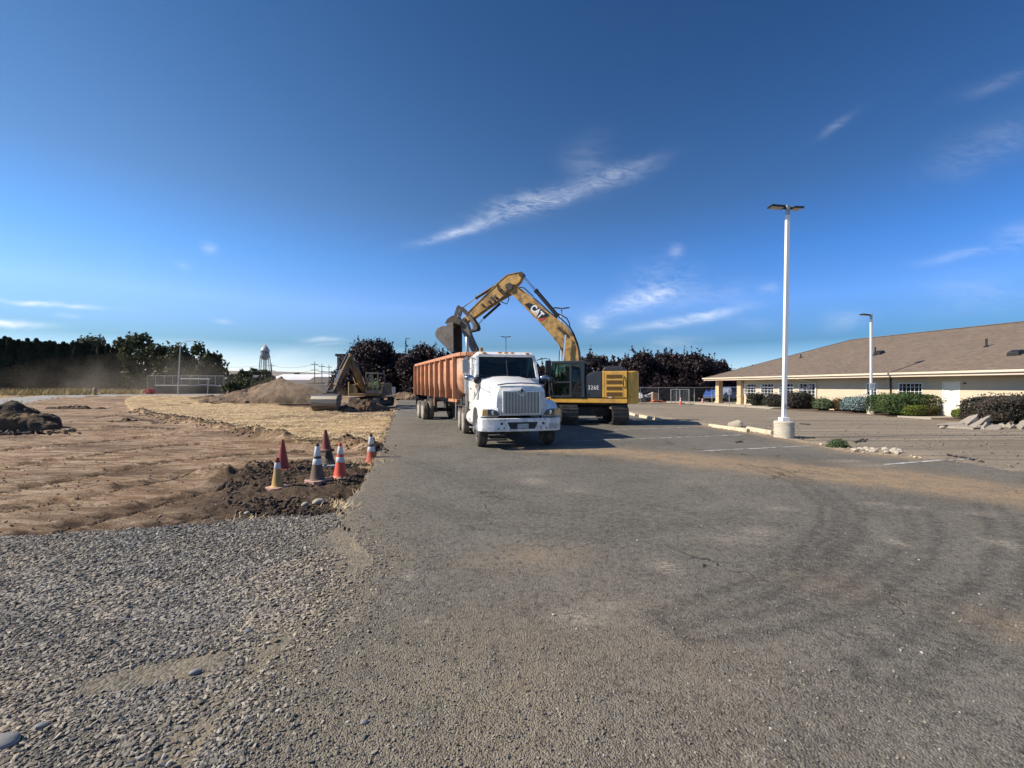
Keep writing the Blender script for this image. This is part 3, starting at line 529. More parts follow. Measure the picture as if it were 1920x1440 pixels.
# ================= white tractor unit: local -Y is forward, origin under the front axle
TR_YAW = R(13.0); _o = Vector((-1.09, 13.19, 0)) + Vector((1.2 * math.cos(TR_YAW), 1.2 * math.sin(TR_YAW), 0))
truck = thing('semi_truck', 'white day cab semi truck facing the camera, hitched to the orange trailer', 'truck', (_o.x, _o.y, ground_z(_o.x, _o.y)), TR_YAW)
def wheel(parent, x, y, side, dual=False, r=.52, w=.28, rub=m_rubber, rimm=m_alu, holes=True):
    z0 = r; xo = x
    wn = bpy.data.objects.new('wheel', None); COL.objects.link(wn); wn.parent = parent; wn.location = (x, y, r)
    prof = [(.285, -w * .42), (.36, -w * .5), (r - .06, -w * .5), (r - .015, -w * .42), (r, -w * .30), (r, w * .30), (r - .015, w * .42), (r - .06, w * .5), (.36, w * .5), (.285, w * .42)]
    t = MB().lathe(prof, (0, 0, 0), 'x', 40)
    for k in (-.16, 0, .16): t.lathe([(r + .001, w * k - .012), (r + .004, w * k - .008), (r + .004, w * k + .008), (r + .001, w * k + .012)], (0, 0, 0), 'x', 40)
    if dual: t.lathe(prof, (-side * (w + .05), 0, 0), 'x', 40)
    t.build('tyre', rub, wn, smooth=40)
    s = side; f = MB()
    if dual: rp = [(.29, s * w * .46), (.275, s * w * .42), (.25, s * .02), (.17, -s * .02), (.14, s * .0), (.12, s * .13), (.05, s * .14), (0, s * .14)]
    else: rp = [(.29, s * w * .46), (.27, s * w * .50), (.255, s * w * .42), (.20, s * w * .55), (.14, s * w * .62), (.11, s * w * .64), (.10, s * .23), (.06, s * .25), (0, s * .25)]
    f.lathe(rp, (0, 0, 0), 'x', 32)
    for k in range(10):
        a = 2 * math.pi * (k + .5) / 10; hx = s * (w * .50 if not dual else .012)
        if holes: f.lathe([(.0, hx + s * .014), (.034, hx + s * .012), (.034, hx - s * .03)], (0, .215 * math.cos(a), .215 * math.sin(a)), 'x', 10, m=1)
        a = 2 * math.pi * k / 10; f.lathe([(.016, hx), (.016, hx + s * .05), (0, hx + s * .05)], (0, .145 * math.cos(a), .145 * math.sin(a)), 'x', 6)
    f.build('rim', [rimm, m_black], wn, smooth=40); return wn
for s in (-1, 1):
    wheel(truck, s * 1.05, 0, s)
    for y in (3.82, 5.15): wheel(truck, s * 1.06, y, s, True, .51, .27, m_rubber2, m_rim_dirty)
b = MB()
for s in (-1, 1): b.b2(s * .38, s * .48, -.6, 6.1, .62, .90)
for y in (.0, 1.9, 3.82, 5.15, 6.0): b.b2(-.38, .38, y - .08, y + .08, .60, .84)
for y in (0, 3.82, 5.15): b.tube([(-.95, y, .5), (.95, y, .5)], .075, 10)
b.lathe([(0, -.28), (.2, -.2), (.26, 0), (.2, .2), (0, .28)], (0, 3.82, .5), 'y', 14); b.lathe([(0, -.28), (.2, -.2), (.26, 0), (.2, .2), (0, .28)], (0, 5.15, .5), 'y', 14)
b.b2(-.35, .35, -.5, 1.0, .42, .62); b.tube([(0, 1.0, .62), (0, 5.1, .55)], .06, 8)
b.build('chassis', m_frame, truck, .012)
MB().prism([(-.48, 4.1), (.48, 4.1), (.48, 4.9), (.1, 5.25), (-.1, 5.25), (-.48, 4.9)], 'z', 1.02, 1.10).b2(-.3, .3, 4.2, 4.7, .9, 1.02).build('fifth_wheel', m_frame, truck, .01)
for s in (-1, 1):
    MB().b2(s * .55, s * 1.14, 3.12, 3.16, .62, 1.08).b2(s * .55, s * 1.14, 3.16, 3.5, 1.05, 1.08).build('mud_guard', m_tan, truck, .008)
    MB().b2(s * .72, s * 1.18, 5.75, 5.765, .25, .95).build('mud_flap', m_black, truck)
# bumper
plan = [(-1.24, -.50), (-1.245, -.72), (-1.17, -.90), (-1.0, -.99), (-.5, -1.03), (.5, -1.03), (1.0, -.99), (1.17, -.90), (1.245, -.72), (1.24, -.50), (1.15, -.50), (1.15, -.7), (.98, -.88), (.5, -.93), (-.5, -.93), (-.98, -.88), (-1.15, -.7), (-1.15, -.5)]
bump = MB().prism(plan, 'z', .53, .91).build('bumper', m_bumper, truck, .025, 3)
MB().prism([(-.46, .80), (-.36, .60), (.36, .60), (.46, .80)], 'y', -1.036, -1.02).build('tow_opening', m_black, bump, .01)
for s in (-1, 1):
    for x, z, r in ((.62, .76, .035), (.52, .86, .016), (.66, .87, .016), (.55, .64, .02), (.72, .62, .02)): MB().lathe([(0, -1.037), (r, -1.036), (r, -1.01)], (s * x, 0, z), 'y', 10).build('bolt_hole', m_black, bump)
MB().b2(-.16, .17, -1.05, -1.037, .615, .755).build('license_plate', m_plate, bump, .006)
p = MB().b2(.80, 1.06, -1.012, -1.002, .60, .75).build('license_plate', m_plate, bump, .006, rot=None)
# hood
def hood_ring(y, wt, wb, zt, zb, crown):
    r = .16; top = [(-wt + r, zt - .015), (-wt * .5, zt + crown * .75), (0, zt + crown), (wt * .5, zt + crown * .75), (wt - r, zt - .015)]
    return [(-wb, y, zb), (-wb, y, zb + (zt - zb) * .45), (-wt, y, zt - r)] + [(-wt + .045, y, zt - .05)] + [(x, y, z) for x, z in top] + [(wt - .045, y, zt - .05), (wt, y, zt - r), (wb, y, zb + (zt - zb) * .45), (wb, y, zb)]
hood = MB().loft([hood_ring(-.86, .70, .74, 1.80, .98, .03), hood_ring(-.80, .725, .755, 1.86, .98, .035), hood_ring(-.55, .735, .77, 1.90, .95, .04), hood_ring(.2, .79, .82, 1.99, .95, .055), hood_ring(.9, .86, .90, 2.07, .95, .06), hood_ring(1.28, .90, .95, 2.12, .95, .06)])
hood = hood.build('hood', m_white_paint, truck, smooth=50)
MB().tube([(-.965, 1.285, 1.0), (-.965, 1.285, 1.6), (-.91, 1.285, 1.98), (-.85, 1.285, 2.115), (-.45, 1.285, 2.17), (0, 1.285, 2.19), (.45, 1.285, 2.17), (.85, 1.285, 2.115), (.91, 1.285, 1.98), (.965, 1.285, 1.6), (.965, 1.285, 1.0)], .02, 6).build('hood_gap', m_black, hood)
for s in (-1, 1): MB().box((s * .80, .55, 1.66), (.03, .12, .05)).build('hood_latch', m_black, hood, .008); MB().tube([(s * .755, -.5, 1.36), (s * .80, .2, 1.42), (s * .86, .9, 1.40)], .008, 5).build('seam', m_frame, hood)
MB().tube([(-.70, -.80, 1.862), (-.45, -.845, 1.905), (0, -.86, 1.925), (.45, -.845, 1.905), (.70, -.80, 1.862)], .022, 8).build('hood_lip', m_chrome, hood)
for s in (-1, 1):   # fenders with wheel arch
    pl = [(-.90, .95), (-.93, 1.05), (-.90, 1.18), (-.72, 1.34), (-.35, 1.47), (.05, 1.50), (.45, 1.47), (.80, 1.38), (1.05, 1.22), (1.12, 1.0), (1.12, .66), (.80, .66)]
    pl += [(.68 * math.cos(R(a)), .56 + .68 * math.sin(R(a))) for a in range(10, 171, 14)] + [(-.70, .92)]
    fb = MB().prism(pl, 'x', s * .68, s * 1.235)
    def fix(x, y, z, s=s):
        o = (abs(x) - .68) / .555
        if y < -.3: x = s * (abs(x) - o * .10 * max(0, min(1, (-.55 - y) / .35)))
        return (x, y + o * .12 * max(0, (-.5 - y) / .4), z - o * .13 * max(0, min(1, (z - 1.1) / .3)) + (1 - o) * .10 * max(0, min(1, (z - 1.2) / .2)))
    fb.mod(fix); fd = fb.build('fender', m_white_paint, truck, .045, 3)
    hl = MB().prism([(s * .66, 1.02), (s * .74, 1.13), (s * .88, 1.17), (s * 1.14, 1.17), (s * 1.16, .985), (s * .70, .985)], 'y', -.975, -.85)
    hl.mod(lambda x, y, z: (x, y + max(0, (abs(x) - .70)) * .24, z)); h = hl.build('headlight', m_headlens, truck, .012)
    MB().prism([(s * 1.0, 1.16), (s * 1.145, 1.16), (s * 1.16, .99), (s * 1.0, .99)], 'y', -.985, -.86).mod(lambda x, y, z: (x, y + max(0, (abs(x) - .70)) * .24, z)).build('turn_signal', mat('amber_turn_lens', (.62, .40, .16), .15, var=.1), h, .012)
    MB().lathe([(.075, -.962 + .012), (.05, -.955), (0, -.95)], (s * .83, 0.015, 1.075), 'y', 16).lathe([(.045, -.93), (0, -.93)], (s * .93, .02, 1.03), 'y', 12).build('lamp_reflector', m_bright, h)
# grille
gs = MB().prism([(-.58, 1.0), (.58, 1.0), (.58, 1.71), (-.58, 1.71)], 'y', -.905, -.84).build('grille_surround', m_white_paint, truck, .03)
gb = MB().b2(-.545, .545, -.912, -.88, 1.02, 1.685).build('grille', m_black, truck, .01)
b = MB()
for i in range(25):
    x = -.525 + i * 1.05 / 24; zt = 1.675 - max(0, (.13 - abs(x))) * .9
    b.prism([(x - .013, -.915), (x - .009, -.94), (x + .009, -.94), (x + .013, -.915)], 'z', 1.03, zt)
b.b2(-.54, .54, -.93, -.912, 1.02, 1.04); b.bar((-.545, -.935, 1.03), (-.545, -.935, 1.68), .02, .03); b.bar((.545, -.935, 1.03), (.545, -.935, 1.68), .02, .03)
for s in (-1, 1): b.bar((s * .545, -.935, 1.68), (s * .14, -.935, 1.68), .02, .03); b.bar((s * .14, -.935, 1.68), (0, -.935, 1.555), .02, .03)
b.build('grille_bars', mat('grille_chrome', (.60, .60, .61), .3, 1.0, var=.08), gb, smooth=0)
em = MB().prism([(-.085, 1.70), (0, 1.60), (.085, 1.70), (0, 1.80)], 'y', -.955, -.93).build('emblem', m_chrome, gb, .006)
MB().prism([(-.062, 1.70), (0, 1.627), (.062, 1.70), (0, 1.773)], 'y', -.961, -.95).build('emblem_face', mat('dark_emblem', (.03, .03, .035), .3, var=0), em)
# cab
_pre = set(bpy.data.objects.keys())
cab = MB().b2(-1.0, 1.0, 1.2, 3.0, .98, 2.10)
for s in (-1, 1):
    cab.bar((s * .965, 1.23, 2.05), (s * .915, 1.60, 2.90), .09, .10, up=(1, 0, 0)); cab.b2(s * .93, s * .985, 2.55, 3.0, 2.08, 2.92); cab.b2(s * .95, s * .99, 1.8, 1.86, 2.08, 2.9)
cab.b2(-.95, -.62, 2.94, 3.0, 2.08, 2.92); cab.b2(.62, .95, 2.94, 3.0, 2.08, 2.92); cab.b2(-.62, .62, 2.94, 3.0, 2.08, 2.28); cab.b2(-.62, .62, 2.94, 3.0, 2.70, 2.92)
cab = cab.build('cab', m_white_paint, truck, .02)
def rr(y, w, z, r=.12): return [(-w, y, z), (w, y, z)]
roof = MB().loft([[(-.93, 1.52, 2.84), (.93, 1.52, 2.84), (.90, 1.50, 2.93), (-.90, 1.50, 2.93)], [(-.95, 1.60, 2.85), (.95, 1.60, 2.85), (.86, 1.66, 3.02), (-.86, 1.66, 3.02)], [(-.97, 2.2, 2.86), (.97, 2.2, 2.86), (.84, 2.2, 3.07), (-.84, 2.2, 3.07)], [(-.97, 3.02, 2.86), (.97, 3.02, 2.86), (.84, 3.02, 3.03), (-.84, 3.02, 3.03)]])
roof = roof.build('roof', m_white_paint, cab, .035, 3)
for x, y, z in ((-.70, 1.545, 2.975), (-.2, 1.52, 2.985), (0, 1.52, 2.985), (.2, 1.52, 2.985), (.70, 1.545, 2.975)):
    MB().lathe([(.03, 0), (.075, .0), (.07, .035), (.04, .05), (0, .052)], (0, 0, 0), 'y', 14).mod(lambda x_, y_, z_: (x_, -y_, z_ * .45)).build('marker_light', m_amber, truck, loc=(x, y, z))
MB().lathe([(.075, 0), (.075, .03), (.068, .04), (.068, .14), (.05, .165), (0, .17)], (0, 0, 0), 'z', 18).build('roof_beacon', mat('dirty_amber_beacon', (.26, .15, .06), .45, var=.3, dirt=(.2, .15, .1), damt=.4), truck, loc=(-.68, 2.35, 3.06))
ws = MB()
for s in (-1, 1):
    q = [(s * .025, 1.235, 2.13), (s * .90, 1.265, 2.13), (s * .855, 1.575, 2.845), (s * .025, 1.545, 2.845)]
    ws.add(q, [(0, 1, 2, 3)])
ws = ws.build('windscreen', m_screen, truck, smooth=0)
MB().bar((0, 1.225, 2.10), (0, 1.545, 2.86), .05, .03, up=(1, 0, 0)).bar((-.92, 1.24, 2.115), (.92, 1.24, 2.115), .05, .05).bar((-.88, 1.56, 2.86), (.88, 1.56, 2.86), .035, .05).bar((-.93, 1.25, 2.11), (-.88, 1.575, 2.86), .03, .05, up=(1, 0, 0)).bar((.93, 1.25, 2.11), (.88, 1.575, 2.86), .03, .05, up=(1, 0, 0)).build('windscreen_seal', m_black, ws, .006)
for s, x in ((-1, -.45), (1, .4)): MB().tube([(x, 1.205, 2.13), (x - .25, 1.22, 2.17), (x - .55, 1.245, 2.21)], .011, 6).build('wiper', m_black, truck)
MB().add([(-.62, 2.97, 2.28), (.62, 2.97, 2.28), (.62, 2.97, 2.70), (-.62, 2.97, 2.70)], [(0, 1, 2, 3)]).build('rear_window', m_side_glass, cab, smooth=0)
for s in (-1, 1):
    d = MB().b2(s * .995, s * 1.02, 1.55, 2.5, .99, 2.08).build('door', m_white_paint, truck, .012)
    MB().b2(s * 1.015, s * 1.04, 2.25, 2.42, 1.72, 1.77).build('handle', m_black, d, .006)
    MB().add([(s * .975, 1.33, 2.10), (s * .975, 2.54, 2.10), (s * .945, 2.54, 2.86), (s * .92, 1.66, 2.86)], [(0, 1, 2, 3)]).build('door_window', m_side_glass, truck, smooth=0)
    MB().b2(s * .93, s * 1.01, 1.28, 1.52, 1.05, 2.06).build('cowl_panel', m_white_paint, truck, .015)
    MB().b2(s * 1.005, s * 1.025, 1.32, 1.42, 1.45, 1.65).build('side_vent', m_black, truck, .006)
    MB().b2(s * .98, s * 1.02, 1.17, 1.24, 1.78, 1.88).build('side_marker', m_amber, truck, .008)
    # steps and tank
    for z in (.42, .70): MB().b2(s * .80, s * 1.16, 1.30, 1.75, z, z + .035).build('step', m_alu, truck, .006)
    MB().lathe([(0, 1.85), (.24, 1.86), (.29, 1.92), (.29, 2.90), (.24, 2.96), (0, 2.97)], (s * .82, 0, .70), 'y', 22).build('fuel_tank', mat('white_tank', (.72, .71, .68), .4, var=.08, dirt=(.35, .29, .22), damt=.3), truck)
    # door mirrors on a hoop arm
    mr = MB().tube([(s * .98, 1.42, 2.74), (s * 1.22, 1.28, 2.80), (s * 1.36, 1.25, 2.78), (s * 1.38, 1.25, 2.30), (s * 1.30, 1.27, 2.02), (s * .99, 1.40, 2.0)], .016, 8)
    mr = mr.build('mirror_arm', m_black if s > 0 else m_alu, truck)
    MB().box((s * 1.32, 1.25, 2.50), (.20, .07, .46)).build('mirror_head', m_black if s > 0 else m_alu, mr, .03, 3); MB().b2(s * 1.23, s * 1.41, 1.286, 1.29, 2.30, 2.70).build('mirror_pane', m_mirror, mr)
    MB().lathe([(.0, -.09), (.10, -.06), (.155, 0), (.16, .02), (0, .025)], (0, 0, 0), 'y', 18).mod(lambda x, y, z: (x, y, z * .6)).build('convex_mirror', mat('sky_tinted_mirror', (.25, .30, .38), .12, .7, var=.1), mr, loc=(s * 1.20, 1.24, 2.12))  # blue of the reflected sky is put into the mirror's base colour
    fm = MB().tube([(s * 1.12, -.05, 1.42), (s * 1.06, -.02, 1.78), (s * 1.10, .12, 2.0)], .011, 6).tube([(s * 1.18, .42, 1.42), (s * 1.07, -.02, 1.78)], .009, 6).tube([(s * .80, -.45, 1.62), (s * 1.06, -.02, 1.80)], .009, 6).build('mirror_bracket', m_black, truck)
    MB().lathe([(0, -.05), (.06, -.04), (.115, .0), (.118, .015), (0, .02)], (s * 1.10, .12, 2.02), 'y', 18).build('hood_mirror', m_black, fm)
b = MB()   # cab interior
for s in (-1, 1): MB().b2(s * .25, s * .75, 2.25, 2.75, 1.75, 1.95).b2(s * .28, s * .72, 2.66, 2.80, 1.9, 2.55).b2(s * .36, s * .64, 2.68, 2.78, 2.55, 2.75).build('seat', m_seat, truck, .04)
pass
MB().b2(-.9, .9, 1.30, 1.62, 1.9, 2.13).build('dashboard', m_black, truck, .04)
MB().tube([(.50 + .21 * math.cos(a * .3927), 1.80 + .08 * math.sin(a * .3927), 2.12 + .20 * math.sin(a * .3927)) for a in range(17)], .017, 6, caps=False).bar((.3, 1.8, 2.12), (.7, 1.8, 2.12), .03, .02).build('steering_wheel', m_black, truck)
for s in (-1, 1):
    ex = MB().tube([(s * 1.08, 3.2, .9), (s * 1.08, 3.2, 3.2), (s * 1.08, 3.22, 3.5), (s * 1.08, 3.32, 3.68)], .068, 14).build('exhaust_stack', m_alu, truck) if s < 0 else None
    if ex: MB().lathe([(.10, 1.55), (.115, 1.57), (.115, 2.72), (.10, 2.74)], (s * 1.08, 3.2, 0), 'z', 18).build('heat_shield', mat('perforated_steel', (.45, .44, .42), .4, .8, var=.3, scale=40), ex)
MB().tube([(-.98, 2.62, 1.2), (-1.06, 2.62, 1.3), (-1.06, 2.62, 2.4), (-.98, 2.62, 2.5)], .018, 8).build('grab_rail', m_chrome, truck)
MB().b2(-.75, .75, 3.05, 3.12, .95, 1.6).build('cab_back_panel', m_frame, truck, .01)
for o in [o for o in truck.children if o.name not in _pre and 'exhaust' not in o.name]: o.scale.x = 1.09; o.location.x = o.location.x * 1.09 + .06
# ================= orange end dump trailer: origin under the kingpin
TL_YAW = R(22.3)
def Rz(a, x, y): return (x * math.cos(a) - y * math.sin(a), x * math.sin(a) + y * math.cos(a))
kx, ky = Rz(TR_YAW, 0, 4.40); KP = (_o.x + kx - .28, _o.y + ky)
m_orange = mat('faded_orange_paint', (.47, .20, .098), .65, var=.18, dirt=(.16, .095, .065), damt=.62, dscale=1.8, two=((.52, .30, .19), 1.1))
m_orange_d = mat('orange_trim_paint', (.52, .24, .125), .55, var=.14, dirt=(.22, .12, .07), damt=.35, dscale=3)
trl = thing('dump_trailer', 'faded orange ribbed dump trailer hitched behind the white truck cab', 'trailer', (KP[0], KP[1], ground_z(*KP)), TL_YAW)
HALF = [(1.20, 3.04), (1.20, 2.0), (1.17, 1.78), (1.05, 1.58), (.85, 1.46), (.5, 1.42)]
prof = [(-x, z) for x, z in HALF] + [(x, z) for x, z in reversed(HALF)]
rings = []
for y, sx in ((-1.30, .62), (-1.26, .74), (-1.15, .86), (-.95, .945), (-.7, .985), (-.5, 1.0), (4.0, 1.0), (8.75, 1.0)): rings.append([(x * sx, y, z) for x, z in prof])
tub = MB().loft(rings, closed=False)
n_ = len(prof); tub.f.append(tuple(range(n_)));  tub.mi.append(0); tub.f.append(tuple(7 * n_ + i for i in range(n_))); tub.mi.append(0)
tub = tub.build('tub', m_orange, trl, smooth=50, solid=.02)
rail = MB()
top = [(-1.23, 8.78), (-1.23, -.55), (-1.17, -.98), (-1.02, -1.22), (-.80, -1.34), (.80, -1.34), (1.02, -1.22), (1.17, -.98), (1.23, -.55), (1.23, 8.78)]
for (x0, y0), (x1, y1) in zip(top[:-1], top[1:]): rail.bar((x0, y0, 3.06), (x1, y1, 3.06), .15, .14)
rail.bar((-1.2, 8.78, 3.06), (1.2, 8.78, 3.06), .12, .14).build('top_rail', m_orange_d, trl, .02)
for s in (-1, 1):
    for k in range(9):
        y = -.30 + k * 1.12; MB().b2(s * 1.21, s * 1.36, y - .045, y + .045, 1.36, 3.02).prism([(s * 1.21, 1.9), (s * 1.21, 1.36), (s * .9, 1.36), (s * .92, 1.44), (s * 1.1, 1.58), (s * 1.19, 1.75)], 'y', y - .035, y + .035).build('side_stake', m_orange_d, trl, .008)
    b = MB().b2(s * .35, s * .5, -.4, 9.0, 1.12, 1.42); b.build('chassis_rail', m_frame, trl, .01)
    MB().b2(s * .85, s * 1.02, .35, 1.75, 1.18, 1.30).build('side_bar', m_orange_d, trl, .008)
    MB().tube([(s * .62, 1.9, 1.3), (s * .62, 1.9, .42)], .05, 10).b2(s * .62 - .12, s * .62 + .12, 1.78, 2.02, .38, .42).build('landing_leg', m_alu, trl)
    for y in (7.05, 8.30): wheel(trl, s * 1.05, y, s, True, .51, .27, m_rubber2, m_rim_dirty, False)
    MB().b2(s * .70, s * .76, 5.9, 6.0, .8, 1.35).build('drop_bracket', m_orange_d, trl, .006)
    MB().b2(s * .7, s * 1.18, 9.0, 9.012, .4, 1.1).build('mud_flap', m_black, trl)
    for z in (1.7, 2.1, 2.75): MB().b2(s * 1.25, s * 1.31, 8.70, 8.78, z, z + .09).build('rear_marker', mat('white_marker', (.7, .68, .64), .4), trl, .01)  # white reflective marker blocks at the rear, not lamps
b = MB().b2(-.98, .98, -1.15, .0, 1.16, 1.44).b2(-.9, .9, -.6, .9, 1.02, 1.16)
for y in (7.05, 8.30): b.tube([(-1.0, y, .51), (1.0, y, .51)], .08, 10)
for x in (-.5, .5): b.b2(x - .06, x + .06, 6.6, 8.8, .42, 1.13)
b.b2(-.3, .3, .9, 6.7, 1.02, 1.14).b2(-.5, .5, 6.6, 8.8, 1.0, 1.12); MB().b2(-.3, .1, 5.2, 5.7, .70, 1.14).build('valve_box', m_frame, trl, .01); MB().lathe([(0, -.4), (.16, -.38), (.16, .38), (0, .4)], (.1, 4.6, 1.0), 'x', 14).build('air_tank', m_frame, trl)
b.build('underframe', m_frame, trl, .01)
MB().tube([(-.3, -1.0, 1.5), (-.35, -1.5, 1.75), (-.2, -1.9, 1.5)], .02, 6).tube([(.2, -1.0, 1.5), (.25, -1.5, 1.8), (.2, -1.9, 1.5)], .02, 6).build('air_line', m_black, trl)
MB().b2(.0, .45, -1.38, -1.33, 1.9, 2.95).b2(.85, .95, -1.2, -1.1, 1.5, 3.0).build('front_brace', m_orange_d, trl, .01)
# ================= big yellow excavator: local -X is forward, -Y its left side
m_yel = mat('excavator_yellow', (.72, .40, .065), .45, var=.08, dirt=(.33, .20, .08), damt=.36, dscale=2.2)
m_yel2 = mat('worn_arm_yellow', (.58, .345, .10), .55, var=.14, dirt=(.15, .095, .05), damt=.55, dscale=2.6)
m_dgrey = mat('dark_blue_grey_panel', (.035, .042, .052), .45, var=.1, dirt=(.12, .10, .08), damt=.14)
m_steel = mat('bare_worn_steel', (.17, .155, .14), .55, .35, var=.2, dirt=(.13, .095, .065), damt=.5)
m_steel_d = mat('dark_link_steel', (.055, .048, .043), .6, .2, var=.2, dirt=(.14, .10, .07), damt=.35)
m_track = mat('track_steel', (.085, .078, .07), .6, .3, var=.2, dirt=(.22, .18, .13), damt=.4)
m_cabglass = glass('cab_glass', (.42, .62, .50), .62)
m_hose = mat('hydraulic_hose', (.02, .02, .02), .5, var=.1)
m_rod = mat('chrome_rod', (.75, .75, .75), .15, 1.0, var=.02)
m_louvre = mat('louvre_brown', (.20, .105, .03), .7, var=.2, scale=30)
m_white_let = mat('white_lettering', (.85, .85, .85), .5, var=.02)
PV, TH = (3.62, 22.1), R(17.0)
exc = thing('excavator', 'large yellow tracked excavator with dark cab swinging its bucket over the orange trailer', 'excavator', (PV[0], PV[1], ground_z(*PV)), -TH)
def L(px, py, lat=0.0):
    """photo pixel -> local (x, y, z) of the excavator on the plane y = lat"""
    k = (px - 960) / FP; c, s_ = math.cos(TH), math.sin(TH)
    # world = PV + x*(c,-s) + lat*(s, c);  need X = k*Y
    bx, by = PV[0] + lat * s_, PV[1] + lat * c
    x = (k * by - bx) / (c + k * s_); Y = by - x * s_
    return (x, lat, EYE - (py - HY) / FP * Y - exc.location.z)
def plate(px, l0, l1, ref=None):
    """outline in photo pixels on the arm's mid plane, from lateral l0 to l1"""
    q = [L(a, b_, ref if ref is not None else 0) for a, b_ in px]; return MB().prism([(p[0], p[2]) for p in q], 'y', l0, l1)
def track(parent, x0, length, width, h, nm='track', rot=0.0, mt=m_track, pitch=.19):
    """a crawler whose long axis is local Y before rot"""
    t = bpy.data.objects.new(nm, None); COL.objects.link(t); t.parent = parent; t.rotation_euler = (0, 0, rot); t.location = x0
    r = h / 2; hl = length / 2 - r; pts = []
    n1 = int(2 * hl / pitch); na = int(math.pi * r / pitch) + 1
    path = [(-hl + 2 * hl * i / n1, 0.0, 0.0) for i in range(n1)] + [(hl + r * math.sin(math.pi * i / na), r - r * math.cos(math.pi * i / na), -math.pi * i / na) for i in range(na)]
    path += [(hl - 2 * hl * i / n1, h, math.pi) for i in range(n1)] + [(-hl - r * math.sin(math.pi * i / na), r + r * math.cos(math.pi * i / na), math.pi - math.pi * i / na) for i in range(na)]
    sh = MB()
    for y, z, a in path:
        M = Euler((-a if False else 0, 0, 0)).to_matrix(); an = a
        ca, sa = math.cos(an), math.sin(an)
        def tr(u, v): return (y + u * ca + v * sa * 1.0, z - u * sa + v * ca)
        q = [tr(-pitch * .46, .05), tr(pitch * .46, .05), tr(pitch * .46, .02), tr(pitch * .38, .02), tr(pitch * .34, -.035), tr(pitch * .26, -.035), tr(pitch * .22, .02), tr(-pitch * .02, .02), tr(-pitch * .05, -.02), tr(-pitch * .12, -.02), tr(-pitch * .15, .02), tr(-pitch * .46, .02)]
        sh.prism([(p[0], p[1] + .035) for p in q], 'x', -width / 2, width / 2)
    sh.build('track_shoes', mt, t, smooth=0)
    fr = MB().b2(-.18, .18, -hl, hl, h * .32, h * .72)
    for e in (-hl, hl): fr.lathe([(0, -.14), (r * .55, -.14), (r * .82, -.1), (r * .82, .1), (r * .55, .14), (0, .14)], (0, e, r + .03), 'x', 20)
    for i in range(6): fr.lathe([(0, -.15), (.09, -.15), (.09, .15), (0, .15)], (0, -hl * .8 + i * hl * .32, .15), 'x', 12)
    fr.build('track_frame', m_frame, t, .01); return t
for xx in (-1.185, 1.185):
    lx, ly = Rz(TH, 3.90 - PV[0] + xx, 0.15); track(exc, (lx, ly, 0), 4.15, .79, .86, 'track', TH)
b = MB().b2(-.9, .9, -1.0, 1.0, .38, .80).lathe([(.68, .78), (.68, 1.0)], (0, 0, 0), 'z', 24).b2(-1.2, 1.2, -.7, -.3, .35, .62).b2(-1.2, 1.2, .3, .7, .35, .62)
b.build('undercarriage', m_frame, exc, .02, rot=(0, 0, TH), loc=(.18, .15, 0))
LY = -1.32; xl = lambda px: L(px, 724, LY)[0]; zl = lambda py: L(1110, py, LY)[2]
RX = xl(1176)
MB().b2(-1.62, RX + .02, LY, 1.30, 1.02, 1.27).build('platform', m_yel, exc, .03)
MB().b2(-.5, RX, -1.0, 1.2, .92, 1.03).build('platform_belly', m_frame, exc, .01)
# engine house: grey side box and yellow louvred door
x1, x2 = xl(1097), xl(1129); zt = 2.53
sb = MB().prism([(x1, 1.28), (x2, 1.28), (x2, zt), (xl(1113), zt), (x1, zt - .22)], 'y', LY, LY + .7).build('side_panel', m_dgrey, exc, .03)
MT = Matrix(((1, 0, 0, 0), (0, 0, -1, 0), (0, 1, 0, 0), (0, 0, 0, 1)))      # text lies in xz facing -y
tx = L(1112.5, 727, LY)
text_mesh('model_number', '326E', .28, m_white_let, sb, Matrix.Translation((tx[0], LY - .004, tx[2])) @ MT, .003, .0, .86)
MB().lathe([(.05, 0), (.04, -.02), (0, -.02)], (xl(1103), LY, 1.43), 'y', 12).build('latch', m_black, sb)
dr = MB().b2(x2 + .012, RX, LY - .005, LY + .7, 1.28, zt + .01).build('engine_door', m_yel, exc, .03)
for py0, py1 in ((702.4, 709), (713, 719.8), (724.4, 731), (735, 742.5)):
    lv = MB(); xa, xb = xl(1137), xl(1166.5); z0, z1 = zl(py1), zl(py0); lv.b2(xa, xb, LY - .012, LY + .02, z0, z1)
    for k in range(5): zz = z0 + (z1 - z0) * (k + .5) / 5; lv.box(((xa + xb) / 2, LY - .016, zz), (xb - xa, .02, .006), (R(35), 0, 0))
    lv.build('louvre', m_louvre, dr, .004)
MB().tube([(xl(1170.5), LY - .01, zl(706)), (xl(1169), LY - .06, zl(712)), (xl(1169), LY - .06, zl(722)), (xl(1170), LY - .01, zl(727))], .018, 6).build('handle', m_black, dr)
MB().b2(x1, RX, LY + .7, 1.30, 1.28, zt - .02).build('engine_house', m_yel, exc, .04)
MB().loft([[(xl(1125), -.9, 2.5), (xl(1125), .9, 2.5), (xl(1172), .9, 2.5), (xl(1172), -.9, 2.5)], [(xl(1132), -.85, 2.76), (xl(1132), .85, 2.76), (xl(1168), .85, 2.76), (xl(1168), -.85, 2.76)], [(xl(1136), -.7, 2.82), (xl(1136), .7, 2.82), (xl(1160), .7, 2.82), (xl(1160), -.7, 2.82)]]).build('engine_hood', m_black, exc, .05, 3)
MB().tube([(xl(1162), -.3, 2.8), (xl(1162), -.3, 2.95), (xl(1165), -.3, 3.0)], .05, 10).build('exhaust_pipe', m_frame, exc)
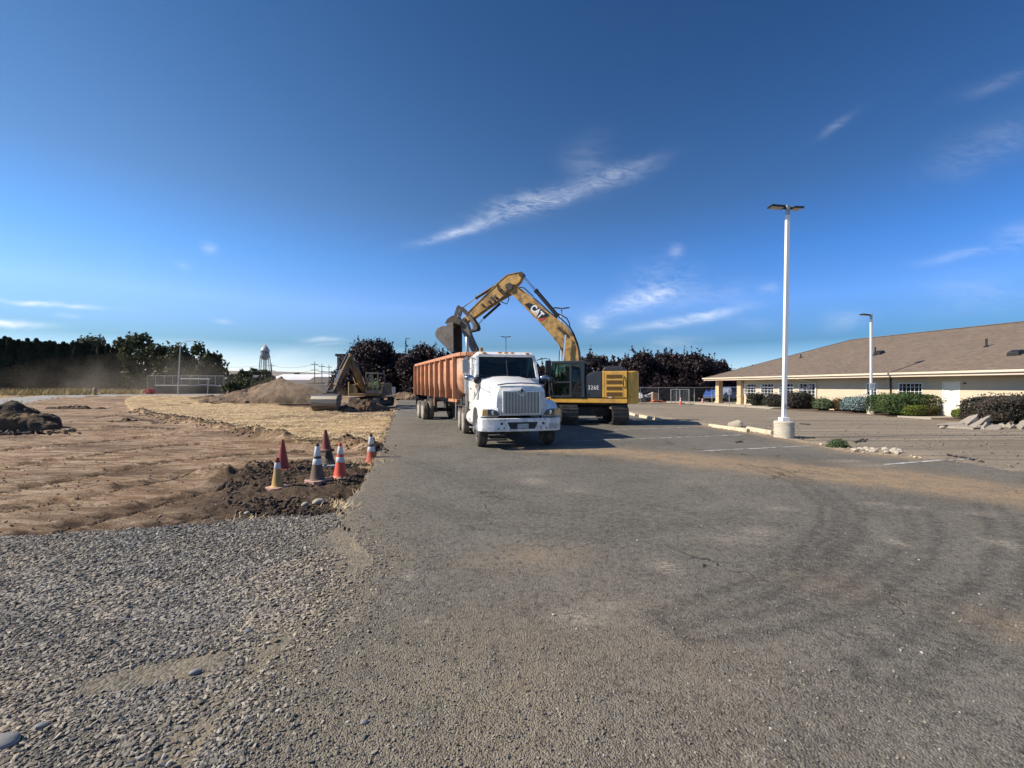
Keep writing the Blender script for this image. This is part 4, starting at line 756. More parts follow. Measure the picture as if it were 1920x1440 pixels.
MB().b2(x1 - .02, RX, LY - .012, LY + .01, 1.265, 1.285).b2(xl(1133) - .004, xl(1133) + .004, LY - .009, LY, 1.3, zt - .03).b2(xl(1169.5) - .004, xl(1169.5) + .004, LY - .009, LY, 1.3, zt - .03).build('panel_seam', m_black, dr)
MB().b2(xl(1141), xl(1147), LY - .01, LY - .006, zl(746) + .0, zl(744)).build('warning_label', m_white_let, dr)
for zz in (.62, .86): MB().b2(-1.55, -1.05, LY - .10, LY + .02, zz, zz + .03).build('step', m_black, exc, .006)
MB().tube([(cxf_ := -1.60, LY - .05, 1.3), (-1.66, LY - .06, 1.6), (-1.64, LY - .06, 2.3)], .016, 6).build('grab_rail', m_black, exc)
# counterweight with rounded corners
cx0, cx1 = RX + .02, RX + .50; rc = .40; cwp = [(cx0, LY + .02)] + [(cx1 - rc + rc * math.sin(R(a)), LY + .06 + rc - rc * math.cos(R(a))) for a in range(0, 91, 15)] + [(cx1 - rc + rc * math.cos(R(a)), 1.26 - rc + rc * math.sin(R(a))) for a in range(0, 91, 15)] + [(cx0, 1.3)]
cw = MB().prism(cwp, 'z', 1.0, zt + .01); cw = cw.build('counterweight', m_yel, exc, .06, 3)
MB().b2(cx0 - .008, cx0 + .008, LY + .01, LY + .05, 1.28, zt).build('panel_gap', m_black, cw)
# cab
CL, CR = -1.36, -.36; cxf, cxr = L(1030, 724, CL)[0], L(1096, 724, CL)[0]; CZ = 3.06; cm = L(1070, 724, CL)[0]
c = MB().b2(cxf + .05, cxr, CL, CR, 1.28, 1.36).b2(cxf + .10, cxr, CL - .01, CR + .01, CZ - .12, CZ)
for y in (CL + .035, CR - .035):
    c.bar((cxf + .02, y, 1.3), (cxf, y, 2.0), .08, .08, up=(0, 1, 0)).bar((cxf, y, 2.0), (cxf + .16, y, CZ - .06), .08, .08, up=(0, 1, 0))
    c.b2(cm - .05, cm + .05, y - .03, y + .03, 1.3, CZ - .05); c.b2(cxr - .17, cxr, y - .035, y + .035, 1.3, CZ - .02)
c.b2(cxf, cm, CL + .005, CL + .05, 1.98, 2.05).b2(cxr - .06, cxr, CL, CR, 1.3, 1.9).bar((cxf + .02, CL, 2.0), (cxf + .02, CR, 2.0), .06, .05)
c = c.build('cab', m_dgrey, exc, .015)
g = MB(); y = CL + .03
g.add([(cxf + .05, y, 1.36), (cm - .05, y, 1.36), (cm - .05, y, 1.98), (cxf + .02, y, 1.98)], [(0, 1, 2, 3)]).add([(cxf + .02, y, 2.05), (cm - .05, y, 2.05), (cm - .05, y, CZ - .1), (cxf + .18, y, CZ - .1)], [(0, 1, 2, 3)]).add([(cm + .05, y, 1.9), (cxr - .17, y, 1.9), (cxr - .17, y, CZ - .1), (cm + .05, y, CZ - .1)], [(0, 1, 2, 3)])
g.build('side_window', m_cabglass, c, smooth=0)
MB().add([(cxf + .02, CL, 2.0), (cxf + .02, CR, 2.0), (cxf + .17, CR, CZ - .1), (cxf + .17, CL, CZ - .1)], [(0, 1, 2, 3)]).add([(cxf, CL, 1.3), (cxf, CR, 1.3), (cxf + .0, CR, 2.0), (cxf, CL, 2.0)], [(0, 1, 2, 3)]).build('front_window', m_cabglass, c, smooth=0)
MB().add([(cxf + .15, CR, 1.4), (cxr - .17, CR, 1.4), (cxr - .17, CR, CZ - .1), (cxf + .18, CR, CZ - .1)], [(0, 1, 2, 3)]).build('side_window', m_cabglass, c, smooth=0)
st = MB().b2(cm + .05, cxr - .16, CL + .0, CL + .03, 1.3, 1.55)
for k in range(5):
    h = .14 + k * .17; st.bar((cm + .06 + .02 * k, CL - .005, 1.32), (cm + .06 + .02 * k, CL - .005, 1.32 + .18 * k * .6), .02, .035).bar((cm + .08 + .02 * k, CL - .005, 1.32 + .18 * k * .6), (cxr - .17, CL - .005, 1.40 + h), .02, .035)
st.build('intake_ribs', m_black, c, .005)
MB().b2(cxf + .75, cxf + 1.25, -1.1, -.6, 1.5, 1.75).b2(cxf + 1.15, cxf + 1.32, -1.1, -.6, 1.7, 2.5).b2(cxf + .3, cxf + .45, -1.0, -.7, 1.4, 2.1).build('operator_seat', m_black, c, .04)
for s in (.0,): MB().tube([(cxf + .02, CL - .02, 2.9), (cxf - .16, CL - .10, 2.85), (cxf - .16, CL - .10, 2.1)], .015, 6).build('mirror_arm', m_black, exc)
MB().box((cxf - .16, CL - .10, 2.6), (.07, .16, .36)).build('mirror', m_black, exc, .02)
MB().tube([L(1088, 675, -.9), L(1088, 674, -.9), L(1103, 674, -.9), L(1104, 688, -.9), L(1104, 700, -.9)], .018, 6).build('handrail', m_black, exc)
MB().tube([L(1108, 700, -.2), L(1108, 676, -.2), L(1109, 674, -.2), L(1122, 674, -.2), L(1124, 688, -.2)], .018, 6).build('handrail', m_black, exc)
MB().lathe([(.04, 0), (.05, .06), (0, .07)], (0, 0, 0), 'z', 10).build('work_lamp', m_white_let, exc, loc=L(1112, 692, -.9), rot=(0, R(-35), 0))
# ---- boom, stick and linkage, outlines on the arm's mid plane
BOOM = [(951, 536), (957, 531), (966, 535), (972, 541), (983, 546), (1000, 560.5), (1034, 591), (1060, 610), (1076, 631), (1084, 655), (1087, 685), (1086, 706), (1080, 712), (1066, 708), (1061, 690), (1059, 676), (1055, 658), (1050, 647.5), (1037.5, 631), (1018.7, 610), (1000, 592), (974, 564), (960, 551), (952, 545)]
boom = plate(BOOM, -.26, .26).build('boom', m_yel2, exc, .02)
# weld flanges along the boom edges
fl = MB(); e1 = [(966, 535), (983, 546), (1000, 560.5), (1034, 591), (1060, 610), (1076, 631), (1084, 655), (1087, 685)]; e2 = [(960, 551), (974, 564), (1000, 592), (1018.7, 610), (1037.5, 631), (1050, 647.5), (1055, 658), (1059, 676)]
for e in (e1, e2):
    for a, d in zip(e[:-1], e[1:]): fl.bar(L(*a), L(*d), .03, .57, up=(0, 1, 0))
fl.build('boom_flange', m_yel2, boom)
for a, d in (((981, 564.5), (988, 555)), ((1018.5, 609.5), (1033, 593))):
    p, q = Vector(L(*a)), Vector(L(*d)); MB().bar((p.x, -.262, p.z), (q.x, -.262, q.z), .012, .02).build('weld_seam', m_yel, boom)
def decal(px, y0, y1, mt, name, parent, ref=-.262):
    return plate(px, ref - y1, ref - y0, ref).build(name, mt, parent)
lg = decal([(983, 570.5), (991.5, 567.5), (1006, 573), (1030.5, 590.5), (1026.5, 594.5), (1008.5, 597.5), (1003, 591.5)], 0, .006, mat('decal_black', (.015, .017, .02), .4, var=0), 'logo_panel', boom)
decal([(1008.5, 598.2), (1026, 595.2), (1019, 600.5), (1012, 602.5)], 0, .006, mat('decal_red', (.50, .07, .055), .4, var=.05), 'logo_stripe', boom)
pc = Vector(L(1006.3, 584.5, -.268)); pa = Vector(L(998, 576, -.268)); pb = Vector(L(1016, 594, -.268)); dx = (pb - pa).normalized(); up_ = Vector((0, -1, 0)).cross(dx); up_ = up_ if up_.z > 0 else -up_
Mt = Matrix((( dx.x, up_.x, 0, pc.x), (dx.y, up_.y, -1, pc.y), (dx.z, up_.z, 0, pc.z), (0, 0, 0, 1)))
text_mesh('logo_letters', 'CAT', .50, m_white_let, lg, Mt, .004, .022, .78)
tri = [pc + dx * .02 - up_ * .02, pc - dx * .19 - up_ * .20, pc + dx * .19 - up_ * .20]
MB().prism([(p.x, p.z) for p in tri], 'y', -.279, -.272).build('logo_triangle', mat('decal_cream', (.75, .56, .38), .5, var=0), lg)
STICK = [(940, 527.5), (952.3, 517), (975.3, 512), (982, 515), (982.5, 519), (976.6, 528), (969.3, 535), (962, 549), (937.7, 563), (913.4, 579.5), (889, 597), (877, 604.5), (870.5, 602), (871, 598), (879.4, 587.5), (903.7, 563), (925.5, 542.5)]
stick = plate(STICK, -.20, .20).build('stick', m_yel2, exc, .02)
e = [(940, 527.5), (952.3, 517), (975.3, 512)]; e3 = [(962, 549), (937.7, 563), (913.4, 579.5), (889, 597)]; fl = MB()
for e_ in (e, e3, [(879.4, 587.5), (903.7, 563), (925.5, 542.5), (940, 527.5)], [(981, 517), (976.6, 528), (969.3, 535)]):
    for a, d in zip(e_[:-1], e_[1:]): fl.bar(L(*a), L(*d), .03, .45, up=(0, 1, 0))
fl.build('stick_flange', m_yel2, stick)
for px, r, hw in (((958, 540), .20, .36), ((979, 516), .13, .26), ((874, 600.5), .10, .30), ((879, 590), .08, .28)): 
    p = L(*px); MB().lathe([(0, -hw), (r, -hw), (r, hw), (0, hw)], p, 'y', 18).build('pin', m_steel_d, exc)
def cyl(a, mid, z_, r, rr_, lat=0, la=None, nm='hydraulic_cylinder', mt=m_black):
    A, Mi, B = L(*a, lat), L(*mid, lat), L(*z_, lat); c_ = MB().tube([A, Mi], r, 14).tube([Vector(Mi) * 1.0, Vector(Mi).lerp(Vector(A), .06)], r * 1.18, 14).build(nm, mt, exc)
    MB().tube([Mi, B], rr_, 10).build('piston_rod', m_rod, c_); return c_
cyl((1046, 593), (1004, 544), (980, 517), .105, .05)                     # stick cylinder on the boom
cyl((938, 530), (892, 559), (865.5, 577.5), .085, .045)                    # bucket cylinder on the stick
cyl((938, 569), (907, 596.5), (897, 608), .07, .04)                    # thumb cylinder
for lat in (-.42, .42): cyl((1050, 742), (1054.5, 700), (1060.5, 628), .085, .045, lat)   # boom cylinders
for lat in (-.24, .24):
    plate([(860.5, 575), (863.5, 573.5), (867, 576), (880.5, 589), (877, 592.5), (864, 580)], lat - .025, lat + .025).build('bucket_lever', m_steel_d, exc, .01)
    plate([(860, 576), (865, 578), (862, 590), (858.5, 596), (854.5, 594.5), (856, 588)], lat - .03, lat + .03).build('bucket_link', m_steel_d, exc, .01)
    plate([(878, 589), (883, 588.5), (890, 599), (897, 609), (898.5, 616), (896, 620), (890, 619.5), (889.5, 611), (884, 602)], lat - .03, lat + .03).build('thumb_link', m_steel, exc, .01)
    plate([(897, 614), (897.5, 620), (884, 623), (881, 619.5)], lat * .6 - .025, lat * .6 + .025).build('thumb_strut', m_steel_d, exc, .01)
plate([(866, 606), (872, 601), (877, 603.5), (881, 615), (884.5, 628), (891.5, 643.4), (897, 654.3), (895.5, 664), (890, 667), (884, 655), (873, 632), (866, 619)], -.17, .17).build('bucket_thumb', m_steel, exc, .02)
# bucket: two side plates and a rolled shell, open towards the machine
BW = .60; NB = -BW
BP = [(850, 605), (838.5, 606.5), (839.5, 611), (828, 612), (820, 616), (816.2, 624), (817, 631), (824.5, 639.5), (838, 653), (845.5, 660.5), (850.5, 660)]
q = [L(a, b_, NB) for a, b_ in BP]; prof2 = [(p[0], p[2]) for p in q]
sp_ = MB(); sp_.prism(prof2, 'y', -BW, -BW + .035); sp_.prism(prof2, 'y', BW - .035, BW)
for i in range(0, len(prof2) - 2):
    (xa, za), (xb, zb) = prof2[i], prof2[i + 1]; sp_.bar((xa, 0, za), (xb, 0, zb), .035, 2 * BW - .004, up=(0, 1, 0))
bk = sp_.build('bucket', m_steel, exc, .008)
MB().prism([(p[0], p[2]) for p in [L(a, b_, NB) for a, b_ in ((838, 606.5), (850, 605), (850.5, 660), (845.5, 660.5), (838.5, 653))]], 'y', -BW - .02, -BW - .001).build('side_cutter', m_steel, bk, .008)
for k in range(5):
    y = -BW + .1 + k * (2 * BW - .2) / 4; p = Vector(prof2[-2]); MB().box((p[0] + .12, y, p[1] - .04), (.32, .09, .07), (0, R(20), 0), taper=.8).build('tooth', m_steel_d, bk, .01)
for lat in (-.26, .26): plate([(838, 608), (842, 600), (850, 594), (858, 592), (864, 599), (869, 603), (866, 610), (851, 607)], lat - .03, lat + .03).build('bucket_ear', m_steel_d, exc, .01)
hs = MB()
def hose(pts, lat, r=.03): hs.tube([Vector(L(a, b_, lat)) for a, b_ in pts], r, 6)
hose([(1046, 588), (1053, 591), (1063, 597), (1067, 605), (1069, 614), (1076, 626), (1083, 644), (1087.5, 662), (1088, 690)], -.1); hose([(1042, 590), (1050, 596), (1061, 606), (1070, 617), (1078, 632), (1083, 652), (1085.5, 690)], .05)
hose([(1000, 558), (1012, 568), (1030, 585), (1045, 597)], -.2); hose([(972, 538), (983, 540), (1000, 556)], -.24, .028); hose([(940, 566), (950, 570), (954, 562), (953, 552), (948, 545)], -.28, .028)
hose([(948, 556), (951, 545), (956, 536), (964, 534), (972, 540), (978, 545)], -.30, .03); hose([(932, 532), (934, 543), (939, 549), (948, 549), (955, 543)], -.24, .028); hose([(926, 556), (936, 562), (944, 556), (952, 549)], -.24, .03); hose([(912, 578), (920, 572), (930, 566), (943, 560), (950, 551)], -.24, .03)
hose([(1050, 742), (1047, 700), (1049, 660), (1052, 650)], -.3, .02)
hs.build('hydraulic_hoses', m_hose, exc)
cl = MB()
for a, lat in (((922, 559), -.24), ((926, 563), -.24), ((929, 557), -.25), ((918, 566), -.23), ((905, 572), -.22), ((938, 542), -.22), ((1048, 616), -.28), ((1053, 620), -.29), ((1057, 624), -.30)): cl.box(L(*a, lat), (.17, .10, .13), (0, R(35), 0))
cl.build('valve_block', m_steel_d, exc, .01)
# ================= smaller excavator in the distance, facing the camera: local -Y forward
EX2 = (-12.9, 39.2)
ex2 = thing('small_excavator', 'dusty yellow excavator with open cab lowering a wide smooth bucket beside the dirt heap', 'excavator', (*EX2, 0.0), R(-3))
m_yd = mat('dusty_yellow', (.25, .16, .065), .75, var=.2, dirt=(.11, .075, .045), damt=.6, dscale=1.5)
m_pale = mat('sunbleached_yellow', (.66, .52, .25), .6, var=.1, dirt=(.35, .25, .13), damt=.3)
for x in (-1.05, 1.05): track(ex2, (x + .25, 0, 0), 3.9, .62, .82, 'track', 0.0, m_track, .2)
MB().b2(-.6, 1.0, -.9, .9, .4, .8).lathe([(.6, .8), (.6, 1.0)], (.2, 0, 0), 'z', 20).build('undercarriage', m_frame, ex2, .02)
MB().b2(-1.35, 1.35, -1.5, 1.6, 1.0, 1.22).build('platform', m_yd, ex2, .03)
MB().b2(-1.35, 1.3, .2, 2.2, 1.22, 2.15).build('engine_house', m_yd, ex2, .08)
MB().b2(-1.3, -.55, -1.45, .2, 1.22, 2.0).build('tool_box', m_yd, ex2, .04); MB().b2(-1.36, -1.28, -1.5, -1.42, 1.0, 2.2).build('corner_post', m_pale, ex2, .01)
c = MB(); f = m_pale
for x in (.28, 1.32):
    for y in (-1.55, .05): c.b2(x - .045, x + .045, y - .045, y + .045, 1.22, 2.95)
c.b2(.23, 1.37, -1.6, .1, 2.93, 3.03).b2(.28, 1.32, -1.58, -1.5, 1.22, 1.5).b2(.3, 1.3, .02, .08, 1.22, 1.9); c = c.build('cab', mat('grey_cab_frame', (.16, .15, .13), .6, var=.1, dirt=(.3, .25, .18), damt=.4), ex2, .015)
MB().add([(.32, -1.56, 1.5), (1.28, -1.56, 1.5), (1.28, -1.56, 2.92), (.32, -1.56, 2.92)], [(0, 1, 2, 3)]).build('front_window', m_cabglass, c, smooth=0)
MB().b2(.55, 1.05, -.55, -.1, 1.5, 1.68).b2(.55, 1.05, -.2, -.05, 1.6, 2.3).build('operator_seat', m_black, c, .04)
bm2 = MB().prism([(-.2, 1.3), (-1.6, 2.6), (-3.4, 3.95), (-3.9, 4.15), (-4.1, 3.95), (-3.5, 3.45), (-1.9, 2.05), (-.9, 1.2)], 'x', -.2, .17).mod(lambda x, y, z: (x - .12 + y * .0, y, z)).build('boom', m_yd, ex2, .03)
sk2 = MB().prism([(-3.2, 4.3), (-3.8, 4.45), (-4.3, 4.15), (-6.6, 1.75), (-6.9, 1.35), (-6.7, 1.25), (-6.3, 1.55), (-3.8, 3.55)], 'x', -.13, .13).mod(lambda x, y, z: (x - .12 + y * .02, y, z)).build('stick', m_yd, ex2, .03)
def c2(a, m_, b_, r, rr_):
    sh = lambda p: (p[0] - .12 + p[1] * .01, p[1], p[2]); q = MB().tube([sh(a), sh(m_)], r, 12).build('hydraulic_cylinder', m_black, ex2); MB().tube([sh(m_), sh(b_)], rr_, 8).build('piston_rod', m_rod, q)
c2((0, -4.3, 4.4), (0, -5.6, 3.2), (0, -6.5, 2.15), .09, .045); c2((0, -2.0, 3.15), (0, -2.9, 3.95), (0, -3.3, 4.35), .1, .05)
for x in (-.42, .42): c2((x, -.9, 1.35), (x, -1.8, 2.0), (x, -2.3, 2.6), .08, .04)
sh = lambda x, y, z: (x - .12 + y * .02, y, z)
MB().tube([sh(.2, -3.9, 3.9), sh(.62, -4.6, 3.1), sh(.6, -5.2, 2.4), sh(.3, -5.9, 2.0)], .03, 6).tube([sh(.25, -3.6, 4.0), sh(.75, -4.3, 3.4), sh(.5, -5.0, 2.2)], .03, 6).tube([sh(-.2, -5.0, 2.9), sh(-.5, -5.8, 2.1), sh(-.3, -6.4, 1.6)], .03, 6).build('hydraulic_hoses', m_hose, ex2)
b = MB().box(sh(0, -6.85, 1.42), (.55, .6, .30), (R(20), 0, 0)).bar(sh(-.25, -6.4, 2.05), sh(-.25, -7.0, 1.5), .08, .14).bar(sh(.25, -6.4, 2.05), sh(.25, -7.0, 1.5), .08, .14).bar(sh(-.3, -6.1, 1.7), sh(-.3, -6.5, 2.2), .06, .12).bar(sh(.3, -6.1, 1.7), sh(.3, -6.5, 2.2), .06, .12)
b.box(sh(0, -7.1, 1.28), (1.0, .4, .12)).build('quick_coupler', m_steel_d, ex2, .02)
bx = -.12 - 7.3 * .075 + .30
prf = [(-7.0, 1.22), (-7.45, 1.24), (-7.72, 1.12), (-7.88, .88), (-7.90, .60), (-7.82, .34), (-7.66, .12), (-7.50, .02), (-7.0, .02), (-6.9, .4)]
q = MB().prism(prf[:8] + [(-7.35, .03), (-7.2, .5), (-7.0, 1.0)], 'x', bx - .98, bx - .94).prism(prf[:8] + [(-7.35, .03), (-7.2, .5), (-7.0, 1.0)], 'x', bx + .94, bx + .98)
for (y0, z0), (y1, z1) in zip(prf[:7], prf[1:8]): q.bar((bx, y0, z0), (bx, y1, z1), .03, 1.9, up=(1, 0, 0))
m_polish = mat('polished_bucket_steel', (.27, .245, .21), .38, .8, var=.15, dirt=(.09, .065, .045), damt=.55, dscale=1.2, stretch=(.25, 1, 5))
bk2 = q.build('bucket', m_polish, ex2, .01)
MB().b2(bx - .97, bx + .97, -7.915, -7.885, .50, .56).build('wear_strip', m_steel, bk2); MB().b2(bx - .97, bx + .97, -7.90, -7.86, .84, .88).build('wear_strip', m_steel, bk2)
# ================= vegetation helpers
def leaf_mat(name, col, col2, isl=.55, rough=.6, trans=.25):
    if name in _mats: return _mats[name]
    m = bpy.data.materials.new(name); m.use_nodes = True; t = m.node_tree; t.nodes.clear(); n = N(t)
    co = n.new('ShaderNodeTexCoord').outputs['Object']; ri = n.new('ShaderNodeNewGeometry').outputs['Random Per Island']
    c = n.mix(n.ramp(n.noise(co, .9, 4, .6), .4, .62), col, col2); kk = n.new('ShaderNodeMapRange', {0: ri, 1: 0.0, 2: 1.0, 3: 1 - isl, 4: 1 + isl}).outputs[0]
    c = n.mix(1.0, c, n.new('ShaderNodeCombineColor', {0: kk, 1: kk, 2: kk}).outputs[0], 'MULTIPLY')
    b = n.new('ShaderNodeBsdfPrincipled', {'Base Color': c, 'Roughness': rough, 'Specular IOR Level': .3})
    tr = n.new('ShaderNodeBsdfTranslucent', {'Color': c}); n.new('ShaderNodeOutputMaterial', {'Surface': n.new('ShaderNodeMixShader', {0: trans, 1: b.outputs[0], 2: tr.outputs[0]}).outputs[0]}); _mats[name] = m; return m
def leaves(name, pts, nrm, size, m, parent=None, spread=.8, asp=.6):
    n = len(pts); d = nrm + rng.normal(0, spread, (n, 3)); d /= np.linalg.norm(d, axis=1)[:, None] + 1e-9
    r = rng.normal(0, 1, (n, 3)); a = np.cross(d, r); a /= np.linalg.norm(a, axis=1)[:, None] + 1e-9; b = np.cross(d, a); s = (size * rng.uniform(.55, 1.45, n))[:, None]
    v = np.stack([pts - a * s, pts + b * s * asp, pts + a * s, pts - b * s * asp], 1).reshape(-1, 3)
    return mesh_np(name, v, np.arange(4 * n).reshape(-1, 4), m, False, parent)
def sph(n):
    v = rng.normal(0, 1, (n, 3)); return v / np.linalg.norm(v, axis=1)[:, None]
def clumps(cs, rs, per, shell=.35):
    P_, N_ = [], []
    for c, r in zip(cs, rs):
        k = max(8, int(per * r ** 2)); d = sph(k); rad = 1 - rng.random(k) ** 2 * shell; P_.append(np.array(c) + d * rad[:, None] * np.array([r, r, r * .85])); N_.append(d)
    return np.concatenate(P_), np.concatenate(N_)
m_bark = mat('bark', (.06, .045, .035), .95, var=.3, scale=6, bump=.03)
def tree(name, label, x, y, h, w, leafm, z0=0.0, trunk=.22, per=150, leaf=.22, n=34, group=None, base=.2, cat='tree', seed=0, shape=1.0):
    st = np.random.default_rng(seed + 5); t = thing(name, label, cat, (x, y, z0), 0, group)
    b = MB(); b.tube([(0, 0, -.1), (.05 * h * .1, 0, h * base), (0, .02 * h, h * .55), (.02 * h, 0, h * .85)], [trunk, trunk * .8, trunk * .5, trunk * .12], 8)
    cs, rs = [], []
    for i in range(n):
        a = st.uniform(0, 6.283); zz = st.uniform(base + .02, 1.0); env = math.sin(math.pi * min(1, max(.06, (zz - base * .6) / (1.04 - base * .6))) ** .75) ** .6 * shape
        rr_ = w / 2 * env * st.uniform(.35, 1.0); rad = w * st.uniform(.11, .2)
        c = (rr_ * math.cos(a), rr_ * math.sin(a), zz * h - rad * .4); cs.append(c); rs.append(rad)
        if i % 3 == 0: b.tube([(0, 0, h * max(base, zz * .55)), (c[0] * .6, c[1] * .6, (c[2] + h * zz * .6) / 2), c], [trunk * .35, trunk * .2, trunk * .06], 5)
    b.build('trunk', m_bark, t); pt, nn = clumps(cs, rs, per); 
    sprig = sph(int(len(pt) * .16)) ; idx = st.integers(0, len(pt), len(sprig)); pt = np.concatenate([pt, pt[idx] + nn[idx] * st.uniform(.1, .5, (len(idx), 1)) * w * .06 + np.array([0, 0, 1]) * st.uniform(0, .06, (len(idx), 1)) * w]); nn = np.concatenate([nn, sprig])
    up = np.where(nn[:, 2] > .15)[0]; si = st.choice(up, min(len(up), int(26 + w * 9)), False); K = 12; tt = np.linspace(0, 1, K)[None, :, None]   # young shoots standing out of the crown
    ln = st.uniform(.06, .15, (len(si), 1, 1)) * min(w, 6); dr2 = nn[si] * .5 + np.array([0, 0, 1]) + st.normal(0, .22, (len(si), 3)); sp2 = (pt[si][:, None, :] + dr2[:, None, :] * ln * tt + st.normal(0, leaf * .35, (len(si), K, 3))).reshape(-1, 3)
    pt = np.concatenate([pt, sp2]); nn = np.concatenate([nn, sph(len(sp2))])
    leaves('crown', pt, nn, leaf, leafm, t); return t
# ================= tan office building: local -X is the facade's outside, +Y runs away along the facade
BA = math.asin(.2207); B0 = (25.9, 25.4)
m_stucco = mat('cream_stucco', (.57, .475, .345), .9, var=.05, scale=1.5, bump=.006, bscale=60, dirt=(.52, .40, .30), damt=.16, dscale=.9)
m_col = mat('tan_column_stucco', (.58, .43, .26), .9, var=.06, bump=.004, bscale=60)
m_trim = mat('cream_fascia', (.66, .55, .42), .6, var=.04); m_soffit = mat('soffit', (.42, .37, .29), .8, var=.05)
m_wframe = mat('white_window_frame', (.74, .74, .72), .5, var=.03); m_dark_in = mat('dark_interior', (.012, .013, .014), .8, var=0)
m_door = mat('cream_door_paint', (.80, .74, .62), .5, var=.03)
def roof_mat():
    m = bpy.data.materials.new('brown_shingles'); m.use_nodes = True; t = m.node_tree; t.nodes.clear(); n = N(t); co = n.new('ShaderNodeTexCoord').outputs['Object']
    br = n.new('ShaderNodeTexBrick', {'Vector': n.new('ShaderNodeMapping', {'Vector': co, 'Rotation': (0, 0, R(90)), 'Scale': (1, 1, 1)}).outputs[0], 'Color1': (.125, .098, .076, 1), 'Color2': (.20, .155, .12, 1), 'Mortar': (.075, .06, .047, 1), 'Scale': 3.4, 'Mortar Size': .035, 'Brick Width': .9, 'Row Height': .42, 'Bias': 0.0})
    st = n.noise(n.new('ShaderNodeMapping', {'Vector': co, 'Scale': (9, 2.2, 1)}).outputs[0], 1.0, 5, .7); c = n.mix(n.m('MULTIPLY', n.ramp(st, .4, .66), .5), br.outputs[0], (.245, .19, .145)); c = n.mix(n.m('MULTIPLY', n.ramp(n.noise(co, .5, 4), .45, .65), .3), c, (.125, .10, .08))
    b = n.new('ShaderNodeBsdfPrincipled', {'Base Color': c, 'Roughness': .92, 'Specular IOR Level': .2}); t.links.new(n.new('ShaderNodeBump', {'Strength': .7, 'Distance': .02, 'Height': n.m('ADD', br.outputs[1], st)}).outputs[0], b.inputs['Normal']); n.new('ShaderNodeOutputMaterial', {'Surface': b.outputs[0]}); return m
bld = thing('office_building', 'long low cream stucco building with a brown shingle hip roof and white door', 'building', (*B0, 0.0), BA)
def wt_(px): k = (px - 960) / FP; return (25.9 - 25.4 * k) / (.2207 + .9753 * k)      # distance along the facade
def wz(px, py): t_ = wt_(px); return EYE - (py - HY) / FP * (25.4 + .9753 * t_)
WIN = [(1395, 1418, 2.06, .98, 4), (1426, 1451, 2.06, .98, 4), (1460, 1488, 2.06, .98, 4), (1497, 1529, 2.06, .98, 4), (1624, 1645, 2.05, .95, 3), (1684, 1730, 2.05, .95, 6)]
def shrub(label, px0, px1, pyt, pyb, depth, leafm, box=.0, leaf=.05, n=3200, name='shrub', dy=None, flop=0.0):
    x0, D = G((px0 + px1) / 2, pyb); w_ = (px1 - px0) / FP * D; h = EYE - (pyt - HY) / FP * D
    c_, s_ = math.cos(BA), math.sin(BA); kk_ = ((px0 + px1) / 2 - 960) / FP; Dw = 25.4 + .9753 * wt_((px0 + px1) / 2) - (depth / 2 + .1) / (c_ * kk_ + s_); D = min(D + depth / 2, Dw) if dy is None else dy; x0 = ((px0 + px1) / 2 - 960) / FP * D; w_ = (px1 - px0) / FP * D
    d = sph(n); d[:, 2] = np.where(d[:, 2] < -.35, -d[:, 2], d[:, 2]); q = d.copy()
    if box: e = np.abs(d) ** (1 / box); k = (np.abs(d[:, 0]) ** (2 + 8 * box) + np.abs(d[:, 1]) ** (2 + 8 * box) + np.abs(d[:, 2]) ** (2 + 8 * box)) ** (-1 / (2 + 8 * box)); q = d * k[:, None]
    lump = 1 + fbm(d[:, 0] * 3 + d[:, 2] * 2.3 + px0, d[:, 1] * 3 - d[:, 2] * 1.7, 3, 7) * (.34 if not box else .16); q = q * lump[:, None] * (1 - rng.random(n)[:, None] ** 3 * .22)
    pt = q * np.array([w_ / 2, depth / 2, h * .58]) + np.array([0, 0, h * .42]); m_ = rng.random(n) < .07; pt = pt + d * (m_ * rng.uniform(.0, .16, n))[:, None] + np.array([0, 0, 1]) * (m_ * rng.uniform(0, .10, n))[:, None]; pt[:, 2] = np.maximum(pt[:, 2], .02)
    t = thing(name, label, 'shrub', (x0, D, ground_z(x0, D) + .02))
    b = MB(); dd_ = sph(2)
    v, f = ico(3); core = v * np.array([w_ / 2 * .72, depth / 2 * .72, h * .40]) + np.array([0, 0, h * .40]); core[:, 2] = np.maximum(core[:, 2], .0); mesh_np('dark_core', core, f, mat('shrub_core_dark', (.03, .026, .018), .95, var=.3, scale=12, bump=.05), True, t)  # solid dark core stands in for the shade inside the foliage
    leaves('foliage', pt, d, leaf, leafm, t, .55); return t
ops = [(wt_(b_), wt_(a), z0, z1, nx) for a, b_, z1, z0, nx in WIN]; dy0, dy1 = wt_(1800.5), wt_(1767)
WALL_T = 16.47; wl = MB(); allop = sorted([(a, b_, z0, z1) for a, b_, z0, z1, _ in ops] + [(dy0, dy1, 0.0, 2.12)])
y = -16.0
for a, b_, z0, z1 in allop:
    wl.b2(0, .22, y, a, 0, 2.6)
    if z0 > 0: wl.b2(0, .22, a, b_, 0, z0)
    wl.b2(0, .22, a, b_, z1, 2.6); y = b_
wl.b2(0, .22, y, WALL_T, 0, 2.6).b2(.22, 18, WALL_T - .22, WALL_T, 0, 2.6).b2(17.8, 18, -16, WALL_T - .22, 0, 2.6)
wl = wl.build('wall', m_stucco, bld, smooth=0)
jb = MB(); y = -16.0
for a, b_, z0, z1 in allop:
    if z0 < .82: jb.b2(-.012, 0, y, a, .80, .825); y = b_
jb.b2(-.012, 0, y, WALL_T, .80, .825).build('belt_joint', mat('stucco_joint', (.36, .29, .20), .9, var=.05), wl, smooth=0)
m_wglass = glass('office_window_glass', (.5, .55, .55), .5)
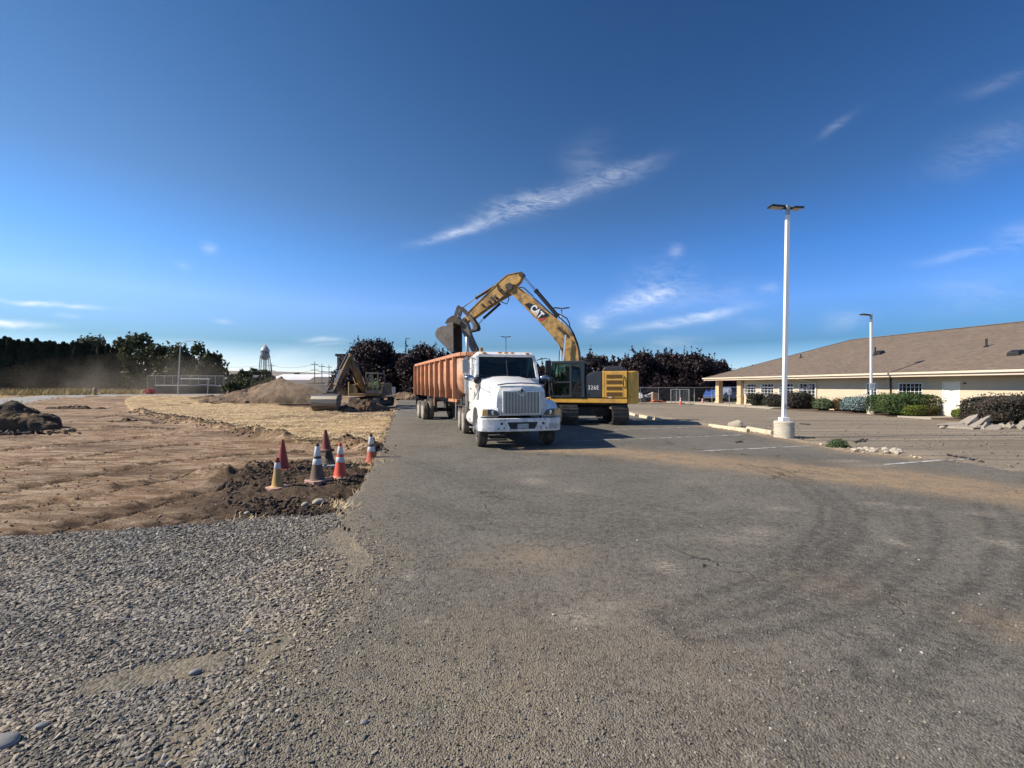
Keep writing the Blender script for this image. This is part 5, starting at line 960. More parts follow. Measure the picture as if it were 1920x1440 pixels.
for a, b_, z0, z1, nx in ops:
    w_ = bpy.data.objects.new('window', None); COL.objects.link(w_); w_.parent = bld
    f = MB(); f.b2(-.02, .10, a, a + .05, z0, z1).b2(-.02, .10, b_ - .05, b_, z0, z1).b2(-.02, .10, a + .05, b_ - .05, z0, z0 + .05).b2(-.02, .10, a + .05, b_ - .05, z1 - .05, z1)
    zm = z0 + (z1 - z0) * .58
    for i in range(1, nx): yy_ = a + (b_ - a) * i / nx; f.b2(.02, .05, yy_ - .010, yy_ + .010, z0 + .05, z1 - .05)
    for zz in ([z0 + (z1 - z0) * k for k in (.25, .5, .76)]): f.b2(.018, .052, a + .05, b_ - .05, zz - .010, zz + .010)
    f.build('window_frame', m_wframe, w_, smooth=0)
    MB().add([(.07, a, z0), (.07, b_, z0), (.07, b_, z1), (.07, a, z1)], [(0, 1, 2, 3)]).build('pane', m_wglass, w_, smooth=0)
    if a > 5: MB().b2(.13, .15, a, b_, z0 + (z1 - z0) * .52, z1).build('blind', mat('window_blind', (.30, .36, .36), .8, var=.05), w_, smooth=0)
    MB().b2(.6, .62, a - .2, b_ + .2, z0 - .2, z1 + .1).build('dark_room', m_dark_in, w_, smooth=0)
dr_ = MB().b2(.02, .07, dy0 + .06, dy1 - .06, .02, 2.05).build('door', m_door, bld, .006)
MB().b2(-.015, .12, dy0, dy0 + .06, 0, 2.12).b2(-.015, .12, dy1 - .06, dy1, 0, 2.12).b2(-.015, .12, dy0 + .06, dy1 - .06, 2.05, 2.12).build('door_frame', m_door, dr_)
MB().b2(-.05, .02, dy1 - .20, dy1 - .10, .98, 1.02).lathe([(.03, 0), (.03, -.03), (0, -.03)], (.02, dy1 - .15, 1.14), 'x', 10).build('handle', m_alu, dr_); MB().b2(.008, .02, (dy0 + dy1) / 2 - .09, (dy0 + dy1) / 2 + .09, 1.58, 1.61).build('number_plate', m_alu, dr_)
MB().b2(-.06, 0, dy0 - .28, dy0 - .16, 1.98, 2.06).build('wall_lamp', m_black, bld, .01)
for k, yy_ in enumerate((wt_(1349.5), WALL_T + .32)):
    cc = MB().b2(-.32, .18, yy_ - .25, yy_ + .25, 0, 2.45).b2(-.38, .24, yy_ - .31, yy_ + .31, 0, .28).b2(-.36, .22, yy_ - .29, yy_ + .29, .86, .96); cc.build('column', m_col, bld, .012)
for yy_ in (19.0,): MB().b2(9.7, 10.2, yy_ - .25, yy_ + .25, 0, 2.45).build('column', m_col, bld, .012)
# roof
EX, EY0, EY1, RXX, RZ_, EZ = -1.0, -18.0, 21.07, 9.0, 6.18, 2.70
rf = MB().add([(EX, EY0, EZ), (EX, EY1, EZ), (RXX, 13.34, RZ_), (RXX, EY0, RZ_), (19, EY1, EZ), (19, EY0, EZ)], [(0, 1, 2, 3), (1, 4, 2), (4, 5, 3, 2)]).build('roof', roof_mat(), bld, smooth=0)
MB().bar((EX, EY1, EZ + .012), (RXX, 13.34, RZ_ + .012), .22, .03).bar((RXX, 13.36, RZ_ + .012), (RXX, EY0, RZ_ + .012), .24, .03).build('ridge_cap', mat('ridge_shingle', (.17, .125, .092), .9, var=.2), rf)
MB().b2(EX + .02, 19, EY0, EY1 - .02, 2.42, 2.45).build('soffit', m_soffit, rf, smooth=0)
MB().b2(EX, EX + .03, EY0, EY1, 2.44, 2.66).b2(EX + .03, 19, EY1 - .03, EY1, 2.44, 2.66).build('fascia', m_trim, rf, smooth=0)
MB().b2(EX - .11, EX - .003, EY0, EY1 + .1, 2.585, 2.705).b2(EX - .003, 19, EY1 + .003, EY1 + .11, 2.585, 2.705).build('gutter', m_trim, rf, .012)
ds = MB(); ty = wt_(1529) - .1; ds.tube([(EX - .05, ty + 1.0, 2.6), (EX - .05, ty + 1.0, 2.45), (-.08, ty, 2.12), (-.06, ty, 2.0), (-.06, ty, .1)], .045, 8).build('downspout', m_trim, bld)
ty = wt_(1671); MB().tube([(-.06, ty, 2.4), (-.06, ty, .1)], .04, 8).build('downspout', m_black, bld)
def roof_pt(px, py):
    k, l = (px - 960) / FP, (HY - py) / FP; c, s_ = math.cos(BA), math.sin(BA)   # world point = D*(k,1,l)+eye; local x = c*(X-B0x)+s*(Y-B0y)
    # z = EZ + (x-EX)*sl
    sl = (RZ_ - EZ) / (RXX - EX); ax = c * k + s_ * 1; bx_ = -(c * B0[0] + s_ * B0[1]); D = (EZ + (bx_ - EX) * sl - EYE) / (l - ax * sl); X, Y = k * D, D
    x = c * (X - B0[0]) + s_ * (Y - B0[1]); y = -s_ * (X - B0[0]) + c * (Y - B0[1]); return x, y, EYE + l * D
for px, py, h in ((1501.5, 671, .35), (1641, 666, .62), (1849.5, 650, .5)):
    x, y, z = roof_pt(px, py); MB().tube([(x, y, z - .1), (x, y, z + h)], .055, 10).lathe([(.16, -.02), (.06, .1)], (x, y, z), 'z', 12).build('vent_pipe', m_black, rf)
for px, py in ((1648, 664), (1904, 665)):
    x, y, z = roof_pt(px, py); MB().box((x, y, z + .12), (.55, .55, .2), (0, -R(19), 0), taper=.8).build('roof_vent', m_black, rf, .02)
# pavement and planting bed along the facade
def bl(x, y): a, b_ = Rz(BA, x, y); return (B0[0] + a, B0[1] + b_)
def slab(name, pts, z0, z1, mt, bev=.01): return tag(MB().prism([bl(*p) for p in pts], 'z', z0, z1).build(name, mt, None, bev), kind='structure')
m_conc = mat('pavement_concrete', (.36, .32, .255), .9, var=.1, scale=2, dirt=(.30, .25, .18), damt=.35, dscale=2)
slab('pavement', [(-2.3, 10.6), (.0, 10.6), (.0, 26.0), (-2.3, 26.0)], -.05, .10, m_conc)
slab('planting_bed', [(-2.6, -16), (.0, -16), (.0, 10.6), (-2.6, 10.6)], -.05, .055, mat('bark_mulch', (.10, .07, .05), .95, var=.35, scale=9, bump=.03, bscale=20))
slab('pavement', [(-2.65, wt_(1812)), (.0, wt_(1812)), (.0, wt_(1745)), (-2.65, wt_(1745))], -.04, .075, m_conc)
# shrubs
lg_dark = leaf_mat('dark_hedge_leaf', (.022, .026, .016), (.035, .038, .022)); lg_olive = leaf_mat('olive_leaf', (.095, .11, .03), (.13, .12, .04)); lg_sage = leaf_mat('sage_leaf', (.085, .12, .055), (.12, .15, .075))
lg_red = leaf_mat('reddish_leaf', (.085, .065, .03), (.13, .075, .04)); lg_blue = leaf_mat('blue_spruce_leaf', (.14, .20, .20), (.19, .25, .25)); lg_green = leaf_mat('yew_leaf', (.045, .085, .022), (.075, .11, .035)); lg_lime = leaf_mat('lime_leaf', (.11, .15, .02), (.10, .085, .03)); lg_purp = leaf_mat('barberry_leaf', (.036, .036, .028), (.06, .045, .034))
shrub('boxy clipped dark hedge by the porch end under the window', 1405, 1428, 739, 760, 1.3, lg_dark, .9, .06, 3000, 'clipped_hedge')
shrub('small dark round shrub behind the tall double lamp post', 1433, 1470, 739, 763, 1.6, lg_purp, 0, .07, 3600)
shrub('larger dark shrub under the fourth window beside the tall lamp post', 1470, 1518, 737, 767, 1.7, lg_purp, .25, .07, 4800)
shrub('yellow green shrub behind a round sage shrub', 1514, 1545, 747, 768, 1.2, lg_olive, 0, .05, 3000, dy=34.2)
shrub('round sage green shrub left of the reddish shrub', 1527, 1560, 748, 772, 1.3, lg_sage, 0, .05, 3200)
shrub('small loose reddish green shrub beside the blue grey one', 1560, 1588, 749, 771, 1.2, lg_red, 0, .06, 1900)
shrub('low wide blue grey spruce shrub behind the short lamp post', 1585, 1642, 744.5, 774, 2.0, lg_blue, .1, .05, 6000)
shrub('large clipped green hedge left of the white door', 1643, 1742, 739.5, 778, 2.2, lg_green, .45, .05, 11000, 'clipped_hedge')
shrub('low lime and brown shrub in front of the large green hedge', 1683, 1751, 760.5, 783, 1.3, lg_lime, .1, .04, 6000)
shrub('low lime green shrub right of the white door', 1795, 1855, 767, 789, 1.3, lg_lime, .1, .04, 5000)
shrub('big dark purple green hedge behind the concrete rubble', 1832, 2010, 744.5, 794, 2.2, lg_purp, .5, .055, 15000, 'clipped_hedge')
# ================= lamp posts
m_pole = mat('white_pole_paint', (.80, .80, .78), .4, var=.03); m_galv = mat('galvanised_pole', (.42, .43, .43), .5, .6, var=.1); m_pier = mat('concrete_pier', (.50, .46, .37), .9, var=.15, scale=4, bump=.01, bscale=12, dirt=(.30, .26, .2), damt=.35, stretch=(1, 1, 6)); m_led = mat('lamp_glass', (.40, .42, .42), .3, var=.05)
def lamp(label, x, y, h, heads, group, pier=(.33, .6), w_=.125, lean=0.0, ry=0.0, sign=False, pm=None):
    z = ground_z(x, y); t = thing('lamp_post', label, 'lamp post', (x, y, z), ry, group); p0 = pier[1] if pier else 0
    if pier:
        b = MB().lathe([(pier[0], -.2), (pier[0], .12 * pier[1]), (pier[0] - .01, .15), (pier[0] + .005, .3), (pier[0] - .008, .34), (pier[0], p0 - .03), (pier[0] - .03, p0)], (0, 0, 0), 'z', 32); b.build('concrete_pier', m_pier, t, smooth=25); MB().b2(-w_ * 1.1, w_ * 1.1, -w_ * 1.1, w_ * 1.1, p0, p0 + .13).build('base_plate', pm or m_pole, t, .015)
    top = Vector((math.tan(lean) * h, 0, h)); MB().bar((0, 0, p0), top - Vector((0, 0, .35)), w_, w_).build('pole', pm or m_pole, t, .012); MB().b2(-w_ * .28, w_ * .28, -w_ / 2 - .012, -w_ / 2 + .002, p0 + .45, p0 + .62).build('hand_hole_cover', m_galv, t, .004) if pier else None; MB().bar(top - Vector((0, 0, .35)), top, w_ * .92, w_ * .92).build('pole_top', m_galv, t, .01)
    for a in heads:
        hd = MB().box((.40, 0, 0), (.52, .32, .07)).box((.12, 0, -.01), (.14, .1, .08)).build('lamp_head', m_black, t, .025, 3, loc=top - Vector((0, 0, .10)), rot=(0, 0, a)); hd.rotation_euler = (0, R(-6), a)
        MB().b2(.20, .62, -.12, .12, -.045, -.034).build('lamp_lens', m_led, hd)
    if sign: MB().b2(-.20, .20, -w_ / 2 - .03, -w_ / 2 - .015, 1.62, 2.06).build('sign_panel', mat('white_sign', (.78, .78, .76), .5, var=.02), t, .01)
    return t
x, D = G(1470, 822); D += .4; x = (1470 - 960) / FP * D
lamp('tall white double headed lamp post on a round concrete pier by the wheel stops', x, D, EYE + (HY - 384) / FP * D, (R(178), R(20)), 'lamp posts of the car park', lean=R(.9))
x, D = G(1633.5, 777); D -= .55
s2 = lamp('white single headed lamp post with a small sign standing before the blue grey shrub', (1633.5 - 960) / FP * D, D, EYE + (HY - 588) / FP * D, (R(180),), 'lamp posts of the car park', pier=(.235, .42), w_=.11, sign=True)
# accessible parking mark on the sign: a small blue square with a white figure
sq = MB().b2(-.09, .09, -.122, -.116, 1.80, 2.0).build('sign_mark', mat('sign_blue_pale', (.45, .55, .68), .5, var=.02), s2)
lamp('white double headed lamp post rising behind the yellow boom', (1053 - 960) / FP * 36, 36, 8.4, (R(180), R(0)), 'lamp posts of the car park')
lamp('thin grey double headed lamp post behind the truck roof', (948.5 - 960) / FP * 56, 56, 8.3, (R(180), R(0)), 'lamp posts of the car park', pm=m_galv)
lamp('dark single headed lamp post between the two purple trees', (761 - 960) / FP * 62, 62, 8.5, (R(60),), 'lamp posts of the car park', pier=None, pm=m_frame, w_=.14)
D = 74; x = (333.5 - 960) / FP * D; t = thing('street_lamp', 'tall curved arm street lamp over the fence by the tree row', 'street lamp', (x, D, ground_z(x, D)))
MB().tube([(0, 0, 0), (.25, 0, 5.0), (.45, 0, 8.5)], [.11, .09, .07], 8).build('pole', m_galv, t); MB().tube([(.45, 0, 8.4), (.9, 0, 8.9), (1.8, 0, 9.1), (2.6, 0, 9.15)], .05, 6).build('arm', m_galv, t); MB().box((3.0, 0, 9.12), (.8, .3, .14)).build('lamp_head', m_galv, t, .04)
# accessible parking sign
x, D = G(1367.5, 763); D -= .3; t = thing('parking_sign', 'small white parking sign with dark mark between the porch columns', 'sign', ((1367.5 - 960) / FP * D, D, .10)); MB().tube([(0, 0, -.15), (0, 0, 1.55)], .025, 6).build('post', m_galv, t); sg = MB().b2(-.17, .17, -.045, -.03, 1.0, 1.5).build('sign_panel', mat('white_sign', (.78, .78, .76), .5, var=.02), t, .01)
MB().lathe([(.028, -.05), (0, -.052)], (.0, 0, 1.36), 'y', 8).tube([(0, -.05, 1.33), (.005, -.05, 1.24), (.06, -.05, 1.23), (.08, -.05, 1.16)], .012, 5).tube([(.02 + .06 * math.cos(a), -.05, 1.20 + .06 * math.sin(a)) for a in [k * .5 for k in range(4, 13)]], .01, 5).build('wheelchair_mark', mat('sign_mark_dark', (.03, .06, .12), .5, var=0), sg)
# ================= trees
lf_plum = leaf_mat('purple_plum_leaf', (.014, .008, .010), (.027, .014, .017), .6, .6, .1); lf_conif = leaf_mat('dark_conifer_spray', (.012, .019, .011), (.022, .032, .017), .6, .7, .1)
lf_green = leaf_mat('dull_green_leaf', (.038, .050, .020), (.062, .070, .030), .55); lf_bush = leaf_mat('roadside_bush_leaf', (.055, .07, .03), (.10, .10, .05), .5)
plums = [  # px centre, top px, half width px, distance, label
    (700, 648, 50, 64, 'broad dark purple leaved tree behind the small excavator'), (655, 672, 20, 68, 'low purple leaved tree beside the grey hall corner'), (745, 664, 22, 72, 'slim purple leaved tree at the hall corner behind the thin pole'), (795, 651, 40, 60, 'purple leaved tree whose crown shows left of the bucket above the trailer'), (845, 668, 30, 64, 'purple leaved tree mostly hidden by the trailer'),
    (925, 690, 40, 70, 'purple leaved tree hidden behind the truck cab'), (1010, 690, 30, 70, 'dark leaved tree behind the truck mirror'), (1110, 676, 40, 58, 'purple leaved tree behind the excavator handrails'), (1165, 681, 32, 60, 'purple leaved tree behind the engine hood of the excavator'), (1205, 668, 40, 57, 'tallest purple leaved tree right of the excavator counterweight'),
    (1255, 670, 34, 59, 'purple leaved tree above the leaning fence panel'), (1298, 671, 36, 57, 'purple leaved tree left of the porch roof corner'), (1340, 682, 32, 60, 'rightmost purple leaved tree behind the porch roof'), (1385, 700, 36, 62, 'dark leaved tree seen through the porch opening')]
for i, (px, py, hw, D, lb) in enumerate(plums):
    h = EYE + (HY - py) / FP * D; tree('plum_tree', lb, (px - 960) / FP * D, D, h * 1.0, 2.7 * hw / FP * D, lf_plum, 0, .2, 230 if D < 66 else 190, .17, 46, 'purple leaved trees along the back fence', .12, 'tree', i, 1.0)
def conifer(label, x, y, h, w, mesh=None, seed=0):
    t = thing('arborvitae', label, 'tree', (x, y, terrain(x, y) - .1), random.uniform(0, 6.28), 'dark evergreen row')
    if mesh is None:
        st = np.random.default_rng(seed); n = 5200; zz = st.random(n) ** .8; a = st.uniform(0, 6.283, n); prof_ = np.clip(np.minimum(1.0, (1 - zz) * 2.1) ** .65, 0, 1) * (.86 + .14 * np.sin(zz * 23 + a * 2)) * (.8 + .4 * vnoise(a * 1.6, zz * 9, seed))
        r = prof_ * w / 2 * (1 - st.random(n) ** 2.5 * .4); pt = np.stack([r * np.cos(a), r * np.sin(a), zz * h], -1); nn = np.stack([np.cos(a), np.sin(a), st.uniform(.1, .9, n)], -1)
        leaves('crown', pt, nn, .26, lf_conif, t, .5, .45); MB().tube([(0, 0, -.2), (0, 0, h * .5), (0, 0, h * .9)], [.18, .1, .03], 7).build('trunk', m_bark, t)
        MB().lathe([(0, .3), (w * .26, .5), (w * .3, h * .35), (w * .16, h * .75), (0, h * .92)], (0, 0, 0), 'z', 10).build('dark_core', mat('conifer_core_dark', (.012, .013, .009), .95), t)  # near-black solid core puts the crown's inner shade into colour
    else:
        for c in mesh.children: o = c.copy(); COL.objects.link(o); o.parent = t
        t.scale = (random.uniform(.9, 1.15), random.uniform(.9, 1.15), h / mesh['h'])
    t['h'] = h; return t
protos = []
k = 0
for px, py in [(x_, y_) for x_, y_ in zip(np.arange(-150, 236, 8.4), np.interp(np.arange(-150, 236, 8.4), [-150, 0, 60, 130, 200, 236], [626, 632, 637, 641, 646, 655]))]:
    D = 74 + 10 * (px + 150) / 390 + random.uniform(-.5, .5); x = (px - 960) / FP * D; h = EYE + (HY - py) / FP * D + random.uniform(-.5, .35) - .6
    t = conifer('dark green columnar evergreen standing shoulder to shoulder in the long row', x, D, h, 2.3, None if len(protos) < 4 else protos[k % 4], k)
    if len(protos) < 4: protos.append(t)
    k += 1
for i, (px, py, hw, D, lb) in enumerate([(160, 638, 34, 100, 'dull green rounded tree rising behind the evergreen row'), (190, 640, 26, 104, 'second rounded tree top behind the evergreen row'), (232, 640, 22, 86, 'airy green tree at the end of the evergreen row'), (265, 636, 32, 84, 'tall airy green tree left of the curved street lamp'), (300, 650, 30, 84, 'green tree directly under the curved street lamp arm'), (340, 655, 32, 82, 'dense green tree right of the street lamp pole'), (378, 656, 30, 82, 'round green tree near the end of the tree group'), (402, 668, 18, 82, 'outermost dark green tree beside the open horizon')]):
    x = (px - 960) / FP * D; z0 = float(terrain(x, D)); h = EYE + (HY - py) / FP * D - z0; tree('broadleaf_tree', lb, x, D, h * 1.03, 2.4 * hw / FP * D, lf_green, z0, .22, 75, .27, 40, 'green trees beside the street lamp', .02, 'tree', i + 40)
for i, (px, py, hw, D) in enumerate([(455, 700, 14, 190), (478, 694, 12, 240), (500, 697, 14, 250), (560, 700, 10, 330), (440, 706, 10, 160)]):
    x = (px - 960) / FP * D; h = EYE + (HY - py) / FP * D; tree('distant_tree', ['green tree below the water tower', 'taller tree left of the water tower legs', 'tree right under the water tower tank', 'small tree before the white warehouse', 'small tree beside the roofs on the horizon'][i], x, D, h, 2.4 * hw / FP * D, lf_green, 0, .3, 12, .7, 22, 'far trees round the water tower', .05, 'tree', i + 60)
for i, (px, py, hw, D) in enumerate([(455, 716, 18, 62), (500, 714, 20, 66), (480, 717, 16, 60), (435, 720, 12, 60)]):
    x = (px - 960) / FP * D; z0 = float(terrain(x, D)); h = EYE + (HY - py) / FP * D - z0; t = tree('roadside_bush', ['dusty green bush left of the big dirt mound', 'dusty bush behind the shoulder of the dirt mound', 'low bush between two larger ones by the mound', 'small bush beside the dark gate posts'][i], x, D, h, 2.4 * hw / FP * D, lf_bush, z0, .08, 160, .16, 20, None, .0, 'bush', i + 70)
# ================= far buildings, tower, poles, hills
m_hall = mat('dark_grey_cladding', (.115, .105, .098), .8, var=.06); m_halltrim = mat('dark_roof_trim', (.03, .03, .032), .7); m_wh = mat('white_warehouse', (.74, .74, .72), .6, var=.03); m_whr = mat('white_metal_roof', (.80, .80, .80), .5, var=.03); m_dkroof = mat('dark_far_roof', (.09, .085, .08), .8, var=.1)
def box_building(name, label, px0, px1, pyt, D, depth, wm, rm, roof='flat', doors=(), z0=-.5, rise=0.0, ry=0.0):
    x0, x1 = (px0 - 960) / FP * D, (px1 - 960) / FP * D; h = EYE + (HY - pyt) / FP * D; t = thing(name, label, 'building', ((x0 + x1) / 2, D, 0), ry); w2 = (x1 - x0) / 2
    MB().b2(-w2, w2, 0, depth, z0, h - rise).build('wall', wm, t, smooth=0)
    if roof == 'flat': MB().b2(-w2 - .3, w2 + .3, -.3, depth + .3, h - rise, h - rise + .5).build('roof', rm, t, smooth=0)
    else: MB().prism([(-.4, h - rise + .03), (depth / 2, h + .03), (depth + .4, h - rise + .03), (depth + .4, h - rise + .25), (depth / 2, h + .3), (-.4, h - rise + .25)], 'x', -w2 - .4, w2 + .4).build('roof', rm, t, smooth=0)
    for a, b_, zb, zt in doors: MB().b2(a * w2, b_ * w2, -.06, -.01, zb, zt).build('door' if zb == 0 else 'window', m_halltrim, t, smooth=0)
    return t
t = box_building('grey_hall', 'tall dark grey flat roofed hall behind the purple tree', 632, 760, 668, 92, 30, m_hall, m_halltrim); MB().b2(-7.9, -7.2, -1.3, -.1, 4.6, 4.9).build('wall_lamp', m_halltrim, t)
box_building('warehouse', 'long white warehouse with a pale pitched roof below the power poles', 500, 640, 701, 270, 40, m_wh, m_whr, 'gable', [(-.9, -.8, 0, 4), (-.75, -.66, 0, 4), (.2, .3, 2, 3.4), (-.5, -.42, 0, 4)], rise=4.0)
box_building('warehouse', 'white block on the warehouse roofline left of the dark hall', 602, 628, 699, 300, 20, m_wh, m_whr)
box_building('shed', 'low grey roofed shed in front of the white warehouse', 575, 618, 707, 215, 18, mat('grey_shed', (.25, .25, .26), .8), m_dkroof, 'gable', rise=3.0)
box_building('shed', 'low dark roofed shed right of the dirt mound top', 608, 640, 711, 170, 14, mat('grey_shed', (.25, .25, .26), .8), m_dkroof, 'gable', rise=2.5)
box_building('house', 'pale low house with dark roof near the horizon trees', 436, 470, 704, 190, 12, mat('pale_house', (.45, .45, .44), .8), m_dkroof, 'gable', [(-.6, -.4, 1, 2.2), (.3, .5, 1, 2.2)], rise=3)
box_building('house', 'small white house left of the water tower legs', 458, 474, 702, 250, 12, m_wh, m_whr, 'gable', rise=2.5)
box_building('block', 'small dark block on the warehouse skyline beside the hall', 611, 632, 698, 330, 20, m_dkroof, m_dkroof)
wall_ = tag(MB().b2((560 - 960) / FP * 100, (655 - 960) / FP * 100, 100, 100.4, -.5, 2.1).build('boundary_wall', mat('grey_screen_fence', (.13, .135, .14), .9, var=.1), None), 'long grey screened fence behind the dirt mound', 'fence')
# water tower
D = 300; x = (497 - 960) / FP * D; t = thing('water_tower', 'silver water tower with conical roof on six slender legs', 'water tower', (x, D, 0)); zt_ = EYE + (HY - 656) / FP * D; zb_ = EYE + (HY - 664) / FP * D - 1.0; rt = 2.75; m_tank = mat('silver_tank_paint', (.20, .215, .24), .5, .2, var=.05); m_legs = mat('tower_leg_steel', (.20, .21, .22), .6, .2)
MB().lathe([(rt, zb_), (rt, zt_ - .6)], (0, 0, 0), 'z', 28).build('tank', m_tank, t, smooth=40); MB().lathe([(rt * 1.12, zt_ - .8), (rt * 1.1, zt_ - .5), (0, EYE + (HY - 643) / FP * D)], (0, 0, 0), 'z', 28).build('roof', mat('tank_roof', (.34, .35, .37), .5, .1), t, smooth=20)
MB().lathe([(rt * 1.1, zb_ - .3), (rt * 1.1, zb_), (rt, zb_)], (0, 0, 0), 'z', 28).lathe([(rt, zb_ - .3), (rt * .9, zb_ - 1.6), (rt * .6, zb_ - 2.7), (0, zb_ - 3.2)], (0, 0, 0), 'z', 28).build('bowl', m_legs, t)
for i in range(6):
    a = i * math.pi / 3 + .3; MB().tube([(rt * 1.05 * math.cos(a), rt * 1.05 * math.sin(a), zb_ - .2), (rt * 1.75 * math.cos(a), rt * 1.75 * math.sin(a), 0)], .32, 6).build('leg', m_legs, t)
b = MB(); zz = zb_ * .55
for i in range(6):
    a, c_ = i * math.pi / 3 + .3, (i + 1) * math.pi / 3 + .3; r1 = rt * 1.36; b.bar((r1 * math.cos(a), r1 * math.sin(a), zz), (r1 * math.cos(c_), r1 * math.sin(c_), zz), .25, .25)
b.build('brace_ring', m_legs, t); MB().tube([(0, 0, zb_ - 3), (0, 0, 0)], .45, 8).build('riser_pipe', m_legs, t)
mk = []; 
for i in range(7): a = R(-58 + i * 6.5); mk += [(rt * 1.012 * math.cos(a), rt * 1.012 * math.sin(a), zb_ + 1.2), (rt * 1.012 * math.cos(a), rt * 1.012 * math.sin(a), zt_ - 1.2)]
MB().add(mk, [(2 * i, 2 * i + 2, 2 * i + 3, 2 * i + 1) for i in range(6)]).build('painted_mark', mat('dark_tank_mark', (.09, .06, .06), .6), t)
# utility poles and wires
m_upole = mat('utility_pole_wood', (.10, .085, .07), .9); tops = []
for i, (px, py, D) in enumerate([(509.5, 681, 190), (590, 678, 170), (603.5, 682, 185), (617, 684, 200)]):
    x = (px - 960) / FP * D; h = EYE + (HY - py) / FP * D; t = thing('utility_pole', ['wooden utility pole beside the water tower', 'tallest of three utility poles over the white roofs', 'middle utility pole over the white roofs', 'utility pole nearest the grey hall'][i], 'utility pole', (x, D, 0), .3, 'utility poles'); MB().tube([(0, 0, 0), (0, 0, h)], [.2, .13], 7).build('pole', m_upole, t); MB().b2(-1.3, 1.3, -.08, .08, h - 1.2, h - 1.0).b2(-1.3, 1.3, -.08, .08, h - 3.4, h - 3.2).build('crossarm', m_upole, t); tops.append((x, D, h))
def wire(a, b_, sag, lab): tag(MB().tube([(a[0] + (b_[0] - a[0]) * k / 12, a[1] + (b_[1] - a[1]) * k / 12, a[2] + (b_[2] - a[2]) * k / 12 - 4 * sag * (k / 12) * (1 - k / 12)) for k in range(13)], .045, 4).build('power_line', m_upole), lab, 'wire', 'power lines')
for dz in (1.0, 3.2): wire((tops[0][0], tops[0][1], tops[0][2] - dz), (tops[1][0], tops[1][1], tops[1][2] - dz), 1.2, 'thin power line strung between the utility poles'); wire((tops[1][0], tops[1][1], tops[1][2] - dz), (tops[3][0], tops[3][1], tops[3][2] - dz), .4, 'thin power line strung between the utility poles'); wire((tops[0][0] - 60, 205, tops[0][2] - dz + 1), (tops[0][0], tops[0][1], tops[0][2] - dz), 1.0, 'thin power line strung between the utility poles')
# hills on the horizon
hv = []; nx_ = 140
for j, (yy_, sc_) in enumerate(((4200, 0), (4800, .55), (5400, .9), (6000, 1), (7000, .8), (9000, 0))):
    for i in range(nx_): xx = -9000 + 18000 * i / (nx_ - 1); ph = (xx / yy_ * FP + 960); top_ = np.interp(ph, [-2500, 300, 430, 520, 600, 700, 1500, 3500], [120, 215, 222, 210, 185, 170, 150, 120]); hv.append((xx, yy_, -3 + sc_ * (top_ + float(fbm(np.array(xx / 900.), np.array(yy_ / 900.), 4, 301)) * 42)))
tag(mesh_np('hills', np.array(hv), np.array([(j * nx_ + i, j * nx_ + i + 1, (j + 1) * nx_ + i + 1, (j + 1) * nx_ + i) for j in range(5) for i in range(nx_ - 1)]), mat('dry_hills', (.25, .195, .145), .95, var=.25, scale=.004, two=((.17, .145, .115), .0015)), True), kind='structure')
# ================= fences
def mesh_fabric():
    if 'chain_link' in _mats: return _mats['chain_link']
    m = bpy.data.materials.new('chain_link'); m.use_nodes = True; t = m.node_tree; t.nodes.clear(); n = N(t); co = n.new('ShaderNodeTexCoord').outputs['Object']; s = n.new('ShaderNodeSeparateXYZ', {0: co})
    w1 = n.m('ABSOLUTE', n.m('SINE', n.m('MULTIPLY', n.m('ADD', s.outputs[0], s.outputs[2]), 44.0))); w2 = n.m('ABSOLUTE', n.m('SINE', n.m('MULTIPLY', n.m('SUBTRACT', s.outputs[0], s.outputs[2]), 44.0)))
    f = n.m('LESS_THAN', n.m('MINIMUM', w1, w2), .16); b = n.new('ShaderNodeBsdfPrincipled', {'Base Color': (.30, .31, .31, 1), 'Roughness': .5, 'Metallic': .5}); tr = n.new('ShaderNodeBsdfTransparent')
    n.new('ShaderNodeOutputMaterial', {'Surface': n.new('ShaderNodeMixShader', {0: f, 1: tr.outputs[0], 2: b.outputs[0]}).outputs[0]}); _mats['chain_link'] = m; return m
m_dust_screen = mat('dark_fence_screen', (.05, .055, .062), .9, var=.15)
def fence(label, a, b_, h, npost, screen=False, cat='fence', rail=True, z=None, name='chain_link_fence', pm=None):
    a, b_ = Vector((*a, 0)), Vector((*b_, 0)); d = b_ - a; t = thing(name, label, cat, (a.x, a.y, (ground_z(a.x, a.y) if z is None else z)), math.atan2(d.y, d.x)); Ln = d.length
    for i in range(npost): x_ = Ln * i / (npost - 1); MB().tube([(x_, 0, -.3), (x_, 0, h)], .04, 6).build('post', pm or m_galv, t)
    if rail: MB().tube([(0, 0, h - .03), (Ln, 0, h - .03)], .03, 6).build('top_rail', pm or m_galv, t)
    MB().add([(0, .05, .03), (Ln, .05, .03), (Ln, .05, h - .05), (0, .05, h - .05)], [(0, 1, 2, 3)]).build('screen_cloth' if screen else 'mesh_panel', m_dust_screen if screen else mesh_fabric(), t, smooth=0); return t
FY = 47.5; fx = lambda px, D: (px - 960) / FP * D
fence('chain link fence along the back of the lot from excavator to porch', (fx(1060, 46.8), 46.8), (fx(1400, 49.5), 49.5), 1.75, 11)
fence('dented leaning chain link panel between the distant cones', (fx(1258, 45.8), 45.8), (fx(1292, 45.2), 45.2), 1.65, 3, cat='fence panel')
fence('low fence with dark screening behind the small excavator and far dirt heap', (fx(716, 64), 64), (fx(800, 61), 61), 1.5, 6, True)
fence('low fence with dark screening left of the small excavator', (fx(560, 80), 80), (fx(690, 66), 66), 1.6, 9, True)
D = 76; zz = .6; t = fence('tall wire fence standing on the dark wall under the street lamp', (fx(276, D), D), (fx(420, D), D), 3.1, 10, z=zz, pm=m_galv)
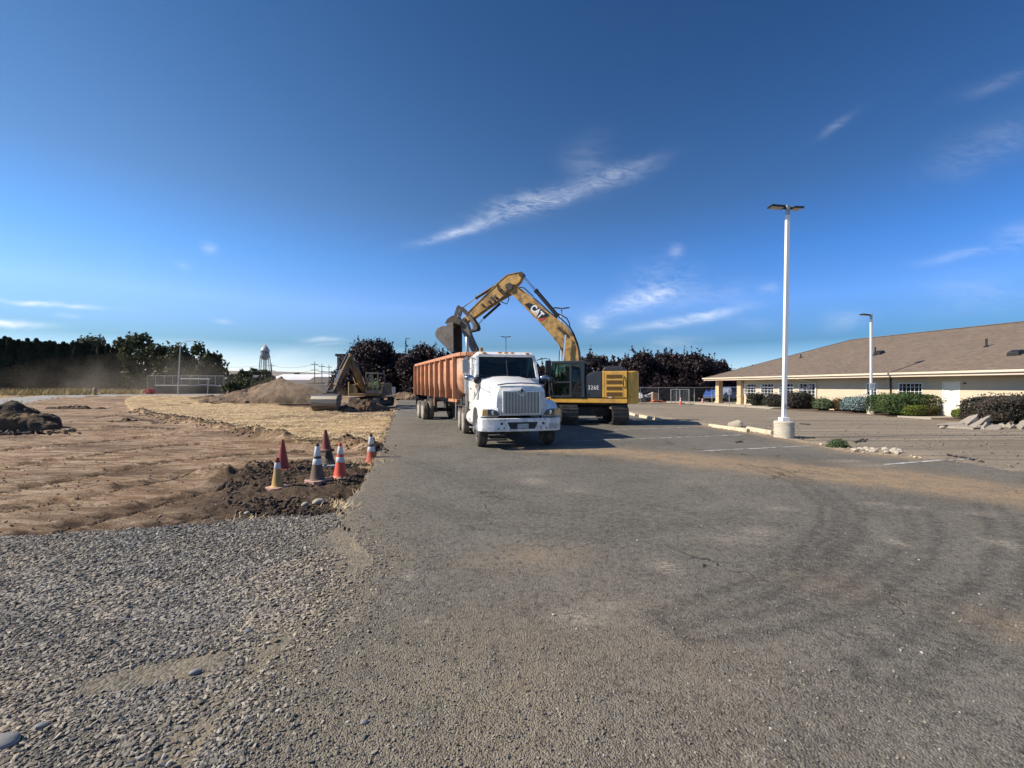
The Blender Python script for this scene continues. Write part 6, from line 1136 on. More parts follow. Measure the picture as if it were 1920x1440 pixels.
tag(MB().b2(fx(284, D), fx(424, D), D - .5, D - .2, .3, zz + 1.3).build('low_wall', mat('dark_screen_wall', (.045, .045, .042), .9, var=.15), None), 'low dark wall at the edge of the site below the wire fence', 'wall')
tag(MB().tube([(fx(296, D) + (fx(420, D) - fx(296, D)) * k / 10, D - .6, zz + 1.36 - .12 * math.sin(k * .7) * (k > 6)) for k in range(11)], .09, 6).build('sagging_pipe', m_galv), 'long sagging pale grey pipe lying along the top of the dark wall', 'pipe')
tag(MB().tube([(fx(345, D), D - .8, zz + 2.52), (fx(400, D), D - .8, zz + 2.46)], .11, 6).build('guard_rail', m_galv), 'straight pale grey rail higher on the wire fence', 'rail')
tag(MB().bar((fx(389, D - 2), D - 2, .3), (fx(391, D - 2), D - 2, 2.9), .18, .1).build('timber_stake', mat('pale_timber', (.45, .38, .28), .9)), 'leaning pale timber stake against the dark wall', 'stake')
for i, px in enumerate((424, 438)): tag(MB().b2(fx(px, 70) - .35, fx(px, 70) + .35, 70, 70.5, .3, 2.6 - i * .3).build('gate_post', mat('dark_timber', (.05, .042, .035), .9)), ['wide dark post at the right end of the low wall', 'second dark post beside the roadside bush'][i], 'post')
for i, (px, w_, zt_) in enumerate(((729.5, .36, 2.1), (737, .32, 1.75))): tag(MB().b2(fx(px, 58) - w_, fx(px, 58) + w_, 58, 58.25, 0, zt_).build('site_toilet' if False else 'utility_cabinet', mat('pale_grey_cabinet', (.30, .30, .33), .7, var=.05)), ['tall pale cabinet right of the small excavator cab', 'shorter pale cabinet beside the tall pale one'][i], 'cabinet')
# ================= heaps of soil
m_heap = mat('heap_soil', (.13, .083, .05), .95, var=.35, scale=1.2, two=((.23, .155, .095), .6), bump=.12, bscale=3); m_heap_d = mat('dark_turf_soil', (.042, .028, .018), .95, var=.4, scale=2, two=((.14, .085, .042), .8), bump=.1, bscale=4)
def heap(label, x, y, rx, ry, h, mt, seed, rough=.3, flat=.0, rz=0.0, n=130, name='dirt_heap'):
    u = np.linspace(-1.15, 1.15, n); X_, Y_ = np.meshgrid(u, u); r = np.sqrt(X_ ** 2 + Y_ ** 2); r = r * (1 + fbm(X_ * 1.6 + seed, Y_ * 1.6, 3, seed) * .7); z = np.clip(1 - r, 0, 1) ** (.8 if not flat else .45); z = np.minimum(z, 1 - flat * .3) * h
    z = z * (1 + fbm(X_ * 2.3, Y_ * 2.3 + seed, 4, seed + 3) * rough * 2) + np.where(z > .02, fbm(X_ * rx * 1.4, Y_ * ry * 1.4, 4, seed + 9) * rough * 1.1 + np.abs(fbm(X_ * rx * 2.6, Y_ * ry * 2.6, 5, seed + 19)) * rough * -1.2, 0); z = np.where(r > 1.0, -.12, np.maximum(z, -.1))
    q = np.stack([X_ * rx, Y_ * ry, z], -1).reshape(-1, 3); i = np.arange(n * n).reshape(n, n); o = mesh_np(name, q, np.stack([i[:-1, :-1], i[:-1, 1:], i[1:, 1:], i[1:, :-1]], -1).reshape(-1, 4), mt, True); o.location = (x, y, ground_z(x, y)); o.rotation_euler = (0, 0, rz); return tag(o, label, 'dirt heap')
heap('large brown dirt mound with light streaks left of the small excavator', fx(528, 47), 47, 5.6, 4.2, 2.45, m_heap, 11, .34)
heap('lower shoulder of pale dirt left of the large mound', fx(460, 46), 46, 3.6, 3.0, 1.25, m_heap, 12, .3)
heap('dark crumbly soil heap in front of the small excavator tracks', fx(676, 34.5), 34.5, 2.1, 1.3, .95, m_heap_d, 13, .35)
heap('small dark soil clump at the right foot of the wide bucket', fx(650, 32.2), 32.2, 1.0, .7, .5, m_heap_d, 14, .4)
heap('low far brown heap right of the small excavator before the screened fence', fx(757, 55), 55, 2.5, 1.3, 1.15, m_heap, 15, .4)
th_ = heap('thick slab of stripped turf and dark soil heaped at the left edge', -24.3, 18.9, 3.5, 2.0, 1.55, m_heap_d, 16, .42, 1.0, R(4), 150)
heap('small dark clump of soil on the graded dirt before the turf heap', fx(235, 24), 24, .8, .4, .28, m_heap_d, 17, .5)
heap('low dark ridge of soil along the pale gravel path', fx(140, 37), 37, 2.6, .5, .30, m_heap_d, 18, .5)
heap('low grey brown mound beyond the straw near the distant cone', fx(420, 50), 50, 3.6, 1.4, .45, m_heap, 19, .4)
hvx = np.array([v.co[:] for v in th_.data.vertices]); hvx = hvx[hvx[:, 2] > .45]; hvx = hvx[rng.integers(0, len(hvx), 900)]; hvx = hvx[fbm(hvx[:, 0] * .9, hvx[:, 1] * .9, 3, 211) > .02]; cz_, sz_ = math.cos(R(4)), math.sin(R(4))
tw_ = np.stack([hvx[:, 0] * cz_ - hvx[:, 1] * sz_ + th_.location.x, hvx[:, 0] * sz_ + hvx[:, 1] * cz_ + th_.location.y, hvx[:, 2] + th_.location.z], -1); tag(blades('turf_grass', tw_, .22, .012, .7, m_dry), 'dry grass still rooted on top of the turf heap', 'grass', kind='stuff')
qh = np.concatenate([np.array([fx(528, 47), 45.0]) + rng.normal(0, (2.6, 1.2), (420, 2)), np.array([fx(676, 34.5), 33.6]) + rng.normal(0, (1.3, .5), (260, 2)), np.array([-21.5, 17.6]) + rng.normal(0, (1.5, .6), (300, 2))])
tag(stones('heap_clods', np.concatenate([qh, np.array([ground_z(a, b_) for a, b_ in qh])[:, None]], 1), rng.lognormal(math.log(.05), .6, len(qh)), m_clod, 1, .6, (1, .85, .7), False, .3, .3), 'broken clods fallen round the foot of the soil heaps', 'soil', kind='stuff')
# ================= traffic cones
m_cone_or = mat('bright_orange_cone', (.66, .085, .038), .55, var=.1, dirt=(.28, .09, .05), damt=.42); m_cone_rd = mat('faded_red_cone', (.30, .045, .032), .6, var=.12, dirt=(.16, .06, .045), damt=.3); m_cone_br = mat('grimy_brown_cone', (.15, .095, .065), .75, var=.2, dirt=(.06, .045, .035), damt=.4); m_cone_ye = mat('dirty_yellow_cone', (.46, .28, .09), .7, var=.15, dirt=(.22, .13, .06), damt=.4); m_cone_bk = mat('black_grimy_cone', (.045, .04, .036), .8, var=.3, dirt=(.3, .24, .18), damt=.35, dscale=9)
m_collar = mat('white_reflective_collar', (.64, .65, .66), .45, var=.06, dirt=(.36, .31, .26), damt=.4, dscale=7); m_cbase_w = mat('pinkish_cone_base', (.50, .30, .24), .8, var=.12, dirt=(.25, .17, .12), damt=.4); m_cbase_k = mat('dark_cone_base', (.06, .05, .045), .8, var=.2)
def cone(label, px, py, h, bodym, basem, collars=(), tip=None, tilt=(0, 0), D=None, z=None, bands=(), r0=None, bw=.20):
    if D is None: x, y = G(px, py); y += .15; x = (px - 960) / FP * y
    else: y = D; x = (px - 960) / FP * D
    z = ground_z(x, y) + .0 if z is None else z
    t = thing('traffic_cone', label, 'traffic cone', (x, y, z), 0, 'traffic cones', (tilt[0], tilt[1], random.uniform(-.5, .5))); rb = r0 or h * .175; rt_ = .028; H = h
    rad = lambda q: rb + (rt_ - rb) * (q - .045) / (H - .045)
    MB().prism([(-bw, -bw * .7), (-bw * .7, -bw), (bw * .7, -bw), (bw, -bw * .7), (bw, bw * .7), (bw * .7, bw), (-bw * .7, bw), (-bw, bw * .7)], 'z', -.03, .035).build('base', basem, t, .008)
    MB().lathe([(rb + .035, .03), (rb + .012, .05), (rb, .075), (rt_, H), (rt_ - .008, H), (rt_ - .012, H - .03), (0, H - .04)], (0, 0, 0), 'z', 24).build('body', bodym, t, smooth=50)
    for a, b_, mm in collars: MB().lathe([(rad(a * H) + .002, a * H), (rad(a * H) + .005, a * H + .004), (rad(b_ * H) + .005, b_ * H - .004), (rad(b_ * H) + .002, b_ * H)], (0, 0, 0), 'z', 24).build('collar' if mm is m_collar else 'band', mm, t, smooth=50)
    return t
cone('small dirty yellow cone with pale collar in front of the plain red cone', 520, 905, .60, m_cone_ye, m_cbase_w, [(.64, .84, m_collar), (.84, .99, m_cone_rd)], r0=.10, bw=.17)
cone('plain faded red cone without collars behind the dirty yellow cone', 530, 872, .72, m_cone_rd, m_cone_rd, r0=.14, bw=.2)
cone('grimy brown cone with two white collars and blackened tip', 595, 895, .78, m_cone_br, m_cbase_w, [(.44, .60, m_collar), (.66, .92, m_collar), (.60, .66, m_cone_bk), (.92, .995, m_cone_br)])
k = cone('black torn cone underneath a dark red cone behind the brown one', 617, 866, .50, m_cone_bk, m_collar, r0=.135); 
cone('dark red cone stacked on top of the black torn cone', 612, 866, .52, mat('dark_red_cone', (.17, .032, .026), .65, var=.15), m_cbase_k, tilt=(0, R(-3)), D=k.location.y, z=k.location.z + .36, r0=.115, bw=.15)
cone('bright orange cone with two clean white collars', 638, 886, .76, m_cone_or, m_cbase_w, [(.45, .60, m_collar), (.68, .90, m_collar)])
cone('orange cone with two white collars alone at the asphalt edge', 697, 860, .80, mat('dull_orange_cone', (.50, .10, .045), .6, var=.15, dirt=(.14, .08, .05), damt=.5), m_cbase_w, [(.42, .58, m_collar), (.66, .90, m_collar), (.58, .66, m_cone_br), (.90, .995, m_cone_br)], tilt=(0, R(-2)))
cone('distant leaning orange cone beside the big dirt mound', 425, 744, .9, m_cone_or, m_cone_or, [(.45, .62, m_collar), (.7, .9, m_collar)], tilt=(0, R(9)), D=51)
cone('small orange cone before the leaning fence panel', 1276, 757, .74, m_cone_or, m_cone_or, [(.45, .62, m_collar), (.7, .92, m_collar)], D=44.2)
cone('small orange cone on the pavement left of the porch column', 1317, 757, .72, m_cone_or, m_cone_or, [(.45, .62, m_collar), (.7, .92, m_collar)], D=44.6)
D = 66; x = fx(281, D); t = thing('round_marker', 'round red drum end lying by the dry grass verge', 'barrel', (x, D, ground_z(x, D) + .46)); m_red = mat('red_drum', (.55, .04, .035), .5, var=.08); MB().lathe([(0, -.5), (.40, -.5), (.43, -.46), (.43, .46), (.40, .5), (.36, .47), (0, .47)], (0, 0, 0), 'y', 22).build('drum', m_red, t); MB().lathe([(0, -.53), (.14, -.53), (.16, -.50)], (0, 0, 0), 'y', 14).build('bung', mat('pink_cap', (.62, .22, .18), .6), t)
D = 60; x = fx(178, D); t = thing('hydrant', 'small tan stub post standing in the dry grass verge', 'hydrant', (x, D, ground_z(x, D))); MB().lathe([(.28, 0), (.28, .1), (.2, .12), (.2, .75), (.26, .78), (.2, .92), (.06, 1.05), (0, 1.08)], (0, 0, 0), 'z', 14).build('barrel', mat('tan_hydrant', (.33, .26, .15), .7, var=.15), t); MB().tube([(-.3, 0, .6), (.3, 0, .6)], .09, 8).build('nozzle', mat('tan_hydrant', (.33, .26, .15), .7), t)
# ================= wheel stops
m_stop = mat('weathered_wheel_stop', (.52, .46, .33), .9, var=.15, bump=.008, bscale=25, dirt=(.30, .25, .17), damt=.35)
def stop_(label, a, b_, nm='wheel_stop', hgt=.14):
    (x0, y0), (x1, y1) = G(*a), G(*b_); Ln = math.hypot(x1 - x0, y1 - y0); o = MB().prism([(-.085, -.04), (.085, -.04), (.075, .09), (.045, hgt), (-.045, hgt), (-.075, .09)], 'x', -Ln / 2, Ln / 2).build(nm, m_stop, None, .012)
    o.location = ((x0 + x1) / 2, (y0 + y1) / 2 + .08, ground_z((x0 + x1) / 2, (y0 + y1) / 2) + .01); o.rotation_euler = (R(random.uniform(-4, 4)), R(random.uniform(-1, 1)), math.atan2(y1 - y0, x1 - x0)); return tag(o, label, 'wheel stop', 'concrete wheel stops')
stop_('wheel stop just right of the excavator track', (1178, 777), (1193, 781)); stop_('wheel stop in the sand beside the excavator shadow', (1201, 783), (1240, 790)); stop_('long wheel stop with a pale boulder behind it', (1332, 799), (1405, 811)); stop_('wheel stop touching the round lamp pier', (1404, 806), (1451, 815))
def rock(label, x, y, s, mt, nm='rock', asp=(1, .8, .6), cat='rock', group=None, seed=0, z=None, rz=None):
    st = np.random.default_rng(seed); rd = 'river' in mt.name or 'cobble' in mt.name; v, f = ico(3 if rd else 2); d = v / np.linalg.norm(v, axis=1)[:, None]; q = v.copy() * (1 + fbm(v[:, 0] * 1.3 + seed, v[:, 1] * 1.3 + v[:, 2], 2, seed)[:, None] * (.35 if rd else 0))
    for _ in range(0 if rd else 7): nrm = st.normal(0, 1, 3); nrm /= np.linalg.norm(nrm); c = st.uniform(.55, .85); dd__ = q @ nrm; q = q - np.maximum(dd__ - c, 0)[:, None] * nrm[None]
    q = q * np.array(asp) * s; o = mesh_np(nm, q, f, mt, rd); o.location = (x, y, (ground_z(x, y) if z is None else z) + asp[2] * s * .55); o.rotation_euler = (st.uniform(-.2, .2), st.uniform(-.2, .2), st.uniform(0, 6.28) if rz is None else rz); return tag(o, label, cat, group)
m_palerock = mat('pale_broken_concrete', (.40, .355, .285), .9, var=.12, scale=5, bump=.015, bscale=18); m_river = mat('grey_river_stone', (.20, .20, .195), .75, var=.12, scale=5); m_tanstone = mat('tan_cobble', (.36, .32, .24), .8, var=.12)
x, y = G(1386, 800); rock('pale angular boulder behind the long wheel stop', x, y + .35, .34, m_palerock, seed=3, asp=(1, .6, .62))
x, y = G(8, 1398); rock('large flat grey stone in the near corner of the gravel', x - .05, y, .085, m_river, seed=4, asp=(1.15, .6, .35), rz=.4)
for i, (px, py, s, lb) in enumerate([(75, 1362, .035, 'medium flat grey stone beside the large flat one'), (366, 1262, .038, 'rounded pale stone beside the tan dust patch in the gravel'), (466, 1186, .034, 'small grey stone at the gravel to asphalt fade'), (684, 1365, .022, 'small rounded pebble alone on the brown asphalt'), (446, 1202, .03, 'small tan stone near the gravel fade')]):
    x, y = G(px, py); rock(lb, x, y, s, m_river if i != 4 else m_tanstone, 'stone', (1, .62, .45), seed=10 + i, rz=.5)
for i, (px, py, s, lb) in enumerate([(597, 932, .10, 'round tan cobble in the dark soil below the cones'), (572, 936, .07, 'smaller cobble left of the round tan cobble'), (463, 954, .045, 'small pale stone in the soil near the gravel edge')]):
    x, y = G(px, py); rock(lb, x, y, s, m_tanstone, 'stone', (1, .75, .6), seed=20 + i)
rw = np.random.default_rng(5)
for i in range(34):
    px = 1612 + rw.random() * 92 if i > 3 else (1637, 1675, 1652, 1690)[i]; py = 846 + (px - 1612) * .05 + rw.normal(0, 2.2); x, y = G(px, py); rock('pale broken concrete lump in the small heap beside the green weed', x, y + .25, (.12 if i < 4 else rw.uniform(.045, .10)), m_palerock, 'concrete_lump', (1, .75, .62), 'rubble', 'pale concrete lumps by the weed', 30 + i)
x, y = G(1580, 838); lw = leaf_mat('weed_leaf', (.05, .09, .035), (.09, .12, .05)); t = thing('weed', 'bushy green weed beside the pale concrete lumps', 'weed', (x, y + .2, ground_z(x, y))); n = 900; d = sph(n); d[:, 2] = np.abs(d[:, 2]); r = rng.random(n)[:, None] ** .4; leaves('foliage', d * r * np.array([.34, .26, .26]), d, .035, lw, t, .5, .35)
MB().tube([(0, 0, 0), (.1, 0, .12), (.2, .02, .2)], .008, 4).tube([(0, 0, 0), (-.08, 0, .14), (-.2, .02, .18)], .008, 4).build('stem', lw, t)
tag(MB().box((0, 0, .04), (.5, .1, .06), (0, R(6), R(-8))).build('broken_board', m_stop, None, .006, loc=(G(1561, 836)[0], G(1561, 836)[1] + .15, ground_z(*G(1561, 836)))), 'small broken board lying left of the green weed', 'board')
# ================= concrete rubble by the hedge
m_slab = mat('broken_slab_concrete', (.33, .285, .23), .9, var=.2, scale=3, bump=.02, bscale=16, dirt=(.15, .115, .08), damt=.35)
def slab_at(label, cs, th, seed):
    st = np.random.default_rng(seed); q = [P(*c) for c in cs]; nn = (q[1] - q[0]).cross(q[3] - q[0]).normalized(); nn = nn if nn.z > 0 else -nn; pts = []
    for i in range(4):
        a, b_ = q[i], q[(i + 1) % 4]
        for t_ in (0, .3, .62): pts.append(a.lerp(b_, t_) + Vector(st.normal(0, .035, 3)) - nn * nn.dot(Vector((0, 0, 0))))
    ctr = sum(pts, Vector()) / len(pts); pts = [p - nn * (p - ctr).dot(nn) for p in pts]; n_ = len(pts)
    vs = [p - ctr for p in pts] + [p - ctr - nn * th + Vector(st.normal(0, .02, 3)) for p in pts]
    o = MB().add(vs, [tuple(range(n_)), tuple(range(2 * n_ - 1, n_ - 1, -1))] + [(i, (i + 1) % n_, n_ + (i + 1) % n_, n_ + i) for i in range(n_)]).build('concrete_slab', m_slab, None, .012, smooth=0, loc=ctr + Vector((0, 0, .04))); return tag(o, label, 'rubble', 'broken concrete slabs in the rubble pile')
slab_at('large broken slab tilted steeply in front of the lime shrub', [(1794,792,21.50), (1827,774,22.10), (1838,781.5,21.50), (1811,797,20.20)], 0.13, 0)
slab_at('second tilted kerb length leaning over the rubble', [(1815,800,20.10), (1853,779,21.10), (1861,783,20.90), (1826,804,19.50)], 0.2, 1)
slab_at('low flat slab at the left end of the rubble pile', [(1757,799,19.90), (1780,793.5,21.20), (1808,793,21.10), (1809,797.5,19.90)], 0.08, 2)
slab_at('flat strip of slab lying furthest left in front', [(1771,800.5,19.50), (1800,797,20.20), (1836,803,18.90), (1824,804.5,18.60)], 0.07, 3)
slab_at('pale slab in the middle of the pile leaning towards the lot', [(1813,793,21.20), (1838,783,21.60), (1845,790,20.80), (1822,799,20.10)], 0.15, 4)
slab_at('short dark edged block standing on end at the pile front', [(1836,805,18.90), (1846,791,19.70), (1852,793,19.50), (1844,806,18.50)], 0.15, 5)
slab_at('wide pale lump at the front foot of the pile', [(1846,806,18.50), (1858,797,19.50), (1880,799,19.30), (1876,807,18.30)], 0.15, 6)
slab_at('slab lying flat on top at the back under the hedge', [(1873,788,21.90), (1890,785,22.70), (1904,790,21.90), (1884,794,20.90)], 0.1, 7)
slab_at('slab tilted upward at the right frame edge', [(1898,800,19.60), (1922,785,20.70), (1935,792,20.10), (1910,806,18.60)], 0.14, 8)
slab_at('tilted shard in the right half of the pile', [(1884,800,19.60), (1891,790,20.30), (1903,800,19.50), (1893,804,18.90)], 0.1, 9)
rw = np.random.default_rng(9)
for i in range(18):
    px = 1800 + rw.random() * 118; x, y = G(px, 800 + rw.normal(0, 2.5)); rock('small broken concrete lump at the foot of the slab rubble', x, y + rw.uniform(0, .8), rw.uniform(.07, .17), m_slab, 'concrete_lump', (1, .7, .55), 'rubble', 'concrete lumps in the slab rubble', 60 + i)
# torn asphalt edges on the milled lot
m_torn = mat('torn_asphalt', (.04, .037, .034), .95, var=.25, bump=.01)
for i, (a, b_, w_) in enumerate([((1600, 829), (1625, 824), .10), ((1780, 854), (1845, 866), .14), ((1495, 822), (1530, 821), .12), ((1500, 795), (1517, 797), .2), ((1385, 829), (1382, 830), .1)]):
    (x0, y0), (x1, y1) = G(*a), G(*b_); n_ = max(5, int(14 * math.hypot(x1 - x0, y1 - y0))); q = np.stack([np.linspace(x0, x1, n_) + rng.normal(0, .03, n_), np.linspace(y0, y1, n_) + rng.normal(0, w_ * .5, n_)], -1); tag(stones('torn_asphalt', p3(q), rng.uniform(.03, .07, n_), m_torn, 1, .4, (1.3, .8, .45)), 'crumbled dark asphalt edge on the milled lot', 'asphalt crumbs', kind='stuff')
q = scatter(MILL, 2600, 9, 46, 1.0); tag(stones('milled_crumbs', p3(q), rng.lognormal(math.log(.016), .5, len(q)), mat('milled_crumb', (.16, .14, .115), .95, var=.3, isl=.6), 1), 'asphalt crumbs scattered over the milled lot', 'asphalt crumbs', kind='stuff')
q = np.array([[x, y] for (x, y) in scatter(MILL, 5000, 9, 28, 1.0) if pdist(gp((1120, 764), (1190, 776), (1330, 800), (1450, 818), (1600, 848), (1700, 858)), np.array(x), np.array(y)) < .6]); tag(stones('pale_edge_grit', p3(q), rng.lognormal(math.log(.018), .5, len(q)), mat('pale_grit', (.42, .34, .24), .95, var=.2, isl=.4), 1), 'pale sandy grit along the row of wheel stops', 'gravel', kind='stuff')
# ================= vehicles and things behind the back fence
m_cglass = mat('car_glass_dark', (.02, .025, .03), .05, var=0, spec=.8)
def car(label, px, D, colm, rz=0.0, s=1.0, z=.0, van=False):
    t = thing('parked_car', label, 'car', (fx(px, D), D, z), rz, 'cars parked behind the fence'); t.scale = (s, s, s); h = 1.05
    pr = [(-2.2, .35), (-2.25, .62), (-2.05, .84), (-1.0, .95), (-.35, 1.42), (.9, 1.45), (1.75, 1.02), (2.15, .95), (2.25, .6), (2.2, .35)] if not van else [(-2.2, .4), (-2.25, .75), (-1.95, 1.05), (-1.2, 1.15), (-.8, 1.75), (.6, 1.78), (.75, 1.15), (2.3, 1.12), (2.3, .4)]
    b = MB().prism(pr, 'y', -.85, .85).mod(lambda x, y, z_: (x, y * (1 - max(0, z_ - .95) * .32), z_)).build('body', colm, t, .05, 3)
    for sd in (-1, 1):
        for a, b_ in (((-.88, 1.0), (-.32, 1.36)), ((.32, 1.0), (.28, 1.36))): pass
        q = [(-.85, 1.0), (-.33, 1.36), (.85, 1.38), (1.35, 1.03)] if not van else [(-1.05, 1.2), (-.72, 1.68), (.5, 1.70), (.62, 1.2)]; MB().prism(q, 'y', sd * .80, sd * .856).mod(lambda x, y, z_: (x, y * (1 - max(0, z_ - .95) * .32) + sd * .004, z_)).build('side_window', m_cglass, t)
    for x_ in (-1.4, 1.4):
        for sd in (-1, 1): wn = MB().lathe([(.0, -.1), (.3, -.1), (.33, -.06), (.33, .06), (.3, .1), (0, .1)], (x_, sd * .78, .33), 'y', 18).build('wheel', m_rubber, t); MB().lathe([(0, sd * .11), (.18, sd * .105), (.2, sd * .08)], (x_, sd * .78, .33), 'y', 14).build('rim', m_alu, wn)
    MB().b2(-2.28, -2.22, -.75, .75, .42, .55).build('bumper', m_alu if 'blue' in label else m_black, t); return t
m_blue = mat('blue_car_paint', (.06, .13, .38), .3, var=.03, coat=.5); m_greyblue = mat('grey_blue_car_paint', (.18, .22, .32), .3, var=.03, coat=.5); m_darkcar = mat('dark_car_paint', (.02, .022, .03), .3, var=.03, coat=.5); m_navy = mat('navy_car_paint', (.025, .035, .07), .3, coat=.5)
car('bright blue car left of the first porch column', 1336, 54, m_blue, R(60)); car('grey blue pickup truck seen between the porch columns', 1372, 53, m_greyblue, R(20), 1.0, 0, True)
car('dark car behind the fence right of the brown crate', 1248, 56, m_darkcar, R(12)); car('navy car behind the leaning fence panel', 1280, 58, m_navy, R(8)); car('black car behind the fence close to the porch', 1308, 57, m_darkcar, R(15))
D = 48.6; tag(MB().b2(-.28, .28, -.3, .3, 0, 1.08).b2(-.3, .3, -.33, -.3, .95, 1.1).build('timber_crate', mat('brown_timber', (.36, .23, .14), .85, var=.15, stretch=(8, 1, 1)), None, .01, loc=(fx(1227, D), D, .0)), 'upright brown wooden crate behind the back fence', 'crate')
for i, (px, zt_, w_) in enumerate(((1197, 1.3, .34), (1205, .95, .16), (1220, 1.35, .30))):
    D = 50; t = thing('garbage_bag' if False else 'motorcycle', ['white motorcycle with fairing beside the counterweight', 'small white motor scooter behind the fence post', 'black and white motorcycle left of the brown crate'][i], 'motorcycle', (fx(px, D), D, 0), R(60 + 20 * i)); 
    for y_ in (-.6, .6): MB().lathe([(.22, -.06), (.30, -.05), (.32, 0), (.30, .05), (.22, .06)], (0, y_, .32), 'x', 16).build('wheel', m_black, t)
    MB().loft([[(-w_ * .3, -.55, .5), (w_ * .3, -.55, .5), (w_ * .35, -.5, .9), (-w_ * .35, -.5, .9)], [(-w_ * .5, -.2, .4), (w_ * .5, -.2, .4), (w_ * .6, -.25, zt_ * .85), (-w_ * .6, -.25, zt_ * .85)], [(-w_ * .35, .6, .55), (w_ * .35, .6, .55), (w_ * .3, .6, .8), (-w_ * .3, .6, .8)]]).build('body', m_white_paint if i != 1 else m_wh, t, .04); MB().tube([(-.35, -.4, zt_ * .85), (0, -.45, zt_ * .8), (.35, -.4, zt_ * .85)], .02, 6).build('handlebar', m_black, t); MB().b2(-.14, .14, 0, .55, .78, .88).build('seat', m_black, t, .03)
D = 46.0; o = MB().tube([(-.7, 0, .05), (-.2, -.1, .3), (.1, 0, .08), (.5, .1, .25), (.9, 0, .04)], .06, 6).add([(-.8, -.1, .03), (-.1, -.3, .3), (.6, -.1, .22), (.9, .2, .02), (-.2, .3, .06)], [(0, 1, 4), (1, 2, 4), (2, 3, 4)]).build('orange_netting', mat('orange_safety_net', (.65, .20, .11), .8, var=.2)); o.location = (fx(1231, D), D, .05); tag(o, 'crumpled orange safety netting at the foot of the back fence', 'netting')
tag(MB().b2(-1.1, 1.1, -.1, .1, 0, .1).build('fallen_pipe' if False else 'kerb_stone', m_stop, None, .02, loc=(fx(1216, 45.2), 45.2, .0)), 'pale kerb length lying before the brown crate', 'kerb'); tag(MB().b2(-1.7, 1.7, -.1, .1, 0, .12).build('kerb_stone', m_stop, None, .02, loc=(fx(1253, 45.4), 45.4, .0)), 'longer pale kerb length left of the small cone', 'kerb')
# ================= operator in the small excavator
px_o, D = 700.5, EX2[1] - .45
import bmesh
def person(label, loc, rz, joints, bones, radii, cloth, parts):
    me = bpy.data.meshes.new('person'); me.from_pydata([joints[k] for k in joints], [(list(joints).index(a), list(joints).index(b_)) for a, b_ in bones], []); o = bpy.data.objects.new('person', me); COL.objects.link(o); o.location = loc; o.rotation_euler = (0, 0, rz)
    md = o.modifiers.new('skin', 'SKIN'); md.use_smooth_shade = True
    for i, k in enumerate(joints): me.skin_vertices[0].data[i].radius = (radii[k], radii[k] * .8); me.skin_vertices[0].data[i].use_root = (k == 'pelvis')
    o.modifiers.new('sub', 'SUBSURF').levels = 1; me.materials.append(cloth); tag(o, label, 'person'); parts(o); return o
J = {'pelvis': (0, 0, .12), 'waist': (0, 0, .30), 'chest': (0, -.02, .50), 'neck': (0, -.03, .66), 'head': (0, -.05, .76), 'crown': (0, -.05, .86), 'shl': (-.19, -.02, .58), 'ell': (-.27, -.12, .34), 'hal': (-.20, -.38, .32), 'shr': (.19, -.02, .58), 'elr': (.27, -.12, .34), 'har': (.20, -.38, .32), 'hil': (-.11, -.05, .10), 'knl': (-.14, -.48, .12), 'anl': (-.14, -.52, -.28), 'tol': (-.14, -.68, -.32), 'hir': (.11, -.05, .10), 'knr': (.14, -.48, .12), 'anr': (.14, -.52, -.28), 'tor': (.14, -.68, -.32)}
B_ = [('pelvis', 'waist'), ('waist', 'chest'), ('chest', 'neck'), ('neck', 'head'), ('head', 'crown'), ('chest', 'shl'), ('shl', 'ell'), ('ell', 'hal'), ('chest', 'shr'), ('shr', 'elr'), ('elr', 'har'), ('pelvis', 'hil'), ('hil', 'knl'), ('knl', 'anl'), ('anl', 'tol'), ('pelvis', 'hir'), ('hir', 'knr'), ('knr', 'anr'), ('anr', 'tor')]
RD = dict(pelvis=.15, waist=.14, chest=.16, neck=.06, head=.085, crown=.07, shl=.07, ell=.05, hal=.035, shr=.07, elr=.05, har=.035, hil=.09, knl=.065, anl=.045, tol=.04, hir=.09, knr=.065, anr=.045, tor=.04)
m_skin = mat('skin', (.42, .25, .17), .6, var=.05); m_vest = mat('hi_vis_vest', (.42, .62, .10), .6, var=.08)
def pparts(o):
    MB().loft([[(-.19, -.15, .16), (.19, -.15, .16), (.19, .12, .16), (-.19, .12, .16)], [(-.21, -.17, .45), (.21, -.17, .45), (.21, .13, .45), (-.21, .13, .45)], [(-.17, -.12, .64), (.17, -.12, .64), (.17, .1, .64), (-.17, .1, .64)]]).build('hi_vis_vest', m_vest, o, .03); MB().lathe([(.135, .83), (.125, .85), (.11, .93), (.06, .98), (0, .99)], (0, -.05, 0), 'z', 16).build('hard_hat', m_wh, o)
    MB().b2(-.205, -.14, -.178, -.172, .2, .6).b2(.14, .205, -.178, -.172, .2, .6).build('reflective_tape', m_collar, o)
_a = Rz(R(-3), .80, -.38)
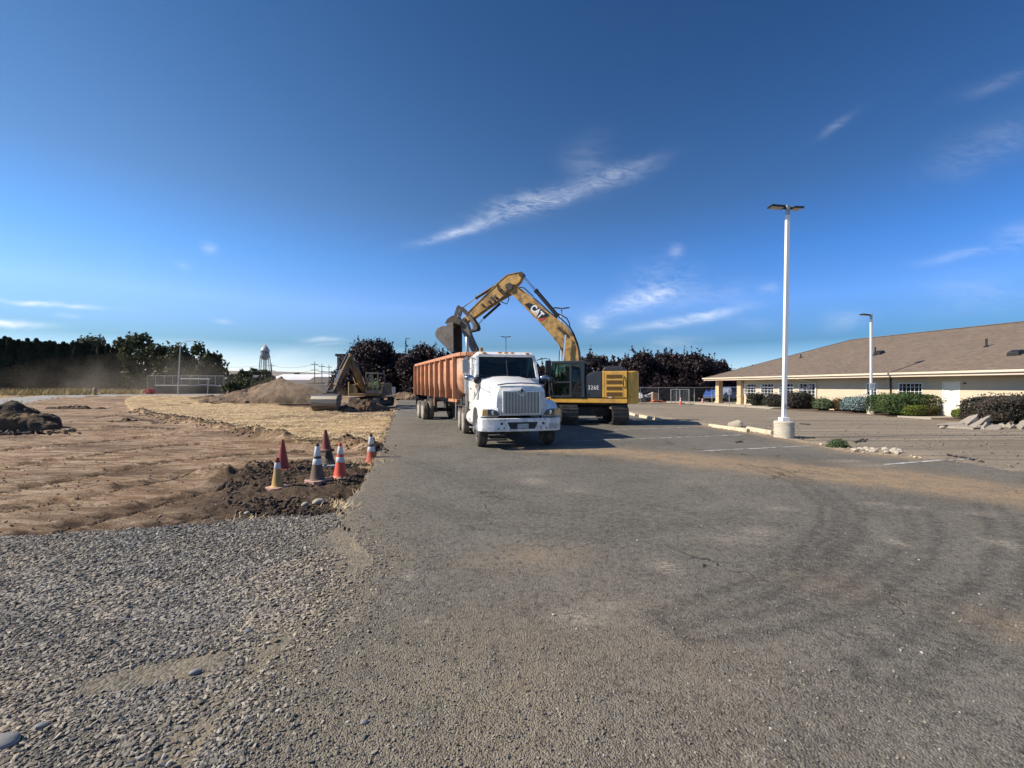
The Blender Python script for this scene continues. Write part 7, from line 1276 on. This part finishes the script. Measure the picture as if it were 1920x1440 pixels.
person('operator in a yellow green safety vest and white hard hat seated in the cab', (EX2[0] + _a[0], EX2[1] + _a[1], 1.62), R(-3), J, B_, RD, m_skin, pparts)

# ================= air: hanging dust and thin haze
def dust(label, c, r, dens, col, seed, sc=.5):
    m = bpy.data.materials.new('dust'); m.use_nodes = True; t = m.node_tree; t.nodes.clear(); n = N(t); co = n.new('ShaderNodeTexCoord').outputs['Object']
    d = n.new('ShaderNodeVectorMath', {0: co}, operation='LENGTH').outputs['Value']; ed = n.ramp(d, 1.0, .25)
    nz = n.ramp(n.noise(n.new('ShaderNodeMapping', {'Vector': co, 'Scale': tuple(sc * a for a in r), 'Location': (seed, 0, 0)}).outputs[0], 1.0, 3, .6), .36, .66)
    v = n.new('ShaderNodeVolumePrincipled', {'Color': (*col, 1), 'Density': n.m('MULTIPLY', n.m('MULTIPLY', ed, nz), dens), 'Anisotropy': .2})
    n.new('ShaderNodeOutputMaterial', {'Volume': v.outputs[0]}); t = MB().lathe([(math.sin(k * math.pi / 10), -math.cos(k * math.pi / 10)) for k in range(11)], (0, 0, 0), 'z', 24).build('dust_cloud', m, None)
    t.location = c; t.scale = r; return tag(t, label, 'dust', kind='stuff')
dust('brown dust rolling over the foot of the big dirt mound', (fx(560, 42.2), 42.2, 1.1), (5.2, 1.9, 2.1), .75, (.62, .47, .33), 3.0, .55)
dust('thin dust drifting along the dark evergreen row', (fx(255, 66), 66, 2.6), (23, 4.5, 4.6), .07, (.60, .52, .42), 7.0, .2)
SC.cycles.volume_step_rate = 2.0; SC.cycles.volume_max_steps = 128
hb = MB().b2(-9500, 9500, -400, 9500, -30, 330); m_hz = bpy.data.materials.new('haze'); m_hz.use_nodes = True; t = m_hz.node_tree; t.nodes.clear(); n = N(t)
n.new('ShaderNodeOutputMaterial', {'Volume': n.new('ShaderNodeVolumePrincipled', {'Color': (.80, .87, .95, 1), 'Density': 1.4e-5, 'Anisotropy': .3}).outputs[0]})
tag(hb.build('haze', m_hz, None, smooth=0), kind='stuff')
